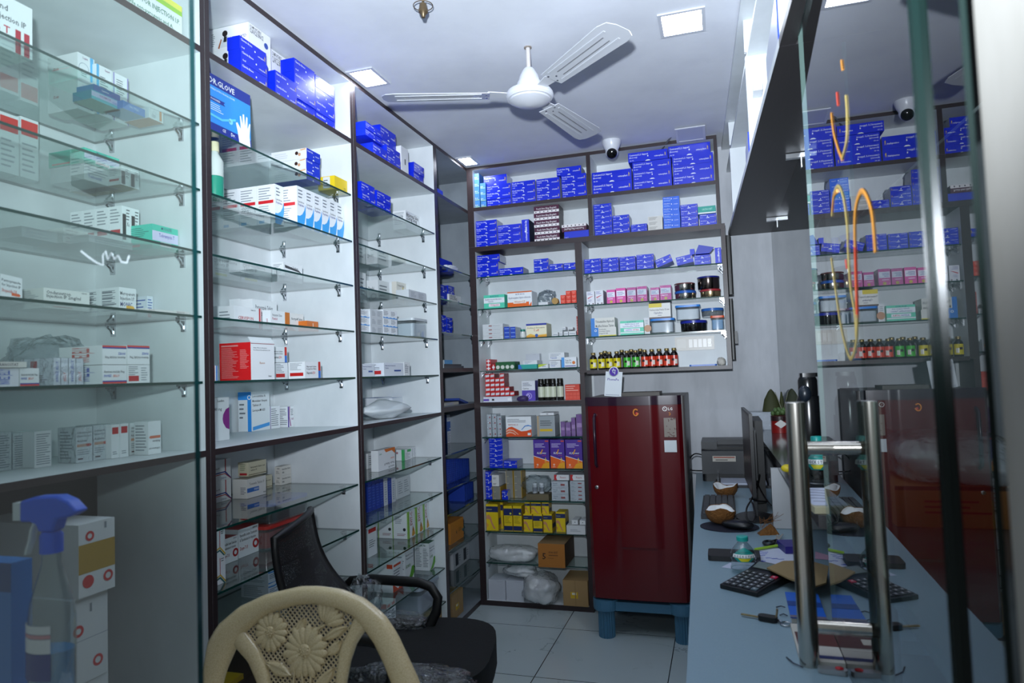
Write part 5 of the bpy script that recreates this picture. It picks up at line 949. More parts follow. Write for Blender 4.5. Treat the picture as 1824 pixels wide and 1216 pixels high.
o = MB().lathe([(.002, 0), (.019, 0), (.019, .03), (.002, .03)], M('#b08a4a', .5), n=20).build('tape_roll', loc=(xAt(989, 3.82, 1.75), 3.815, CL[1]+.0198)); o.rotation_euler = (R(-90), 0, 0); tag(o, 'yellow-brown tape roll standing beside the red packs', 'tape')
for c_, (n, yt) in enumerate(((2, 525.5), (3, 518), (3, 517))):
    KB(CL[1], 3.82, 998.5+9.7*c_, 1007.5+9.7*c_, yt, 'redsm', 'small red pack, %s column beside mid post, {r} down' % ORD[c_], n, dep=.07, grp='small red packs by the mid post')
g = 'goods on the third glass shelf of the narrow back cabinet'
KB(CL[2], 3.82, 860, 896.5, 577, 'silver', 'silver-grey carton, {r} of four down, third glass shelf', 4, grp=g, jig=.002)
KB(CL[2], 3.82, 898, 908, 582, 'bluebox', 'small dark blue carton, first column, {r} of three down', 3, grp=g)
KB(CL[2], 3.82, 909, 918.5, 582, 'bluebox', 'small dark blue carton, second column, {r} of three down', 3, grp=g)
def pill(px, Y, zb, r, h, body, cap, label, lab='#d9dcd8', nmx='medicine_bottle', grp=None, capf=.24):
    x = xAt(px, Y, zb+.02); t = thing(nmx, label, 'bottle', (x, Y, zb+.0006), group=grp)
    MB().lathe([(r*.94, 0), (r, .003), (r, h*(.97-capf)), (r*.8, h*(1-capf)-.0005)], M(body, .2), n=20).build('bottle_body', t, smooth=50)
    MB().lathe([(r*.9, h*(1-capf)), (r*.9, h*.98), (r*.84, h)], M(cap, .35), n=20).build('cap', t, smooth=40)
    MB().lathe([(r*1.015, h*.16), (r*1.015, h*(.84-capf))], M(lab, .4), n=20, cap=False).build('label_band', t, smooth=60)
pill(931.5, 3.85, CL[2], .017, .052, '#c9cfcc', '#1f7f6f', 'small white bottle with green cap beside the yellow-edged carton')
KB(CL[2], 3.82, 937.5, 974, 576, 'toff', 'cream carton with blue top and orange foot, third glass shelf', grp=g)
for k, (a, b, yt) in enumerate(((984, 994, 592), (996, 1002, 590.5), (1004, 1012, 590.5), (1013, 1026, 589.5))):
    KB(CL[2], 3.83, a, b, yt, 'minibox', 'tiny white carton in bottom row, %s along, third glass shelf' % ORD[k], dep=.06, grp=g)
for k, (a, b) in enumerate(((1001, 1008), (1012, 1021))):
    KB(CL[2], 3.84, a, b, 582+k, 'minibox', 'tiny white carton perched on the bottom row, %s of two' % ORD[k], dep=.05, dz=.034, grp=g)
KB(CL[2], 3.815, 1027.5, 1033, 563, 'redtall', 'tall red carton edge tucked against the mid post', grp=g)
g = 'goods on the fourth glass shelf of the narrow back cabinet'
KB(CL[3], 3.82, 866, 874.5, 640, 'cross', 'red carton end with white cross, {r} of three down', 3, grp=g)
KB(CL[3], 3.82, 876, 882, 649, 'cross', 'narrow red-cross carton end beside the stack of three', grp=g)
x0, x1 = xAt(883, 3.815, 1.38), xAt(917, 3.815, 1.38); h = zAt(645, x0, 3.815)-CL[3]
t = thing('display_carton', 'open green carton with round white ends in a row', 'carton', (x0, 3.812, CL[3]+.0006), group=g)
MB().box(0, x1-x0, .004, .11, 0, h, M('#1f5c34', .4)).build('carton_body', t)
gg = MB()
for k in range(4): gg.T = Matrix.Translation(((k+.5)*(x1-x0)/4, .0035, h*.34)) @ Matrix.Rotation(R(90), 4, 'X'); gg.lathe([(h*.24, 0), (h*.24, .004)], M('#d5d9cf', .4), n=16)
gg.build('round_ends', t)
KB(CL[3], 3.815, 923, 956.5, 649, 'tealflat', 'flat teal carton with blue corner, fourth glass shelf', grp=g)
hz = zAt(649, -1.05, 3.815)-CL[3]
KB(CL[3], 3.825, 932, 957, 642, 'palew', 'flat pale carton on the teal one, fourth glass shelf', dz=hz+.001, grp=g)
KB(CL[3], 3.96, 937, 962, 630, 'plainw', 'white carton standing behind the flat pale one', dep=.04, grp=g)
KB(CL[3], 3.82, 958.5, 976, 648.5, 'yg', 'small white carton with lime corner, fourth glass shelf', grp=g)
KB(CL[3], 3.85, 979, 998.5, 642, 'palew', 'pale carton under the wider white one, fourth shelf', grp=g)
hz = zAt(642, -.95, 3.85)-CL[3]
KB(CL[3], 3.85, 978, 1006, 628, 'palew', 'wider white carton resting on the pale one, fourth shelf', dz=hz+.001, grp=g)
KB(CL[3], 3.815, 1000, 1027, 636, 'orangedot', 'white and blue carton with orange dot, fourth glass shelf', dep=.03, grp=g)
zb = 1.187
g = 'goods on the middle board of the narrow back cabinet'
KB(zb, 3.82, 861, 912, 706.5, 'flatlav', 'flat white carton with lilac mark under the red packs', dep=.13, grp=g)
hz = zAt(706, -1.3, 3.82)-zb
for r_i in range(5):
    for c_ in range(4 if r_i < 3 else (5 if r_i == 3 else 6)):
        if r_i == 0 and c_ == 2: continue
        a = 865+8.6*c_; z0 = hz+.0016
        zt = zAt(665+8.1*r_i, -1.3, 3.83)-zb; zb2 = zAt(665+8.1*(r_i+1), -1.3, 3.83)-zb
        x0 = xAt(a, 3.83, zb+z0); x1 = xAt(a+8.3, 3.83, zb+z0)
        put('redwhite', 'red and white small pack, %s row down, %s from the corner post' % (ORD[r_i], ORD[c_]), ((x0+x1)/2, 3.83+.003*((c_+r_i) % 2), zb+zb2), x1-x0-.001, .09, zt-zb2-GAP, 0, 'red and white packs stacked in rows')
blob('eye_mask_pouch', (xAt(931, 3.83, 1.2), 3.832, zb+.001), (.034, .03, .018), M('#3a2a5e', .5), 'dark purple pouch before the purple and white carton', 'pouch', amp=.1, seed=25, sub=3)
KB(zb, 3.87, 930, 954, 678, 'carini', 'tall white carton with purple ring design, middle board', dep=.09, grp=g)
for k, px in enumerate((964.5, 976, 985.5, 998.5)):
    pill(px, 3.845, zb, .0195, .127, '#15130f', '#15130f', 'black bottle with white label, %s of four, middle board' % ORD[k], '#cdd2bb', grp='four black bottles with white labels', capf=.2)
KB(zb, 3.83, 1007, 1033, 684.5, 'redcart', 'red-orange carton with pale script against the mid post', grp=g)
g = 'goods on the fifth glass shelf of the narrow back cabinet'
for k in range(3):
    o = KB(CL[4], 3.83, 868+9*k, 876+9*k, 738+3*(k == 2), 'wrapw', 'film-wrapped small white carton, %s column, {r} of four down' % ORD[k], 4, dep=.08, grp=g)
    for q in o: film_wrap(q, .0005)
KB(CL[4], 3.82, 901.5, 947, 742, 'orwave', 'white carton with orange waves on the fifth glass shelf', grp=g)
KB(CL[4], 3.82, 957, 989, 740.5, 'graybox', 'grey carton with yellow bar and gold edge', grp=g)
hz = zAt(740, -.95, 3.82)-CL[4]
KB(CL[4], 3.83, 963, 988, 735, 'whitesm', 'flat white carton on the grey gold-edged one', dz=hz+.001, grp=g)
kind('pur', '#8a5aa0', [('r', 'F', .1, .4, .9, .6, '#b98ac8')], rough=.15)
for k, (a, b, yt) in enumerate(((999, 1007, 751), (1008, 1017, 752), (1018, 1025.5, 744), (1027, 1038, 738))):
    o = KB(CL[4], 3.83, a, b, yt, 'pur', 'film-wrapped purple pack, %s along the fifth glass shelf' % ORD[k], dep=.08, grp=g)[0]; film_wrap(o, .0006)
g = 'goods on the sixth glass shelf of the narrow back cabinet'
KB(CL[5], 3.82, 872, 896, 780, 'small_blue', 'dim blue box in tall stack, {r} of six down', 6, grp=g, jig=.003)
KB(CL[5], 3.82, 897, 921, 820.5, 'small_blue', 'dim blue box lying beside the tall stack', grp=g)
for k, (a, b) in enumerate(((951, 979), (981, 1006.5), (1008, 1038))):
    KB(CL[5], 3.813+.008*(k == 1), a, b, 783, 'alx', 'purple and orange carton with running figure, %s of three' % ORD[k], grp=g)
g = 'goods on the seventh glass shelf of the narrow back cabinet'
KB(CL[6], 3.82, 865.5, 877, 840, 'small_blue', 'small blue carton in corner column, {r} of four down', 4, grp=g)
KB(CL[6], 3.82, 878, 892, 866.5, 'goldgray', 'grey gold-edged carton under white ones, {r} of two down', 2, grp=g)
hz = zAt(866, -1.3, 3.82)-CL[6]
KB(CL[6], 3.815, 877, 890, 846, 'whitecap', 'small white carton above gold-edged ones, {r} of two down', 2, dz=hz+.001, grp=g)
KB(CL[6], 3.815, 894, 905, 874, 'small_blue', 'single small blue carton before the gold-edged columns', dep=.05, grp=g)
KB(CL[6], 3.87, 902, 915, 838, 'goldgray', 'grey gold-edged carton in first column, {r} of four down', 4, dep=.09, grp=g)
KB(CL[6], 3.87, 916, 930, 838, 'goldgray', 'grey gold-edged carton in second column, {r} of four down', 4, dep=.09, grp=g)
o = MB().box(0, .135, 0, .09, 0, .032, M('#6a6048', .6)).build('open_tray', loc=(xAt(938, 3.83, .62), 3.825, CL[6]+.0006)); tag(o, 'drab cardboard tray under a clear bag of bottles', 'tray', g)
for k, px in enumerate((953, 965)):
    pill(px, 3.86, CL[6]+.033, .015, .06, '#d5d8dc', '#dfe2e4', 'small white bottle lying in clear bag, %s of two' % ORD[k], '#8a8f96')
blob('plastic_bag', (xAt(957, 3.88, .65), 3.89, CL[6]+.034), (.085, .06, .055), FILM, 'clear plastic bag around two white bottles on a tray', 'bag', amp=.25, seed=29)
for k, (a, b, n) in enumerate(((983, 1013, 3), (1016, 1043, 5))):
    o = KB(CL[6], 3.82, a, b, 857, 'wrapw', 'film-wrapped white carton, %s stack by the post, {r} down' % ORD[k], n, grp=g)
    for q in o: film_wrap(q, .0005)
hz = zAt(857, -.85, 3.82)-CL[6]
for k, (a, b) in enumerate(((988, 1015), (1017, 1043))):
    KB(CL[6], 3.84, a, b, 845.5, 'redwhite_f', 'flat white carton with red end on wrapped stack, %s of two' % ORD[k], dz=hz+.002, grp=g)
g = 'yellow stocking boxes on the eighth glass shelf'
for k, (a, b, yt, kd, Y, dep) in enumerate(((866, 888, 898, 'stock', 3.82, .1), (889.5, 897, 895, 'stock', 3.87, .1), (898, 913.5, 901, 'stock_b', 3.82, .1), (914.5, 930, 901, 'stock_b', 3.82, .1), (933, 949, 915.5, 'stock', 3.82, .09), (950, 966.5, 915.5, 'stock_b', 3.82, .09), (968, 984, 915.5, 'stock', 3.82, .09), (991, 1007.5, 912, 'stock', 3.84, .09))):
    KB(CL[7], Y, a, b, yt, kd, 'yellow and navy stocking box, %s along the eighth glass shelf' % ORD[k], dep=dep, grp=g)
hz = zAt(915, -1.0, 3.85)-CL[7]
for k, (a, b) in enumerate(((936, 945.5), (947, 965), (966.5, 979))):
    KB(CL[7], 3.835, a, b, 895, 'stock', 'yellow and navy stocking box in upper row, %s of three' % ORD[k], dz=hz+.001, dep=.07, grp=g)
KB(CL[7], 3.79, 1009, 1044, 936, 'whiteflat', 'flat white wrapped carton jutting over the shelf edge', grp=g)
hz = zAt(935, -.85, 3.79)-CL[7]
for k, (a, b) in enumerate(((1019, 1030), (1033, 1043.5))):
    KB(CL[7], 3.80, a, b, 926+k, 'whitesm', 'small white carton on the flat wrapped one, %s of two' % ORD[k], dz=hz+.001, dep=.1, grp=g)
g = 'goods on the lowest glass shelf of the narrow back cabinet'
PB_ = glassmat('poly_bag_white', '#e8ecee', f0=.07, rough=.15, bump=.8, bscale=35, gain=2.4, haze=.55, hazecol='#eef1f3')
blob('plastic_pack', (xAt(914, 3.88, .3), 3.885, CL[8]+.001), (.140, .068, .046), PB_, 'big white plastic-wrapped pack on the lowest glass shelf', 'pack', amp=.14, freq=1.5, seed=31, squash=3)
KB(CL[8], 3.755, 959, 1007, 968.5, 'box5', 'brown cardboard box marked 5 jutting over the lowest shelf', dep=.25)
zb = .03
KB(zb, 3.81, 870.5, 901, 1033, 'plainw', 'plain white box beside the corner post on the base board', dep=.14, grp='plain white boxes on the base board')
KB(zb, 3.81, 902, 933.5, 1034, 'plainw', 'second plain white box under the big plastic bag', dep=.14, grp='plain white boxes on the base board')
blob('plastic_bag', (xAt(962, 3.82, .1), 3.85, zb+.001), (.105, .12, .09), PB_, 'bulging white plastic bag leaning out of the base compartment', 'bag', amp=.2, freq=1.6, seed=37, squash=2.2, rz=R(20))
blob('plastic_bag', (xAt(925, 3.83, .2), 3.87, zb+.135), (.10, .07, .035), PB_, 'white plastic bag sagging on top of the plain boxes', 'bag', amp=.2, freq=1.6, seed=41, squash=2.2, rz=R(-8))
KB(zb, 3.79, 1003.5, 1050, 1034, 'brown', 'brown cardboard box with yellow label beside the fridge stand', dep=.2)
# ================================================================ FRIDGE ON ITS STAND
FY = 3.42
fx0, fx1 = xAt(1041, FY, 1.1), xAt(1214, FY, 1.1); fzt = zAt(706, (fx0+fx1)/2, FY); fzb = .205
MAR = M('#560a12', .2, spec=.4, coat=.15); PLUM = M('#2a1526', .25); SIDE = M('#55504f', .4)
t = thing('refrigerator', 'maroon single-door refrigerator with dark plum top trim on blue stand', 'refrigerator', (0, 0, 0))
MB().rbox(fx0+.004, fx1+.014, FY+.055, FY+.53, fzb-.01, fzt-.004, .012, SIDE).build('cabinet_body', t, smooth=30)
W = fx1-fx0; dz0, dz1 = fzb, fzt-.045
g = MB(); n = 28; xs_ = [fx0+W*k/n for k in range(n+1)]
def bul(x):
    u = (x-fx0)/W; b = -.012*(1-(2*u-1)**2)
    e = min(u, 1-u); b += .022*max(0, 1-e/.045)**2
    if .30 < u < .74: b += -.010*min(1, min(u-.30, .74-u)/.018)
    return FY+.018+b
def prof(z0, z1, raised):
    rows = []
    for x in xs_:
        u = (x-fx0)/W; y = bul(x)
        if not raised and .30 < u < .74: y += .010*min(1, min(u-.30, .74-u)/.018)
        rows.append((x, y))
    return rows
zm = dz0+(dz1-dz0)*.27
levels = [(dz0, False), (zm-.012, False), (zm+.002, True), (dz1, True)]
vs = []; 
for z, rsd in levels: vs += [(x, y, z) for x, y in prof(0, 0, rsd)]
m_ = n+1
g.add(vs, [(j*m_+k, j*m_+k+1, (j+1)*m_+k+1, (j+1)*m_+k) for j in range(3) for k in range(n)], MAR)
g.poly([(x, y, dz1) for x, y in prof(0, 0, True)]+[(fx1, FY+.05, dz1), (fx0, FY+.05, dz1)], MAR)
g.poly([(x, y, dz0) for x, y in reversed(prof(0, 0, False))]+[(fx0, FY+.05, dz0), (fx1, FY+.05, dz0)], MAR)
for x in (fx0, fx1): g.poly([(x, FY+.04, dz0), (x, FY+.05, dz0), (x, FY+.05, dz1), (x, FY+.04, dz1)], MAR)
dr = g.build('door', t, smooth=30)
vs = [(x, y-.004, z) for z in (dz1+.0006, fzt) for x, y in prof(0, 0, True)]
MB().add(vs, [(k, k+1, m_+k+1, m_+k) for k in range(n)], PLUM).poly([(x, y-.004, fzt) for x, y in prof(0, 0, True)]+[(fx1, FY+.05, fzt), (fx0, FY+.05, fzt)], PLUM).build('top_trim', t, smooth=30)
hx = xAt(1060, FY, 1.05)
zt_, zb_ = zAt(739, hx, FY), zAt(830, hx, FY)
MB().tube([(hx, bul(hx)-.001, zt_), (hx, bul(hx)-.028, zt_-.012), (hx, bul(hx)-.032, (zt_+zb_)/2), (hx, bul(hx)-.028, zb_+.012), (hx, bul(hx)-.001, zb_)], .011, PLUM, 10, ry=.008).build('handle', dr, smooth=60)
lx = xAt(1061, FY, .85); lz = zAt(868, lx, FY)
k_ = MB(); k_.T = Matrix.Translation((lx, bul(lx)-.001, lz)) @ Matrix.Rotation(R(90), 4, 'X'); k_.lathe([(.009, 0), (.009, .006), (.004, .007)], CHROME, n=18).build('door_lock', dr, smooth=40)
def fpt(px, py, off=.0022):
    p = at(1, px, py, FY+.008); return V((p.x, bul(p.x)-off, p.z))
c = fpt(1184, 728); gm = M('#a9a7a6', .3, metal=.6)
lg = MB(); q = [(math.cos(2*math.pi*k/18), math.sin(2*math.pi*k/18)) for k in range(18)]
lg.add([c+V((x*.0115, 0, y*.0115)) for x, y in q]+[c+V((x*.0085, 0, y*.0085)) for x, y in q], [(k, (k+1) % 18, 18+(k+1) % 18, 18+k) for k in range(18)], gm)
lg.poly([c+V((x*.0016-.003, -.0003, y*.0016+.003)) for x, y in q], gm).box(c.x-.0005, c.x+.0005, c.y-.0005, c.y, c.z-.005, c.z+.005, gm).box(c.x, c.x+.006, c.y-.0005, c.y, c.z-.005, c.z-.004, gm)
lg.text('LG', c+V((.016, 0, -.0065)), (1, 0, 0), (0, 0, 1), .013, gm); lg.build('maker_badge', dr)
p0, p1 = fpt(1183, 784), fpt(1206, 805)
MB().box(p0.x, p1.x, p0.y-.001, p0.y, p1.z, p0.z, M('#c9d0d4', .5)).build('paper_sticker', dr)
p0, p1 = fpt(1182, 744), fpt(1205, 778); gs = M('#7d7268', .4); gr = MB()
gr.box(p0.x, p1.x, p0.y-.001, p0.y, p1.z, p0.z, gs); rr = random.Random(3)
for k in range(16):
    a = V((rr.uniform(p0.x, p1.x), p0.y-.0012, rr.uniform(p1.z, p0.z))); b = a+V((rr.uniform(-.012, .012), 0, rr.uniform(-.014, .014)))
    b.x = min(max(b.x, p0.x), p1.x); b.z = min(max(b.z, p1.z), p0.z); gr.tube([a, (a+b)/2+V((.002, 0, .001)), b], .0011, MAR, 4)
gr.build('silver_sticker', dr)
c = fpt(1133, 734); om = M('#d8821c', .5); mk = MB()
mk.tube([c+V((.012*math.cos(a)*1.0, 0, .016*math.sin(a))) for a in [R(40+k*28) for k in range(12)]], .0035, om, 6).ell(c+V((.004, 0, -.006)), (.006, .001, .007), M('#c0301a', .5))
c2 = fpt(1192, 737); mk.tube([c2+V((.005*math.cos(a), 0, .006*math.sin(a))) for a in [R(120-k*40) for k in range(7)]], .0018, om, 6); mk.build('painted_mark', dr)
STB = M('#43728f', .45, bump=.1, scale=40)
t = thing('fridge_stand', 'ribbed blue plastic stand under the maroon refrigerator', 'stand')
sx0, sx1 = fx0-.002, fx1+.02
MB().rbox(sx0+.06, sx1-.06, FY+.03, FY+.10, .14, .185, .01, STB).build('front_rail', t, smooth=30)
MB().rbox(sx0+.06, sx1-.06, FY+.42, FY+.49, .14, .185, .01, STB).build('rear_rail', t, smooth=30)
for x in (sx0+.062, sx1-.062):
    MB().box(x-.03, x+.03, FY+.1005, FY+.4195, .14, .185, STB).build('side_rail', t)
    for y in (FY+.062, FY+.455):
        g = MB(); n_ = 40; pr = []
        g.lathe([(.062, .1405), (.064, .15), (.064, .1935)], STB, (x, y, 0), n=28)
        vs = []
        for k in range(n_):
            a = 2*math.pi*k/n_; r = .042 if k % 2 else .038
            vs.append((x+r*math.cos(a), y+r*math.sin(a)))
        g.prism(vs, 0.0, .1402, STB); g.build('leg', t)
# payment stand on top of the fridge
z0 = fzt+.0005; p = at(1, 1092, 706, 3.47); x0 = xAt(1077, 3.47, z0); x1 = xAt(1108, 3.47, z0); hh = zAt(662, x0, 3.47)-z0; ww = x1-x0
t = thing('payment_stand', 'white card stand with purple round badge standing on the fridge', 'sign', ((x0+x1)/2-.008, 3.50, z0), R(-6))
PW, PP = M('#d5dbdf', .4), M('#4a2a9a', .4)
b = MB(); b.T = Matrix.Rotation(R(4), 4, 'Y') @ Matrix.Rotation(R(-8), 4, 'X')
b.box(-ww/2, ww/2, 0, .003, 0, hh, PW)
b.T = b.T @ Matrix.Translation((-.002, 0, hh)) @ Matrix.Rotation(R(90), 4, 'X'); b.lathe([(ww*.3, -.003), (ww*.3, 0)], PW, n=28); b.build('card', t)
s = MB(); T0 = Matrix.Rotation(R(4), 4, 'Y') @ Matrix.Rotation(R(-8), 4, 'X'); s.T = T0 @ Matrix.Translation((-.002, -.0006, hh)) @ Matrix.Rotation(R(90), 4, 'X'); s.lathe([(ww*.25, 0), (ww*.25, .0004)], PP, n=28)
s.T = T0 @ Matrix.Translation((-.002, -.0016, hh)); k = ww*.25
s.tube([(-.45*k, 0, .34*k), (.5*k, 0, .34*k)], .0018, PW, 5).tube([(-.2*k, 0, .75*k), (.15*k, 0, .34*k)], .0018, PW, 5).tube([(.3*k, 0, .34*k), (.3*k, 0, -.6*k)], .0018, PW, 5).tube([(-.22*k, 0, .34*k), (-.22*k, 0, -.05*k), (-.05*k, 0, -.25*k), (.3*k, 0, -.2*k)], .0018, PW, 5)
s.T = T0; s.text('PhonePe', (-ww*.36, -.0007, hh*.64), (1, 0, 0), (0, 0, 1), .012, PP, ww*.72)
for q in range(9): s.box(-ww*.4+q*ww*.09, -ww*.4+q*ww*.09+ww*.06, -.0009, -.0006, hh*.05, hh*.068, M('#3a3f66'))
s.build('card_print', t)
MB().add([(-.02, .016, hh*.5), (.02, .016, hh*.5), (.02, .075, .0), (-.02, .075, .0), (-.02, .0175, hh*.5), (.02, .0175, hh*.5), (.02, .0765, .0), (-.02, .0765, .0)], [(0, 1, 2, 3), (7, 6, 5, 4), (0, 3, 7, 4), (1, 5, 6, 2), (3, 2, 6, 7), (0, 4, 5, 1)], PW).build('back_strut', t)
x0, x1 = xAt(1108, 3.6, fzt), xAt(1176, 3.6, fzt)
o = MB().box(x0, x1, 3.56, 3.72, fzt-.003, fzt+.015, M('#4a443e', .5)).build('notebook'); tag(o, 'thin dark notebook lying on top of the refrigerator', 'notebook')
# ================================================================ OVERHEAD CABINETS ON THE GLAZED SIDE
def xf(y): return .075+(4.03-y)*.039
def sbox(y0, y1, d0, d1, z0, z1, m, fm=None):       # box whose front follows the slightly skewed cabinet line
    vs = [(xf(y)+d, y, z) for z in (z0, z1) for y in (y0, y1) for d in (d0, d1)]
    F = dict(D=(0, 2, 3, 1), T=(4, 5, 7, 6), F=(0, 1, 5, 4), B=(2, 6, 7, 3), L=(0, 4, 6, 2), R=(1, 3, 7, 5)); g = MB()
    for k, f in F.items(): g.add([vs[i] for i in f], [(0, 1, 2, 3)], (fm or {}).get(k, m))
    return g
t = thing('overhead_cabinet', 'white open overhead cabinet with dark underside above the glazed counter', 'cabinet')
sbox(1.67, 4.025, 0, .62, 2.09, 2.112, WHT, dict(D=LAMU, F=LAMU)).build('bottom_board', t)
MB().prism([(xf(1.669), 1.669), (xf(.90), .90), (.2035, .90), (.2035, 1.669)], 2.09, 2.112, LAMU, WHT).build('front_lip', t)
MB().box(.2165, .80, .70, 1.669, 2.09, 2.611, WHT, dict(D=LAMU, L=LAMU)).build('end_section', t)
sbox(1.67, 4.025, .01, .62, 2.458, 2.474, WHT).build('middle_board', t)
sbox(1.67, 4.025, -.012, .62, 2.592, 2.611, WHT).build('top_board', t)
sbox(1.67, 4.025, .62, .634, 2.09, 2.611, WHT).build('back_panel', t)
for y in (1.67, 2.53, 3.58):
    for z0, z1 in ((2.1125, 2.4575), (2.4745, 2.5915)): sbox(y, y+.018, .004, .6195, z0, z1, WHT).build('divider', t)
kind('blue_side', '#1a3fd8', [('n', 'L', .1, .3, .9, .8, 3, '#9fb6f0')], {'F': '#c9cfe0', 'D': '#d5d8e0'}, name='support_box', cat='box', rough=.3)
put('blue_side', 'blue box standing tilted at the rim of overhead cabinet', (xf(1.9)+.012, 1.90, 2.1126), .36, .05, .13, R(-90))
put('blue_side', 'small blue box further along inside the overhead cabinet', (xf(2.75)+.012, 2.74, 2.1126), .24, .05, .10, R(-90))
o = MB().box(0, .03, 0, .07, 0, .03, M('#d9dce0', .4)).build('wall_socket', loc=(xf(2.5)+.02, 2.455, 2.30)); tag(o, 'small white socket block on the overhead cabinet divider', 'socket')
# ================================================================ GLAZED SIDE AND COUNTERS
PANE = glassmat('street_pane', '#dfe6e6', f0=.05, gain=2.0, haze=.10, hazecol='#9fa8a8')
w = MB().box(.305, .313, 1.70, 4.02, 1.0305, 2.0895, PANE, dict(F=GEDGE, B=GEDGE)).build('window_1'); struct(w)
for y in (3.62, 2.55):
    g = MB(); g.cbox((.305, y, 2.08), (.10, .022, .016), CHROME); g.cbox((.309, y, 2.062), (.012, .018, .05), CHROME); g.build('pane_clip', w)
GRAN = lamimat('black_granite', '#2b2b2c', '#57575a', .12, (60, 60, 60))
t = thing('stone_counter', 'raised dark granite counter ledge under the glazed side', 'counter')
MB().prism([(.155, 4.024), (.196, 1.70), (.235, 1.69), (.235, .80), (.80, .80), (.80, 4.024)], .97, 1.0, GRAN).build('counter_top', t)
MB().box(.155, .60, 2.66, 2.68, .7515, .9695, M('#b9bcc0', .5, var=.2, scale=8)).build('support_panel', t)
MB().box(.62, .64, .80, 4.024, 0, .9695, M('#5a3a2a', .5)).build('street_panel', t)
DESK = lamimat('blue_grey_laminate', '#7d97a6', '#8aa3b0', .4, (30, 30, 30))
t = thing('desk', 'long blue-grey laminate desk running along the glazed side', 'desk')
MB().prism([(-.165, 4.02), (-.082, .95), (.2045, .95), (.2045, 1.646), (.60, 1.646), (.60, 4.02)], .722, .75, DESK).build('desk_top', t)
MB().box(-.02, 0, .97, 3.98, 0, .7215, DESK).build('front_panel', t)
DZ = .7504
# printer
x0, x1 = -.121, .235; yp = 3.69; zt = zAt(788, -.1, yp)
BK, BK2 = M('#17191d', .42), M('#26292e', .38)
t = thing('printer', 'black laser printer with paper tray on the far desk end', 'printer', (x0, yp, DZ))
w_, h_ = x1-x0, zt-DZ
g = MB(); g.rbox(0, w_, .02, .29, 0.0, h_*.82, .02, BK); g.add([(.0, .0, h_*.2), (w_, 0, h_*.2), (w_, 0, h_*.78), (0, 0, h_*.78), (.0, .03, h_*.2), (w_, .03, h_*.2), (w_, .03, h_*.82), (0, .03, h_*.82)], [(0, 1, 2, 3), (0, 3, 7, 4), (1, 5, 6, 2), (3, 2, 6, 7), (0, 4, 5, 1)], BK2); g.build('printer_body', t)
g = MB(); g.box(0, .08, .03, .28, h_*.821, h_, BK2).box(.0801, w_, .15, .28, h_*.821, h_, BK2).box(.0801, w_, .03, .149, h_*.821, h_*.87, M('#0c0d10', .5)); g.build('output_tray', t)
MB().box(.055, .17, -.0015, -.0002, h_*.52, h_*.66, M('#b9b4aa', .6)).box(.06, .165, -.0022, -.0016, h_*.61, h_*.64, M('#a0564a', .6)).box(.07, .13, -.0022, -.0016, h_*.55, h_*.57, M('#4a4a4a', .6)).build('sticker', t)
g = MB(); g.box(.065, w_-.02, -.17, .02, .0, .012, BK).box(.075, .085, -.17, .0, .0125, .05, M('#4a4d52', .4)).box(w_-.04, w_-.03, -.17, 0, .0125, .05, M('#4a4d52', .4)); g.build('paper_tray', t)
MB().box(.09, w_-.05, -.16, .0, .0125, .022, M('#bcc3d4', .6)).build('paper_sheets', t)
# cable loops beside the printer
def cable(name, pts, r, col, label, cat='cable', grp=None):
    P = [V(p) for p in pts]; out = []
    for i in range(len(P)-1):
        a, b, c, d = P[max(i-1, 0)], P[i], P[i+1], P[min(i+2, len(P)-1)]
        for k in range(8):
            s = k/8; out.append(.5*((2*b)+(-a+c)*s+(2*a-5*b+4*c-d)*s*s+(-a+3*b-3*c+d)*s**3))
    out.append(P[-1]); o = MB().tube(out, r, M(col, .4), 7).build(name, smooth=80)
    return tag(o, label, cat, grp) if label else o
def wp(px, py, y): return at(1, px, py, y)
cable('power_cable', [wp(1252, 810, 3.75), wp(1238, 808, 3.76), wp(1229, 816, 3.77), wp(1227, 826, 3.76), wp(1230, 836, 3.75), wp(1240, 838, 3.74), wp(1253, 838, 3.75)], .0035, '#0c0c0e', 'black cable looping out beside the printer')
# monitor
nx, ny, fx_, fy_ = .087, 2.60, .073, 3.05
t = thing('monitor', 'thin black flat monitor seen edge-on over the desk', 'monitor', (0, 0, 0))
zb0, zt0 = .872, 1.172
DKG = M('#2c2a29', .3)
def mpt(s, off, z): return (nx+(fx_-nx)*s+off, ny+(fy_-ny)*s, z)
g = MB(); vs = [mpt(s, o_, z) for z in (zb0, zt0) for s in (0, 1) for o_ in (0, .012)]
g.add(vs, [(0, 2, 3, 1), (4, 5, 7, 6), (0, 1, 5, 4), (2, 6, 7, 3), (0, 4, 6, 2), (1, 3, 7, 5)], M('#141416', .35)); g.build('screen_shell', t)
g = MB(); g.poly([mpt(.02, -.0006, zb0+.012), mpt(.02, -.0006, zt0-.008), mpt(.98, -.0006, zt0-.008), mpt(.98, -.0006, zb0+.012)], DKG); g.build('screen', t)
g = MB(); g.box(.0865, .113, 2.75, 2.92, .91, 1.10, BK).build('rear_housing', t)
MB().box(.095, .108, 2.81, 2.86, DZ+.012, .9095, BK2).build('stand_neck', t)
MB().lathe([(.10, 0), (.10, .006), (.02, .0115)], BK, (.10, 2.835, DZ), n=28, sx=.75).build('stand_base', t, smooth=40)
cable('monitor_cable', [wp(1353, 845, 2.9), wp(1346, 870, 2.75), wp(1338, 890, 2.62), wp(1330, 905, 2.55), wp(1330, 922, 2.52), wp(1338, 929, 2.52), wp(1344, 920, 2.54), wp(1342, 900, 2.6), wp(1336, 888, 2.7), wp(1350, 892, 2.8), wp(1366, 893, 2.9)], .0032, '#101012', 'black cable looping down behind the monitor onto desk')
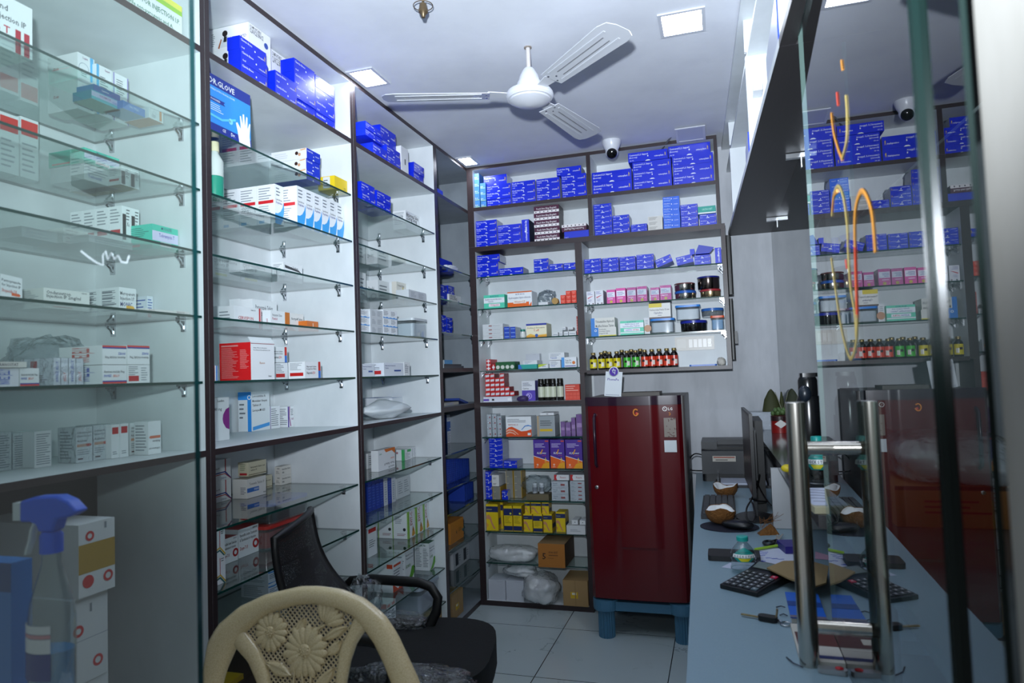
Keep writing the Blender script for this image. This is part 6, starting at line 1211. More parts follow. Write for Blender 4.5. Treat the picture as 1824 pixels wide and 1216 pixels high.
cable('monitor_cable', [wp(1350, 862, 2.95), wp(1358, 878, 2.9), wp(1368, 893, 2.85), wp(1374, 900, 2.8)], .0028, '#101012', 'thin black cable slanting toward the counter support panel')
o = MB().box(.115, .15, 2.95, 3.25, DZ, 1.12, M('#101113', .5)).build('dark_space_slab'); tag(o, 'black computer tower shaded under the granite ledge', 'computer')  # black slab fills what is only dark space under the ledge
# coconut halves
HUSK = M('#8a5a26', .9, bump=1.0, scale=90, var=.55); FLESH = M('#dcdfe0', .45)
def coconut(label, c, r, rz=0):
    t = thing('coconut_half', label, 'coconut', c, rz, 'coconut halves on the desk')
    n = 30; rnd = random.Random(int(c[1]*100)); vs = []; prof = [(.05, 0), (.38, .04), (.68, .18), (.90, .45), (1.0, .80), (1.0, 1.0)]
    edge = [.16*math.sin(2*2*math.pi*k/n+c[1]*2)+.06*math.sin(5*2*math.pi*k/n+1)+rnd.uniform(-.02, .02) for k in range(n)]
    g = MB()
    for rr, z in prof:
        for k in range(n):
            a = 2*math.pi*k/n; zz = z+(edge[k] if z > .9 else edge[k]*.4*z); vs.append((r*rr*math.cos(a), r*rr*math.sin(a), r*zz))
    fs = [(j*n+k, j*n+(k+1) % n, (j+1)*n+(k+1) % n, (j+1)*n+k) for j in range(len(prof)-1) for k in range(n)]+[tuple(reversed(range(n)))]
    g.add(vs, fs, HUSK); g.build('husk_shell', t, smooth=70)
    f = MB(); L = [(1.0, 0, .0), (.86, 0, .012), (.78, -.02, 0), (.5, -.52, 0), (.06, -.68, 0)]; vs = []
    for rr, dz, _ in L:
        for k in range(n):
            a = 2*math.pi*k/n; ez = .95+edge[k] if rr > .6 else .9; vs.append((r*rr*math.cos(a)*.995, r*rr*math.sin(a)*.995, r*(ez+dz)+.0006))
    f.add(vs, [(j*n+k, j*n+(k+1) % n, (j+1)*n+(k+1) % n, (j+1)*n+k) for j in range(len(L)-1) for k in range(n)]+[tuple(range((len(L)-1)*n, len(L)*n))], FLESH); f.build('white_flesh', t, smooth=50)
KZ = DZ
t = thing('keyboard', 'dark keyboard lying lengthwise on the desk behind the mouse pad', 'keyboard', (0, 0, 0))
MB().box(-.105, .028, 2.79, 3.20, KZ, KZ+.018, M('#24262a', .5)).build('keyboard_body', t)
g = MB()
for i in range(5):
    for j in range(15): g.box(-.097+i*.0245, -.077+i*.0245, 2.80+j*.0262, 2.822+j*.0262, KZ+.0184, KZ+.025, M('#3b3e43', .5))
g.build('keys', t)
o = MB().lathe([(.105, 0), (.105, .003)], M('#14182a', .7), (.0, 2.665, DZ), n=40, sy=.85).build('mouse_pad'); tag(o, 'dark navy mouse pad under the coconut and mouse', 'mouse pad')
coconut('coconut half with white flesh on the mouse pad', (-.03, 2.705, DZ+.0036), .056, R(200))
coconut('coconut half standing before the printer tray on desk', (-.008, 3.27, DZ), .055, R(120))
o = MB().ell((0, 0, .016), (.032, .06, .017), M('#121418', .35), 20, 12).build('computer_mouse', loc=(.03, 2.625, DZ+.0034), rz=R(70), smooth=60); tag(o, 'black computer mouse on the navy pad', 'mouse')
t = thing('coconut_husk', 'dry brown coconut husk piece with loose fibres on desk', 'coconut', (.128, 2.575, DZ), R(20))
MB().add([(-.035, -.02, 0), (.035, -.02, 0), (.03, .025, 0), (-.03, .02, 0), (-.03, -.012, .012), (.012, 0, .036), (.032, .012, .02)], [(0, 3, 2, 1), (0, 1, 5, 4), (1, 6, 5), (1, 2, 6), (2, 3, 5, 6), (3, 4, 5), (0, 4, 3)], HUSK).build('husk_chunk', t)
g = MB(); rr = random.Random(5)
for k in range(14):
    a = V((rr.uniform(-.02, .03), rr.uniform(-.01, .02), .02)); g.tube([a, a+V((rr.uniform(-.01, .03), .01, .02)), a+V((rr.uniform(-.01, .05), rr.uniform(0, .03), rr.uniform(.02, .05)))], .0006, M('#7a4f24', .9), 4)
g.build('fibres', t)
# scissors
t = thing('scissors', 'black-handled scissors lying on the desk beside the husk', 'scissors', (.155, 2.44, DZ+.004), R(80))
MB().add([(0, 0, 0), (.10, .012, 0), (.105, .016, 0), (0, .014, 0), (0, 0, .003), (.10, .012, .003), (.105, .016, .003), (0, .014, .003)], [(0, 3, 2, 1), (4, 5, 6, 7), (0, 1, 5, 4), (2, 3, 7, 6), (1, 2, 6, 5), (3, 0, 4, 7)], STEEL).build('blade', t)
MB().add([(0, 0, .0035), (.10, -.006, .0035), (.105, -.002, .0035), (0, .012, .0035), (0, 0, .0065), (.10, -.006, .0065), (.105, -.002, .0065), (0, .012, .0065)], [(0, 3, 2, 1), (4, 5, 6, 7), (0, 1, 5, 4), (2, 3, 7, 6), (1, 2, 6, 5), (3, 0, 4, 7)], STEEL).build('blade', t)
for sy in (-1, 1):
    MB().tube([(-.03+.024*math.cos(a), sy*.021+.007+.016*math.sin(a), .004) for a in [2*math.pi*k/18 for k in range(18)]], .0048, BK, 7, closed=True).tube([(-.008, sy*.012+.007, .004), (.012, .007, .004)], .005, BK, 6).build('finger_loop', t, smooth=80)
# small water bottles
CLR = glassmat('bottle_clear', '#e6eeee', f0=.07, rough=.02, bump=.25, bscale=60, gain=2.3)
def water(label, x, y, z, pt, r, ang=-90):
    H = zAt(pt, x, y-r*.5)-z; t = thing('water_bottle', label, 'bottle', (x, y, z+.0006), group='small water bottles with turquoise caps')
    pr = [(r*.5, 0), (r*.92, .004), (r, .012), (r*.93, H*.1), (r, H*.15), (r*.9, H*.21), (r, H*.27), (r*.9, H*.33), (r, H*.4), (r*.99, H*.5), (r*.86, H*.62), (r*.55, H*.76), (r*.36, H*.83), (r*.34, H*.87)]
    MB().lathe(pr, CLR, n=30).build('bottle_body', t, smooth=60)
    MB().lathe([(r*.45, H*.872), (r*.46, H*.98), (r*.4, H)], M('#1f9f98', .35), n=24).build('cap', t, smooth=40)
    g = MB(); n = 12
    def band(z0, z1, w0, w1, col, k=1.012, f=lambda z: 1):
        rows = 5; vs = []
        for j in range(rows+1):
            z = z0+(z1-z0)*j/rows; rr = r*k if z < H*.5 else (r*.99+(r*.86-r*.99)*(z-H*.5)/(H*.12) if z < H*.62 else r*.86+(r*.55-r*.86)*(z-H*.62)/(H*.14))*k
            hw = w0*f(j/rows)
            for q in range(n+1):
                a = R(ang-hw+2*hw*q/n); vs.append((rr*math.cos(a), rr*math.sin(a), z))
        g.add(vs, [(j*(n+1)+q, j*(n+1)+q+1, (j+1)*(n+1)+q+1, (j+1)*(n+1)+q) for j in range(rows) for q in range(n)], M(col, .4))
    band(H*.36, H*.72, 52, 0, '#1a9088', 1.012, lambda s: math.sin(math.pi*(.12+.86*s))**.7)
    band(H*.38, H*.46, 30, 0, '#d8cf2a', 1.022, lambda s: .5+.5*s)
    band(H*.47, H*.56, 56, 0, '#dfe5e6', 1.024)
    for i, ch in enumerate('ROCKSTAR'):
        a = R(ang-42+12*i); rr = r*1.03; vs, fs, tw = textgeo(ch, .02); u = V((-math.sin(a), math.cos(a), 0)); s_ = H*.058
        p = V((rr*math.cos(a), rr*math.sin(a), H*.485)); g.add([p+u*((x-tw/2)*s_*.75)+V((0, 0, y_*s_)) for x, y_ in vs], fs, M('#1c2a4a', .5))
    g.build('bottle_label', t, smooth=60)
water('small clear ROCKSTAR water bottle standing on the desk', .034, 2.09, DZ, 957, .036, -85)
water('small clear ROCKSTAR water bottle on the granite ledge', .247, 2.085, 1.0, 778, .034, -100)
# phone wallet, papers, calculator, card, books, key
o = MB().rbox(-.068, .086, 2.195, 2.285, DZ+.0006, DZ+.016, .012, M('#202022', .55)).build('phone_case', smooth=30); tag(o, 'dark flat phone case lying behind the desk bottle', 'case')
PAP = M('#bfc6da', .7)
def sheet(label, pts, z, th, m, marks=None, name='paper_sheet', cat='paper', grp=None):
    P = [at(2, px, py, z) for px, py in pts]; g = MB(); n = len(P)
    if sum(P[i].x*P[(i+1) % n].y-P[(i+1) % n].x*P[i].y for i in range(n)) < 0: P.reverse()
    g.prism([(p.x, p.y) for p in P], z, z+th, m)
    if marks: marks(g, P, z+th+.0003)
    return tag(g.build(name), label, cat, grp)
def scribble(g, P, z):
    rr = random.Random(8); c = sum(P, V())/len(P)
    for k in range(9):
        p = c+V((rr.uniform(-.05, .05), rr.uniform(-.06, .09), 0)); g.tube([(p.x, p.y, z), (p.x+.012, p.y+.004, z), (p.x+.02, p.y-.003, z), (p.x+.034, p.y+.002, z)], .0009, M('#2a3fae', .6), 4)
sheet('white paper with blue handwriting on the desk', [(1285, 1010), (1355, 974), (1424, 980), (1428, 1004), (1340, 1018)], DZ+.0001, .0004, PAP, scribble)
o = MB().tube([(.075, 2.33, DZ+.006), (.16, 2.40, DZ+.006)], .0045, M('#9ac43a', .4), 8).build('marker_pen'); tag(o, 'lime green pen lying across the blue handwriting paper', 'pen')
o = MB().cbox((.19, 2.36, DZ+.0125), (.07, .09, .022), M('#2a1f7a', .4), Matrix.Rotation(R(12), 3, 'Z')).build('small_box'); tag(o, 'small dark purple box lying next to the handle bar', 'box')
sheet('torn brown cardboard flap resting over the calculator', [(1366, 1013), (1395, 1001), (1440, 1000), (1476, 1010), (1472, 1040), (1450, 1047), (1405, 1032)], DZ+.032, .004, M('#8f7a54', .8), name='cardboard_piece', cat='cardboard')
sheet('pink slip peeking out behind the cardboard flap', [(1452, 982), (1480, 990), (1478, 997), (1452, 995)], DZ+.0006, .0004, M('#c9a0b8', .7))
t = thing('calculator', 'black desk calculator with slanted keypad and red key', 'calculator', (.067, 1.985, DZ), R(-32))
CK = M('#14161a', .4)
MB().add([(-.055, -.10, 0), (.055, -.10, 0), (.055, .10, 0), (-.055, .10, 0), (-.055, -.10, .012), (.055, -.10, .012), (.055, .045, .022), (-.055, .045, .022), (.055, .10, .034), (-.055, .10, .034)], [(0, 3, 2, 1), (0, 1, 5, 4), (4, 5, 6, 7), (7, 6, 8, 9), (3, 9, 8, 2), (1, 2, 8, 6, 5), (0, 4, 7, 9, 3)], CK).build('calculator_body', t, bevel=.002)
g = MB(); kt = Matrix.Translation((0, 0, .0145)) @ Matrix.Rotation(math.atan2(.010, .145), 4, 'X')
for i in range(5):
    for j in range(6):
        g.T = kt; m = M('#c02a4a', .4) if (i, j) == (4, 5) else (M('#5a6a72', .4) if (i, j) == (4, 0) else M('#3a3d43', .4))
        g.box(-.048+i*.0197, -.048+i*.0197+.0165, -.092+j*.0205, -.092+j*.0205+.0155, .0035, .0075, m); g.poly([(-.043+i*.0197, -.088+j*.0205, .0079), (-.038+i*.0197, -.088+j*.0205, .0079), (-.038+i*.0197, -.081+j*.0205, .0079), (-.043+i*.0197, -.081+j*.0205, .0079)], M('#b9bdc2', .5))
g.build('keys', t)
g = MB(); g.T = Matrix.Translation((0, .0725, .0286)) @ Matrix.Rotation(math.atan2(.012, .055), 4, 'X'); g.box(-.045, .045, -.018, .018, .001, .0025, M('#6f7b74', .2)); g.build('display', t)
BLU = M('#1f62c8', .4)
t = thing('notebook', 'bright blue notebook with dark band beside the door glass', 'notebook', (.1625, 1.80, DZ), R(-1))
MB().box(-.036, .0415, -.10, .085, .012, .014, BLU).box(-.036, .0415, -.02, .015, .0142, .0146, M('#16408a', .4)).box(-.036, .0415, -.10, -.085, .0142, .0147, M('#6a6478', .5)).build('cover', t)
MB().box(-.034, .036, -.098, .083, .0005, .0118, M('#c9c6bc', .7)).build('pages', t)
o = MB().box(-.04, .0425, -.10, .10, 0, .009, M('#c6c3ba', .6)).box(-.036, .0425, -.02, .05, .0092, .0096, M('#5a2e2a', .5)).box(-.03, -.005, 0, .03, .0098, .0102, M('#d8d4c8', .5)).box(-.04, .0425, -.085, -.07, .0092, .0096, M('#23306a', .5)).build('booklet', loc=(.1615, 1.575, DZ), rz=R(0)); tag(o, 'cream booklet with brown picture in front of the notebook', 'booklet')
t = thing('paper_knife', 'silver snap-off knife with red slide on the near desk end', 'knife', (.176, 1.445, DZ), R(-6))
MB().rbox(-.026, .026, -.008, .008, .0005, .010, .006, M('#b4b6b8', .3, metal=.6)).build('knife_body', t, smooth=30); MB().ell((.012, 0, .0115), (.008, .006, .003), M('#b81e2a', .4)).build('slide', t, smooth=60)
for k, (a, b, c_) in enumerate((((.100, 1.80), (.112, 1.805), (.121, 1.80)), ((.104, 1.745), (.113, 1.75), (.121, 1.742)), ((.098, 1.50), (.108, 1.47), (.124, 1.455)))):
    o = MB().tube([(a[0], a[1], DZ+.002), (b[0], b[1], DZ+.004), (c_[0], c_[1], DZ+.003)], .0014, M('#1c2436', .6), 5).build('ribbon_marker'); tag(o, ['short dark ribbon end sticking out beside the blue cover', 'second dark ribbon end below the first at the notebook', 'curved dark strap end by the silver knife'][k], 'ribbon')
t = thing('car_key', 'car key with black fob and steel ring on desk', 'key', (.072, 1.708, DZ), R(-18))
MB().rbox(-.018, .026, -.0115, .0115, .0005, .012, .010, M('#101114', .4)).build('fob', t, smooth=30)
MB().box(-.058, -.0185, -.0035, .0035, .004, .0065, M('#b09a6a', .3, metal=.8)).build('blade', t)
MB().tube([(.047+.0125*math.cos(a), -.008+.0125*math.sin(a), .003) for a in [2*math.pi*k/20 for k in range(20)]], .0019, CHROME, 6, closed=True).tube([(.026, 0, .006), (.031, -.003, .006), (.036, -.006, .005)], .003, CHROME, 6).tube([(.022, .002, .011), (.024, .004, .022), (.025, .003, .03)], .0025, M('#b09a7a', .3, metal=.8), 6).build('key_ring', t, smooth=80)
# things on the granite ledge
LZ = 1.0005
o = put('plainw', 'white film-wrapped tissue box at the far ledge end', (xAt(1358, 3.9, 1.02), 3.88, LZ), .12, .12, zAt(734, .2, 3.88)-LZ); o.name = 'tissue_box'; film_wrap(o, .001)
x, y = .295, 3.72; hcan = .085; x = xAt(1390, y, 1.03)
t = thing('planter_tin', 'red tin with white diamond badge holding a small succulent', 'plant', (x, y, LZ))
MB().lathe([(.044, 0), (.044, hcan)], M('#8a1c1a', .35), n=28).build('tin', t, smooth=40)
MB().add([(-.03, -.0455, hcan*.55), (0, -.0455, hcan*.3), (.03, -.0455, hcan*.55), (0, -.0455, hcan*.8)], [(0, 1, 2, 3)], M('#d5d3cf', .5)).build('badge', t)
MB().lathe([(.0442, hcan*.72), (.0446, hcan*.74), (.0446, hcan), (.0442, hcan+.001)], M('#2a1416', .4), n=28, cap=False).build('dark_rim', t)
g = MB(); rr = random.Random(4)
for k in range(22):
    a = rr.uniform(0, 6.28); q = rr.uniform(0, .04); g.ell((q*math.cos(a), q*math.sin(a), hcan+.012+rr.uniform(0, .022)), (.011, .011, .013), M('#4f6a3a', .6), 8, 6)
g.build('leaves', t, smooth=60)
t = thing('coconut_green', 'olive green husked shell propped against the far wall', 'coconut', (xAt(1375, 3.93, 1.1), 3.94, LZ))
g = MB(); prof = [(.002, .0), (.03, .004), (.046, .05), (.048, .10), (.036, .16), (.016, .20), (.004, .215)]
g.lathe(prof, M('#3f4420', .7, var=.4, scale=12), n=20, sy=.6).build('shell', t, smooth=60)
MB().lathe([(.002, 0), (.02, .01), (.028, .07), (.018, .14), (.004, .18)], M('#3f4420', .7), (.052, 0, .02), n=14, sx=.5).build('side_flap', t, smooth=60)
MB().tube([(.02, -.02, .2), (.036, -.025, .15), (.05, -.03, .10)], .002, M('#8f8f78', .7), 5).build('dry_stem', t)
y = 2.25; x = xAt(1443, y, 1.15); zt = zAt(664, x, y)-LZ
t = thing('vacuum_flask', 'tall black vacuum flask with camouflage cap on ledge', 'flask', (x, y, LZ))
FB = M('#0c0d10', .22); CAMO = M('#1d2733', .35, var=.7, scale=14)
MB().lathe([(.034, 0), (.036, .004), (.036, zt*.72), (.030, zt*.78)], FB, n=30).build('flask_body', t, smooth=50)
MB().lathe([(.027, zt*.781), (.028, zt*.79), (.028, zt*.93), (.024, zt*.96)], FB, n=26).build('cap', t, smooth=40)
MB().ell((-.012, -.024, zt*.80), (.019, .019, zt*.085), CAMO, 16, 10).build('patterned_pouch', t, smooth=60)
MB().rbox(-.022, .028, -.02, .02, zt*.962, zt, .008, FB).build('spout_lid', t, smooth=30)
o = MB().ell((0, 0, .013), (.019, .014, .013), M('#c8b41a', .45), 16, 10).build('lemon', loc=(xAt(1402, 2.35, 1.02), 2.35, LZ), smooth=60); tag(o, 'yellow lemon on the ledge behind the handle bar', 'lemon')
t = thing('oil_bottle', 'yellow liquid bottle standing beyond the black flask', 'bottle', (xAt(1466, 2.6, 1.05), 2.6, LZ))
MB().lathe([(.022, 0), (.024, .004), (.024, .07), (.010, .10), (.009, .13)], M('#a8a01c', .15), n=20).build('bottle_body', t, smooth=50); MB().lathe([(.011, .1305), (.011, .15)], M('#c9b820', .4), n=16).build('cap', t)
o = MB().cbox((0, 0, .008), (.085, .26, .015), M('#bdb89a', .5)).build('writing_board', loc=(.218, 1.84, LZ), rz=R(6), bevel=.004); tag(o, 'cream writing board lying on the ledge under papers', 'board')
g = MB(); g.cbox((0, 0, .0005), (.078, .235, .0008), M('#c3c9dc', .7)); 
for k in range(5): g.tube([(-.03, .09-k*.04, .0013), (.0, .085-k*.04, .0013), (.025, .07-k*.04, .0013)], .0006, M('#5a5f78', .6), 4)
o = g.build('paper_sheet', loc=(.220, 1.845, LZ+.016), rz=R(4)); tag(o, 'stack of written white slips on the cream board', 'paper')
x, y = .43, 2.55; zt = zAt(698, x, y)-LZ
t = thing('pump_bottle', 'pale hand sanitiser pump bottle beyond the glass pane', 'bottle', (x, y, LZ))
PALE = M('#a9bcc2', .3)
MB().lathe([(.035, 0), (.038, .005), (.038, zt*.42), (.018, zt*.55)], PALE, n=26).build('bottle_body', t, smooth=50)
MB().lathe([(.02, zt*.552), (.02, zt*.72)], M('#c5ced2', .35), n=20).build('collar', t, smooth=40)
MB().tube([(0, 0, zt*.722), (0, 0, zt*.94)], .006, M('#c5ced2', .35), 8).tube([(.012, 0, zt*.96), (-.03, -.012, zt*.965), (-.042, -.018, zt*.94)], .007, M('#c5ced2', .35), 8).build('pump_head', t, smooth=80)
kind('street_carton', '#9a6434', [('n', 'F', .2, .3, .7, .7, 3, '#8a2a22'), ('r', 'F', .0, .9, 1, 1, '#4f2f1a')], name='cardboard_box', cat='box', rough=.7)
x0, x1 = .335, .60; y0 = 1.60; h = zAt(866, .42, y0)-LZ
put('street_carton', 'brown carton on the outer granite counter behind door glass', ((x0+x1)/2, y0, LZ), x1-x0, .3, h)
blob('plastic_bag', ((x0+x1)/2, y0+.13, LZ+h+.001), (.12, .15, .055), glassmat('poly_white', '#e8ecee', f0=.06, rough=.2, bump=.6, gain=2.2, haze=.4, hazecol='#d5d9de'), 'white plastic-wrapped bundle on the brown carton behind the glass', 'bag', amp=.12, freq=1.3, seed=51, squash=3)
kind('red_reg', '#7a2622', [], name='ledger', cat='book', rough=.6)
o = put('red_reg', 'dark red ledger lying beyond the wrapped bundle', (.47, 2.15, LZ), .3, .22, .04); o.rotation_euler[2] = R(14)
# black adapter boxes on the cabinet side
for k, (a, b) in enumerate(((420, 525), (532, 640))):
    z1, z0 = zAt(a, .06, 3.85), zAt(b, .06, 3.85)
    o = MB().rbox(.0576, .084-.006*k, 3.83, 3.90, z0, z1, .006, M('#0c0c0d', .4)).build('wall_adapter', smooth=30); tag(o, ['upper long black casing fixed to the side of back cabinet', 'lower long black casing with socket on the cabinet side'][k], 'casing')
    if k: MB().box(.0785, .094, 3.84, 3.88, zAt(612, .07, 3.85), zAt(590, .07, 3.85), M('#0c0c0d', .4)).build('plug', o)
# ================================================================ CEILING THINGS
WHM = M('#d5d7de', .3)
fc = V((-.655, 2.478, 0)); zr = 2.425
t = thing('ceiling_fan', 'white three-blade ceiling fan with worn paint', 'fan', (fc.x, fc.y, H_C))
RUST = M('#cfc9c6', .4, var=.25, scale=30)
MB().tube([(0, 0, 0), (0, 0, -.105)], .009, RUST, 12).build('down_rod', t, smooth=80)
MB().lathe([(.015, -.004), (.015, 0)], M('#8a8078', .6), n=18).build('mount_plate', t)
b0 = zr-H_C
MB().lathe([(.018, -.085), (.024, -.092), (.036, -.115), (.044, -.14), (.047, -.142), (.052, -.165), (.058, b0+.018), (.06, b0+.014)], WHM, n=32).build('motor_bell', t, smooth=35)
MB().lathe([(.062, b0+.0135), (.086, b0+.010), (.092, b0), (.092, b0-.012), (.086, b0-.020), (.080, b0-.021), (.078, b0-.026), (.05, b0-.040), (.0005, b0-.046)], WHM, n=36).build('motor_housing', t, smooth=35)
BL_ = M('#c4c7ce', .25)
for k, ang in enumerate((-161, -43.5, 75.5)):
    RB, L0 = .565, .155
    out = [(L0, -.045), (RB-.05, -.062), (RB-.012, -.052), (RB, -.02), (RB, .03), (RB-.016, .055), (RB-.05, .062), (L0, .045)]
    T = Matrix.Rotation(R(ang), 4, 'Z') @ Matrix.Translation((0, 0, b0-.002)) @ Matrix.Rotation(R(-9), 4, 'X')
    g = MB(); g.T = T; g.prism(out, -.0015, .0015, BL_)
    for yy in (-.03, .03): g.box(L0+.03, RB-.05, yy-.004, yy+.004, -.0035, -.0016, BL_)
    for yy in (-.012, .014): g.box(L0+.06, RB-.08, yy-.002, yy+.002, -.0030, -.0016, M('#8f9096', .4, var=.4, scale=40))
    for xx, yy in ((L0+.012, -.02), (L0+.012, .02), (L0+.035, 0)): g.lathe([(.004, -.004), (.0035, -.0016)], CHROME, (xx, yy, 0), n=10)
    bl = g.build('blade', t)
    g = MB(); g.T = Matrix.Rotation(R(ang), 4, 'Z') @ Matrix.Translation((0, 0, b0-.002)); g.add([(.075, -.018, 0), (.16, -.03, .002), (.175, 0, .002), (.16, .03, .002), (.075, .018, 0), (.075, -.018, .003), (.16, -.03, .005), (.175, 0, .005), (.16, .03, .005), (.075, .018, .003)], [(4, 3, 2, 1, 0), (5, 6, 7, 8, 9), (0, 1, 6, 5), (1, 2, 7, 6), (2, 3, 8, 7), (3, 4, 9, 8)], WHM); g.build('blade_bracket', bl)
# dome camera
c = at(2, 1089, 251, H_C); t = thing('dome_camera', 'white dome security camera with black lens on the ceiling', 'camera', (c.x, c.y, H_C-.0005))
MB().lathe([(.052, 0), (.052, -.012), (.044, -.035), (.036, -.05)][::-1], WHM, n=32).build('camera_mount', t, smooth=40)
d = (O-V((c.x, c.y, H_C-.06))).normalized(); d = (d+V((0, 0, -.35))).normalized()
MB().ell((0, 0, -.06), (.036, .036, .038), WHM, 24, 16).build('camera_ball', t, smooth=60)
g = MB(); g.T = Matrix.Translation(V((0, 0, -.062))+d*.020) @ d.to_track_quat('Z', 'Y').to_matrix().to_4x4(); g.lathe([(.029, 0), (.028, .012), (.020, .019), (.0005, .021)], M('#0a0a0c', .12), n=26); g.build('lens_face', t, smooth=50)
# panel lamps
def lampq(label, x0, x1, y0, y1, lit=True):
    t = thing('ceiling_light', label, 'light', ((x0+x1)/2, (y0+y1)/2, H_C), group='square ceiling lamps')
    w, d, f = (x1-x0)/2, (y1-y0)/2, .013; g = MB()
    for a in ((-w, w, -d, -d+f), (-w, w, d-f, d), (-w, -w+f, -d+f, d-f), (w-f, w, -d+f, d-f)): g.box(*a, -.006, -.0004, M('#c9ccd4', .35))
    g.build('frame', t)
    MB().box(-w+f, w-f, -d+f, d-f, -.004, -.0006, emit('#e8f1ff', 45) if lit else M('#b9bdc8', .3)).build('diffuser', t)
    return t
lampq('square lit ceiling lamp beyond the fan on the glazed side', -.157, .008, 2.415, 2.589)
lampq('square lit ceiling lamp at the rim of the glove-box bay', -1.412, -1.29, 2.40, 2.565)
lampq('square lit ceiling lamp in the corner above the narrow bay', -1.412, -1.315, 3.60, 3.755)
t = lampq('unlit square ceiling panel hanging ajar over the back cabinet', -.172, -.018, 3.61, 3.785, False); t.rotation_euler = (R(-5), 0, 0); t.location.z -= .012
cable('loose_cable', [at(1, 1203, 234, 3.7), at(1, 1196, 243, 3.75), at(1, 1186, 256, 3.8), at(1, 1178, 268, 3.86)], .005, '#5a5c60', 'grey loose cable hanging from the ajar ceiling panel')
c = at(2, 753, -8, H_C); t = thing('ceiling_hook', 'brass lamp holder with wire ring hanging at top edge', 'lamp holder', (c.x, c.y, H_C))
BR = M('#6a5a44', .35, metal=.6)
MB().tube([(0, 0, -.001), (0, 0, -.03)], .004, BR, 8).lathe([(.012, -.03), (.014, -.045), (.016, -.05), (.016, -.058), (.009, -.066), (.006, -.075)][::-1], BR, n=18).build('holder', t, smooth=40)
MB().tube([(.032*math.cos(a), .032*math.sin(a), -.035) for a in [2*math.pi*k/24 for k in range(24)]], .0016, BR, 5, closed=True).build('wire_ring', t, smooth=80)
# ================================================================ GLASS DOOR AND FIXED PANES
DG = glassmat('door_glass', '#e3ebe9', f0=.05, gain=2.0)
DX, DY0, DY1 = .21, .785, 1.64
EDG = M('#061513', .25, spec=.4)
d = MB().box(DX-.005, DX+.005, DY0, DY1, .05, 2.55, DG, dict(F=EDG, B=M('#9fb6b0', .2), T=EDG, D=EDG)).build('door_1'); struct(d)
h = []
for sx, X in ((-1, .139), (1, .283)):
    t_ = MB(); t_.lathe([(.002, 0), (.0175, .0005), (.019, .002), (.019, .537), (.0175, .5385), (.002, .539)], STEEL, (X, 1.478, .732), n=32); hd = t_.build('door_handle', d, smooth=40)
    for z in (.826, 1.178):
        g = MB(); x0 = X-sx*.018; x1 = DX-sx*.0055; g.tube([(x0, 1.478, z), (x1, 1.478, z)], .0135, STEEL, 20); g.tube([(x1+sx*.008, 1.478, z), (x1, 1.478, z)], .0165, STEEL, 20); g.build('handle_standoff', hd, smooth=60)
# saffron strokes brushed on the door glass
SAF, SAFY, SAFR = M('#d8902a', .5), M('#b9a25a', .5), M('#d8482a', .5)
def stroke(parent, X, pts, r, m):
    P = [at(0, px, py, X) for px, py in pts]; out = []
    for i in range(len(P)-1):
        a, b, c_, e = P[max(i-1, 0)], P[i], P[i+1], P[min(i+2, len(P)-1)]
        for k in range(6): s = k/6; out.append(.5*((2*b)+(-a+c_)*s+(2*a-5*b+4*c_-e)*s*s+(-a+3*b-3*c_+e)*s**3))
    out.append(P[-1]); return MB().tube(out, r, m, 6, ry=.0008, upv=(0, 1, 0)).build('brushed_mark', parent, smooth=80)
SX = DX-.0062
stroke(d, SX, [(1480, 202), (1484, 235), (1492, 265), (1499, 283)], .0042, SAF); stroke(d, SX, [(1499, 283), (1507, 250), (1508, 205), (1506, 170)], .0022, SAFY)
stroke(d, SX, [(1490, 165), (1492, 188)], .0034, SAFR); stroke(d, SX, [(1498, 108), (1500, 124)], .003, SAF)
stroke(d, SX, [(1481, 384), (1484, 348), (1492, 332), (1501, 350), (1508, 400), (1510, 450), (1514, 510), (1522, 560), (1524, 600)], .0034, SAFY); stroke(d, SX, [(1481, 382), (1484, 350), (1491, 340)], .0038, SAF)
stroke(d, SX, [(1525, 562), (1522, 450), (1522, 380), (1530, 345), (1540, 345), (1552, 380), (1558, 450)], .0042, SAF); stroke(d, SX, [(1522, 440), (1524, 500), (1526, 565)], .0036, SAFR)
stroke(d, SX, [(1480, 460), (1488, 520), (1497, 580), (1508, 625), (1516, 638), (1524, 610), (1526, 560)], .0036, SAFY); stroke(d, SX, [(1506, 463), (1508, 478)], .0036, SAFR)
# fixed strip between door and front wall
struct(MB().box(.214, .2195, .668, .779, .0, 2.55, DG, dict(F=EDG, B=EDG)).build('window_2'))
struct(MB().box(.2065, .222, .7795, .7845, .0, 2.55, EDG).build('trim_1'))
# fixed pane beside the doorway
LP = glassmat('side_pane', '#eef3f1', f0=.04, gain=1.5, haze=.022, hazecol='#b9b8b0')
w = MB().box(-1.86, -.705, .772, .782, .0, 2.7, LP, dict(R=M('#0d2f30', .12, spec=.8), T=EDG, D=EDG)).build('window_3'); struct(w); w.rotation_euler[1] = R(0)
P = [at(1, px, py, .770) for px, py in ((144, 447), (158, 458), (172, 468), (184, 472), (183, 455), (188, 447), (192, 462), (199, 450), (204, 462), (210, 455), (216, 466), (226, 468), (230, 455))]
MB().tube(P, .0013, M('#aab4b6', .7), 5, ry=.0006, upv=(0, 0, 1)).build('chalk_mark', w, smooth=80)
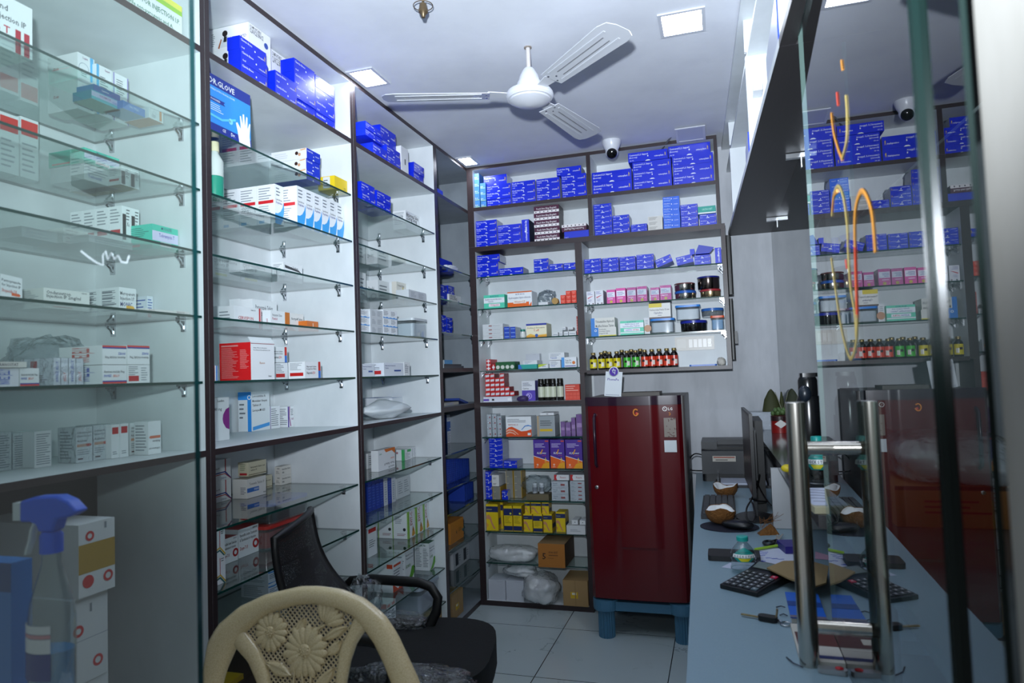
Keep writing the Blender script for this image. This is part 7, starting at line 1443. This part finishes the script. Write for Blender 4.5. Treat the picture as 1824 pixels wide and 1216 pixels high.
# ================================================================ SPRAY BOTTLE
c = at(1, 92, 1000, .825); sz = cz+.0006
t = thing('spray_bottle', 'clear spray bottle of blue cleaner with bright blue trigger head', 'bottle', (c.x, .825, sz), R(8))
zt_ = zAt(871, c.x, .825)-sz; hb = zt_-.10
SPC = glassmat('spray_clear', '#dfe8ec', f0=.08, rough=.05, gain=2.2, haze=.08)
MB().lathe([(.03, 0), (.033, .004), (.033, hb*.55), (.030, hb*.66), (.020, hb*.82), (.0135, hb*.93), (.0135, hb)], SPC, n=30, sx=1.15, sy=.8).build('bottle_body', t, smooth=60)
MB().lathe([(.029, .004), (.0312, .008), (.0312, max(.02, hb*.34))], M('#1f7fb8', .15), n=28, sx=1.15, sy=.8).build('blue_cleaner', t, smooth=60)
g = MB(); n = 14; rr = .0345
for z0, z1, m in ((hb*.16, hb*.34, M('#2a3580', .4)), (hb*.345, hb*.44, M('#d5d3da', .4)), (hb*.445, hb*.47, M('#c88a94', .4)), (hb*.475, hb*.53, M('#d5d3da', .4))):
    A = [R(-170+110*k/n) for k in range(n+1)]; g.add([(rr*1.15*math.cos(a), rr*.8*math.sin(a), z0) for a in A]+[(rr*1.15*math.cos(a), rr*.8*math.sin(a), z1) for a in A], [(k, k+1, n+2+k, n+1+k) for k in range(n)], m)
g.build('bottle_label', t)
TB_ = M('#1f55d8', .35)
g = MB(); g.lathe([(.0165, hb+.0005), (.0165, hb+.028), (.013, hb+.034)], TB_, n=24); g.build('collar', t, smooth=40)
pr = [(-.047, .05), (-.047, .083), (-.02, .090), (.02, .091), (.04, .083), (.058, .066), (.042, .058), (.02, .055), (.013, .034), (-.013, .034), (-.018, .046), (-.03, .05)]
g = MB(); vs = [(x, y, hb+z) for y in (-.013, .013) for x, z in pr]; n = len(pr)
g.add(vs, [(i, (i+1) % n, n+(i+1) % n, n+i) for i in range(n)]+[tuple(reversed(range(n))), tuple(range(n, 2*n))], TB_); g.build('trigger_head', t, smooth=35, bevel=.004)
MB().box(-.0625, -.0475, -.009, .009, hb+.052, hb+.080, M('#c9ced4', .3)).build('nozzle', t, bevel=.002)
MB().tube([(-.026, 0, hb+.050), (-.034, 0, hb+.035), (-.036, 0, hb+.02), (-.044, 0, hb-.002)], .004, M('#c9ced4', .3), 8, ry=.007).build('trigger_lever', t, smooth=80)
# ================================================================ MOULDED PLASTIC CHAIR
CRM = None
def creammat():
    m, nt, b = newmat('cream_plastic'); tc = node(nt, 'ShaderNodeTexCoord'); nz = node(nt, 'ShaderNodeTexNoise'); nz.inputs['Scale'].default_value = 420; nz.inputs['Detail'].default_value = 2
    cr = node(nt, 'ShaderNodeValToRGB'); cr.color_ramp.elements[0].position = .36; cr.color_ramp.elements[0].color = lin('#cdb78c'); cr.color_ramp.elements[1].position = .58; cr.color_ramp.elements[1].color = lin('#dccaa2')
    nt.links.new(tc.outputs['Object'], nz.inputs[0]); nt.links.new(nz.outputs['Fac'], cr.inputs[0]); nt.links.new(cr.outputs[0], b.inputs['Base Color'])
    b.inputs['Roughness'].default_value = .24; b.inputs['Coat Weight'].default_value = .6; b.inputs['Coat Roughness'].default_value = .1
    return m
CRM = creammat()
p0 = V((-.9, 1.34, .88)); nrm = V((0, 1, -.17)).normalized()          # backrest plane, leaning towards the doorway
def bp(px, py):
    d_ = RT*(px-CX)/FPX + UP*(CY-py)/FPX + fw; return O + d_*((p0-O).dot(nrm)/d_.dot(nrm))
U_ = V((1, 0, 0)); V_ = nrm.cross(U_).normalized() * 1.0
if V_.z < 0: V_ = -V_
def resample(P, n):
    L = [0]
    for i in range(1, len(P)): L.append(L[-1]+(P[i]-P[i-1]).length)
    out = []
    for k in range(n):
        s = L[-1]*k/(n-1); i = max(j for j in range(len(L)) if L[j] <= s+1e-9); i = min(i, len(P)-2)
        f = (s-L[i])/max(L[i+1]-L[i], 1e-9); out.append(P[i].lerp(P[i+1], f))
    return out
def strip(g, A, B, n, th, m, bow=.0):
    """moulded band between two pixel outlines on the backrest plane, rounded on both faces"""
    A = resample([bp(*q) for q in A], n); B = resample([bp(*q) for q in B], n); K = 8; vs = []; fs = []
    for a, b in zip(A, B):
        for sgn in (-1, 1):
            for k in range(K+1):
                s = k/K if sgn < 0 else 1-k/K; q = a.lerp(b, s); hgt = th*(max(0, 1-(2*s-1)**2)**.5*.75+.25)
                if sgn > 0 and k in (0,): pass
                vs.append(q + nrm*(sgn*hgt*(1.0 if sgn < 0 else .6)))
    R_ = 2*(K+1)
    for i in range(len(A)-1):
        for k in range(R_): k2 = (k+1) % R_; fs.append((i*R_+k, i*R_+k2, (i+1)*R_+k2, (i+1)*R_+k))
    fs.append(tuple(range(R_))); fs.append(tuple(reversed(range((len(A)-1)*R_, len(A)*R_))))
    g.add(vs, fs, m)
t = thing('plastic_chair', 'cream moulded plastic armchair with flower-patterned lattice back', 'chair', (-.9, 1.1, 0))
lo = V((-.9, 1.1, 0))
def bl2(g, *a, **k):
    g.v = [(V(v)-lo)[:] for v in g.v]; return g.build(*a, **k)
g = MB()
outer = [(352, 1330), (360, 1216), (371, 1145), (390, 1112), (429, 1079), (476, 1057), (537, 1043), (570, 1043), (609, 1048.5), (650, 1065), (686, 1095.5), (708, 1129), (727, 1170), (747, 1213), (775, 1330)]
inner = [(386, 1330), (397, 1216), (404, 1192), (421, 1153.5), (440, 1124), (479, 1092.7), (526, 1077.5), (564, 1075), (603, 1084), (632, 1098), (651.5, 1123), (667, 1145), (683, 1178), (698, 1216), (730, 1330)]
strip(g, outer, inner, 60, .017, CRM); bl2(g, 'back_frame', t, smooth=50)
for nm_, A, B in (('l', [(404, 1124), (421, 1153.5), (443, 1178), (459.5, 1216), (475, 1330)], [(424, 1098), (440, 1124), (462, 1153.5), (479, 1192), (500, 1330)]), ('r', [(645, 1074), (632, 1098), (622, 1123), (606, 1156), (599, 1216), (592, 1330)], [(668, 1098), (651.5, 1123), (636, 1145), (625, 1178), (618, 1216), (612, 1330)])):
    g = MB(); strip(g, A, B, 24, .012, CRM); bl2(g, 'back_post', t, smooth=50)
# lattice clipped to the panel
reg = [bp(*q) for q in [(440, 1124), (479, 1092.7), (526, 1077.5), (564, 1075), (603, 1084), (632, 1098), (622, 1123), (606, 1156), (599, 1216), (592, 1330), (500, 1330), (483, 1216), (462, 1153.5)]]
org = bp(545, 1159); R2 = [((q-org).dot(U_), (q-org).dot(V_)) for q in reg]
def clip(a, dr):
    ts = []
    for i in range(len(R2)):
        (x1, y1), (x2, y2) = R2[i], R2[(i+1) % len(R2)]; ex, ey = x2-x1, y2-y1; den = dr[0]*ey-dr[1]*ex
        if abs(den) < 1e-9: continue
        s = ((x1-a[0])*ey-(y1-a[1])*ex)/den; u = ((x1-a[0])*dr[1]-(y1-a[1])*dr[0])/den
        if 0 <= u < 1: ts.append(s)
    ts.sort(); return [(ts[i], ts[i+1]) for i in range(0, len(ts)-1, 2)]
g = MB(); sp = .0084; hw = .0013; k5 = math.sqrt(.5)
for sg in (1, -1):
    dr = (k5, sg*k5); nn = (-sg*k5, k5)
    for k in range(-60, 60):
        a = (nn[0]*k*sp, nn[1]*k*sp)
        for s0, s1 in clip(a, dr):
            if s1-s0 < .004: continue
            q = [(a[0]+dr[0]*s+nn[0]*h_, a[1]+dr[1]*s+nn[1]*h_) for s, h_ in ((s0, -hw), (s1, -hw), (s1, hw), (s0, hw))]
            vs = [org+U_*x+V_*y+nrm*z for z in (-.0012, .0008) for x, y in q]
            g.add(vs, [(0, 1, 2, 3), (7, 6, 5, 4), (0, 4, 5, 1), (1, 5, 6, 2), (2, 6, 7, 3), (3, 7, 4, 0)], CRM)
bl2(g, 'lattice_panel', t)
pxm = (bp(560, 1159)-bp(550, 1159)).length/10
def petal(g, c, ang, L, w, r0=.2, lift=.006):
    a = R(ang); dx = U_*math.cos(a)+V_*math.sin(a); dy = -U_*math.sin(a)+V_*math.cos(a); B = Matrix((dx, dy, -nrm)).transposed()
    g.ell(c+dx*(L*(.5+r0*.5))-nrm*lift*.6, (L*(1-r0)*.5, w, lift), CRM, 10, 8, rot=B)
def flower(px, py, r, n, nm_='flower_relief', a0=0, a1=360, w=None):
    c = bp(px, py); g = MB(); L = r*pxm
    for k in range(n): petal(g, c, a0+(a1-a0)*k/(n if a1-a0 == 360 else n-1), L*(1+.06*math.sin(k*2.3)), (w or L*3.3/n), r0=.12)
    if a1-a0 == 360:
        g.ell(c-nrm*.006, (L*.28, .005, L*.28), CRM, 14, 8)
        for k in range(18): a = k*2.4; q = L*.26*math.sqrt(k/18); g.ell(c+U_*q*math.cos(a)+V_*q*math.sin(a)-nrm*.010, (.0022, .0022, .0022), CRM, 6, 5)
    bl2(g, nm_, t, smooth=60)
flower(545.8, 1159, 40, 17); flower(484.5, 1124, 31, 15); flower(578, 1113, 38, 7, a0=15, a1=105, w=.008)
def leaf(pts, w, nm_='leaf_relief'):
    P = [bp(*q) for q in pts]; g = MB(); n = 9; C_ = resample(P, n); vs = []
    for i, q in enumerate(C_):
        tng = (C_[min(i+1, n-1)]-C_[max(i-1, 0)]).normalized(); sd = tng.cross(nrm); ww = w*math.sin(math.pi*(i/(n-1))*.97+.05)
        vs += [q+sd*ww+nrm*.004, q+sd*ww*.9-nrm*.005, q+sd*ww*.4-nrm*.0075, q-nrm*.005, q-sd*ww*.4-nrm*.0075, q-sd*ww*.9-nrm*.005, q-sd*ww+nrm*.004]
    g.add(vs, [(i*7+k, i*7+k+1, (i+1)*7+k+1, (i+1)*7+k) for i in range(n-1) for k in range(6)], CRM); bl2(g, nm_, t, smooth=60)
leaf([(526, 1132), (535, 1118), (545, 1100)], .011); leaf([(578, 1140), (598, 1126), (620, 1116)], .011); leaf([(584, 1166), (600, 1152), (609, 1140)], .012)
leaf([(476, 1178), (494, 1190), (522, 1202)], .014); leaf([(560, 1222), (580, 1208), (598, 1188)], .012)
for q in ([(527, 1192), (522, 1240), (520, 1300)], [(538, 1190), (545, 1240), (548, 1300)], [(556, 1190), (554, 1240), (556, 1300)], [(560, 1125), (570, 1118), (580, 1112)]):
    g = MB(); g.tube([bp(*z)-nrm*.004 for z in q], .003, CRM, 6); bl2(g, 'stem_relief', t, smooth=80)
# seat, arms, legs under the frame of the picture
g = MB(); g.prism([(-1.12, 1.245), (-.66, 1.245), (-.63, 1.10), (-.65, .90), (-.69, .872), (-1.09, .872), (-1.13, .90), (-1.15, 1.10)], .405, .43, CRM); bl2(g, 'seat', t, bevel=.006)
e0, e1 = bp(352, 1330), bp(775, 1330)
for sx, e in ((-1, e0), (1, e1)):
    for yy, zt_ in ((1.24, .44), (.90, .405)):
        g = MB(); g.tube([(-.89+sx*.215, yy, zt_), (-.89+sx*.24, yy+(.03 if yy > 1.1 else -.015), .0)], [.028, .022], CRM, 8); bl2(g, 'leg', t, smooth=60)
    g = MB(); g.tube([e+V((-sx*.02, 0, .03)), e+V((sx*.005, -.06, .01)), (-.89+sx*.285, 1.08, .63), (-.89+sx*.28, .95, .61), (-.89+sx*.255, .90, .56), (-.89+sx*.22, .885, .425)], .02, CRM, 8); bl2(g, 'armrest', t, smooth=60)
    g = MB(); g.tube([e+V((-sx*.03, 0, 0)), V((-.89+sx*.22, 1.243, .42))], .02, CRM, 8); bl2(g, 'back_upright', t, smooth=60)
# ================================================================ OFFICE CHAIR
t = thing('office_chair', 'black mesh-backed office chair still in torn plastic wrap', 'chair', (0, 0, 0))
MESH = None
def meshmat():
    m = bpy.data.materials.new('black_mesh'); m.use_nodes = True; nt = m.node_tree; b = nt.nodes['Principled BSDF']
    b.inputs['Base Color'].default_value = lin('#131416'); b.inputs['Roughness'].default_value = .6
    tc = node(nt, 'ShaderNodeTexCoord'); ck = node(nt, 'ShaderNodeTexNoise'); ck.inputs['Scale'].default_value = 420
    gt = node(nt, 'ShaderNodeMath', operation='GREATER_THAN'); gt.inputs[1].default_value = .63
    nt.links.new(tc.outputs['Object'], ck.inputs[0]); nt.links.new(ck.outputs['Fac'], gt.inputs[0])
    tr = node(nt, 'ShaderNodeBsdfTransparent'); mx = node(nt, 'ShaderNodeMixShader'); out = nt.nodes['Material Output']
    nt.links.new(gt.outputs[0], mx.inputs[0]); nt.links.new(b.outputs[0], mx.inputs[1]); nt.links.new(tr.outputs[0], mx.inputs[2]); nt.links.new(mx.outputs[0], out.inputs[0])
    return m
MESH = meshmat(); PLB = M('#0c0c0e', .45); FAB = M('#060709', .9, bump=.2, scale=300)
TL, TR_, BR_, BL__ = V((-1.262, 1.685, .895)), V((-1.392, 2.06, .905)), V((-1.262, 2.109, .60)), V((-1.13, 1.71, .58))
def bk(u, v, off=0):       # u across, v up; the panel bows backwards
    a = BL__.lerp(BR_, u); b = TL.lerp(TR_, u); q = a.lerp(b, v); nb = (BR_-BL__).cross(TL-BL__).normalized()
    if nb.x > 0: nb = -nb
    return q + nb*(.05*math.sin(math.pi*v)*.7 - .035*(1-(2*u-1)**2) + off)
N1, N2 = 14, 12
g = MB(); g.add([bk(.03+.94*i/N1, .02+.96*j/N2) for j in range(N2+1) for i in range(N1+1)], [(j*(N1+1)+i, j*(N1+1)+i+1, (j+1)*(N1+1)+i+1, (j+1)*(N1+1)+i) for j in range(N2) for i in range(N1)], MESH); g.build('mesh_back', t, smooth=60)
per = [bk(i/12, 0) for i in range(12)]+[bk(1, j/12) for j in range(12)]+[bk(1-i/12, 1) for i in range(12)]+[bk(0, 1-j/12) for j in range(12)]
MB().tube(per, .012, PLB, 8, closed=True).build('back_frame', t, smooth=60)
g = MB()
for v in (.3, .55): g.tube([bk(i/8, v, .012) for i in range(9)], .012, PLB, 6)
g.tube([bk(.5, .75, .02), bk(.5, .4, .03), bk(.5, 0, .03), (-1.13, 1.93, .47), (-1.0, 1.95, .45)], .018, PLB, 8); g.build('back_support', t, smooth=60)
g = MB(); pts = []
for k in range(36):
    a = 2*math.pi*k/36; ca, sa = math.cos(a), math.sin(a); pts.append((.265*math.copysign(abs(ca)**.6, ca), .265*math.copysign(abs(sa)**.6, sa)))
old = [(-.965+x*math.cos(R(12))-y*math.sin(R(12)), 1.93+x*math.sin(R(12))+y*math.cos(R(12))) for x, y in pts]
g.prism(old, .43, .515, FAB); g.build('seat', t, bevel=.02, smooth=50)
for pts in ([(-1.33, 2.15, .60), (-1.285, 2.14, .64), (-1.20, 2.135, .652), (-1.02, 2.13, .652), (-.975, 2.13, .64), (-.95, 2.13, .605), (-.955, 2.125, .56), (-.985, 2.115, .50), (-1.02, 2.09, .43)], [(-1.19, 1.66, .58), (-1.16, 1.655, .63), (-1.08, 1.65, .645), (-.94, 1.655, .645), (-.895, 1.66, .63), (-.875, 1.66, .59), (-.885, 1.67, .54), (-.92, 1.69, .47), (-.95, 1.71, .43)]):
    MB().tube(pts, .017, PLB, 10, ry=.011, upv=(0, 0, 1)).build('armrest', t, smooth=60)
MB().lathe([(.025, .11), (.025, .43)], PLB, (-.965, 1.93, 0), n=16).build('gas_column', t, smooth=40)
for k in range(5):
    a = R(72*k+20); e = V((-.965+.26*math.cos(a), 1.93+.26*math.sin(a), .085))
    MB().tube([(-.965, 1.93, .115), e], [.026, .016], PLB, 8).build('base_arm', t, smooth=60)
    MB().ell((e.x, e.y, .03), (.022, .03, .03), PLB, 12, 8).build('caster', t, smooth=60)
blob('wrap_film', (-1.215, 2.10, .53), (.055, .06, .075), FILM, None, None, amp=.35, seed=61, flat=False, parent=t)
blob('wrap_film', (-1.10, 2.10, .505), (.11, .05, .028), FILM, None, None, amp=.3, seed=63, flat=False, parent=t)
blob('wrap_film', (-.86, 1.74, .49), (.17, .07, .03), FILM, None, None, amp=.3, seed=65, flat=False, parent=t)
# ================================================================ LIGHT
w = bpy.data.worlds.new('street_light'); bpy.context.scene.world = w; w.use_nodes = True
bg = w.node_tree.nodes['Background']; bg.inputs[0].default_value = (.76, .84, .90, 1); bg.inputs[1].default_value = .36
sp_ = bpy.data.lights.new('camera_flash', 'SPOT'); sp_.energy = 500; sp_.color = (.82, .905, 1); sp_.spot_size = R(122); sp_.spot_blend = 1; sp_.shadow_soft_size = .03
so = bpy.data.objects.new('camera_flash', sp_); C.objects.link(so); so.location = (-.05, -.05, EYE+.21)
so.rotation_euler = V((-.22, 1, .70)).to_track_quat('-Z', 'Y').to_euler()
# ================================================================ CAMERA
cam = bpy.data.cameras.new('camera'); co = bpy.data.objects.new('camera', cam); C.objects.link(co)
cam.dof.use_dof = True; cam.dof.focus_distance = 2.9; cam.dof.aperture_fstop = 4.0
cam.sensor_width = 36; cam.lens = 36*FPX/1824; cam.clip_start = .01
co.matrix_world = Matrix(((RT.x, UP.x, -fw.x, 0), (RT.y, UP.y, -fw.y, 0), (RT.z, UP.z, -fw.z, EYE), (0, 0, 0, 1)))
sc = bpy.context.scene; sc.camera = co
sc.view_settings.view_transform = 'Standard'; sc.view_settings.look = 'None'; sc.view_settings.exposure = 0; sc.view_settings.gamma = 1; sc.view_settings.use_curve_mapping = False
sc.cycles.transparent_max_bounces = 32; sc.cycles.max_bounces = 10; sc.cycles.glossy_bounces = 6
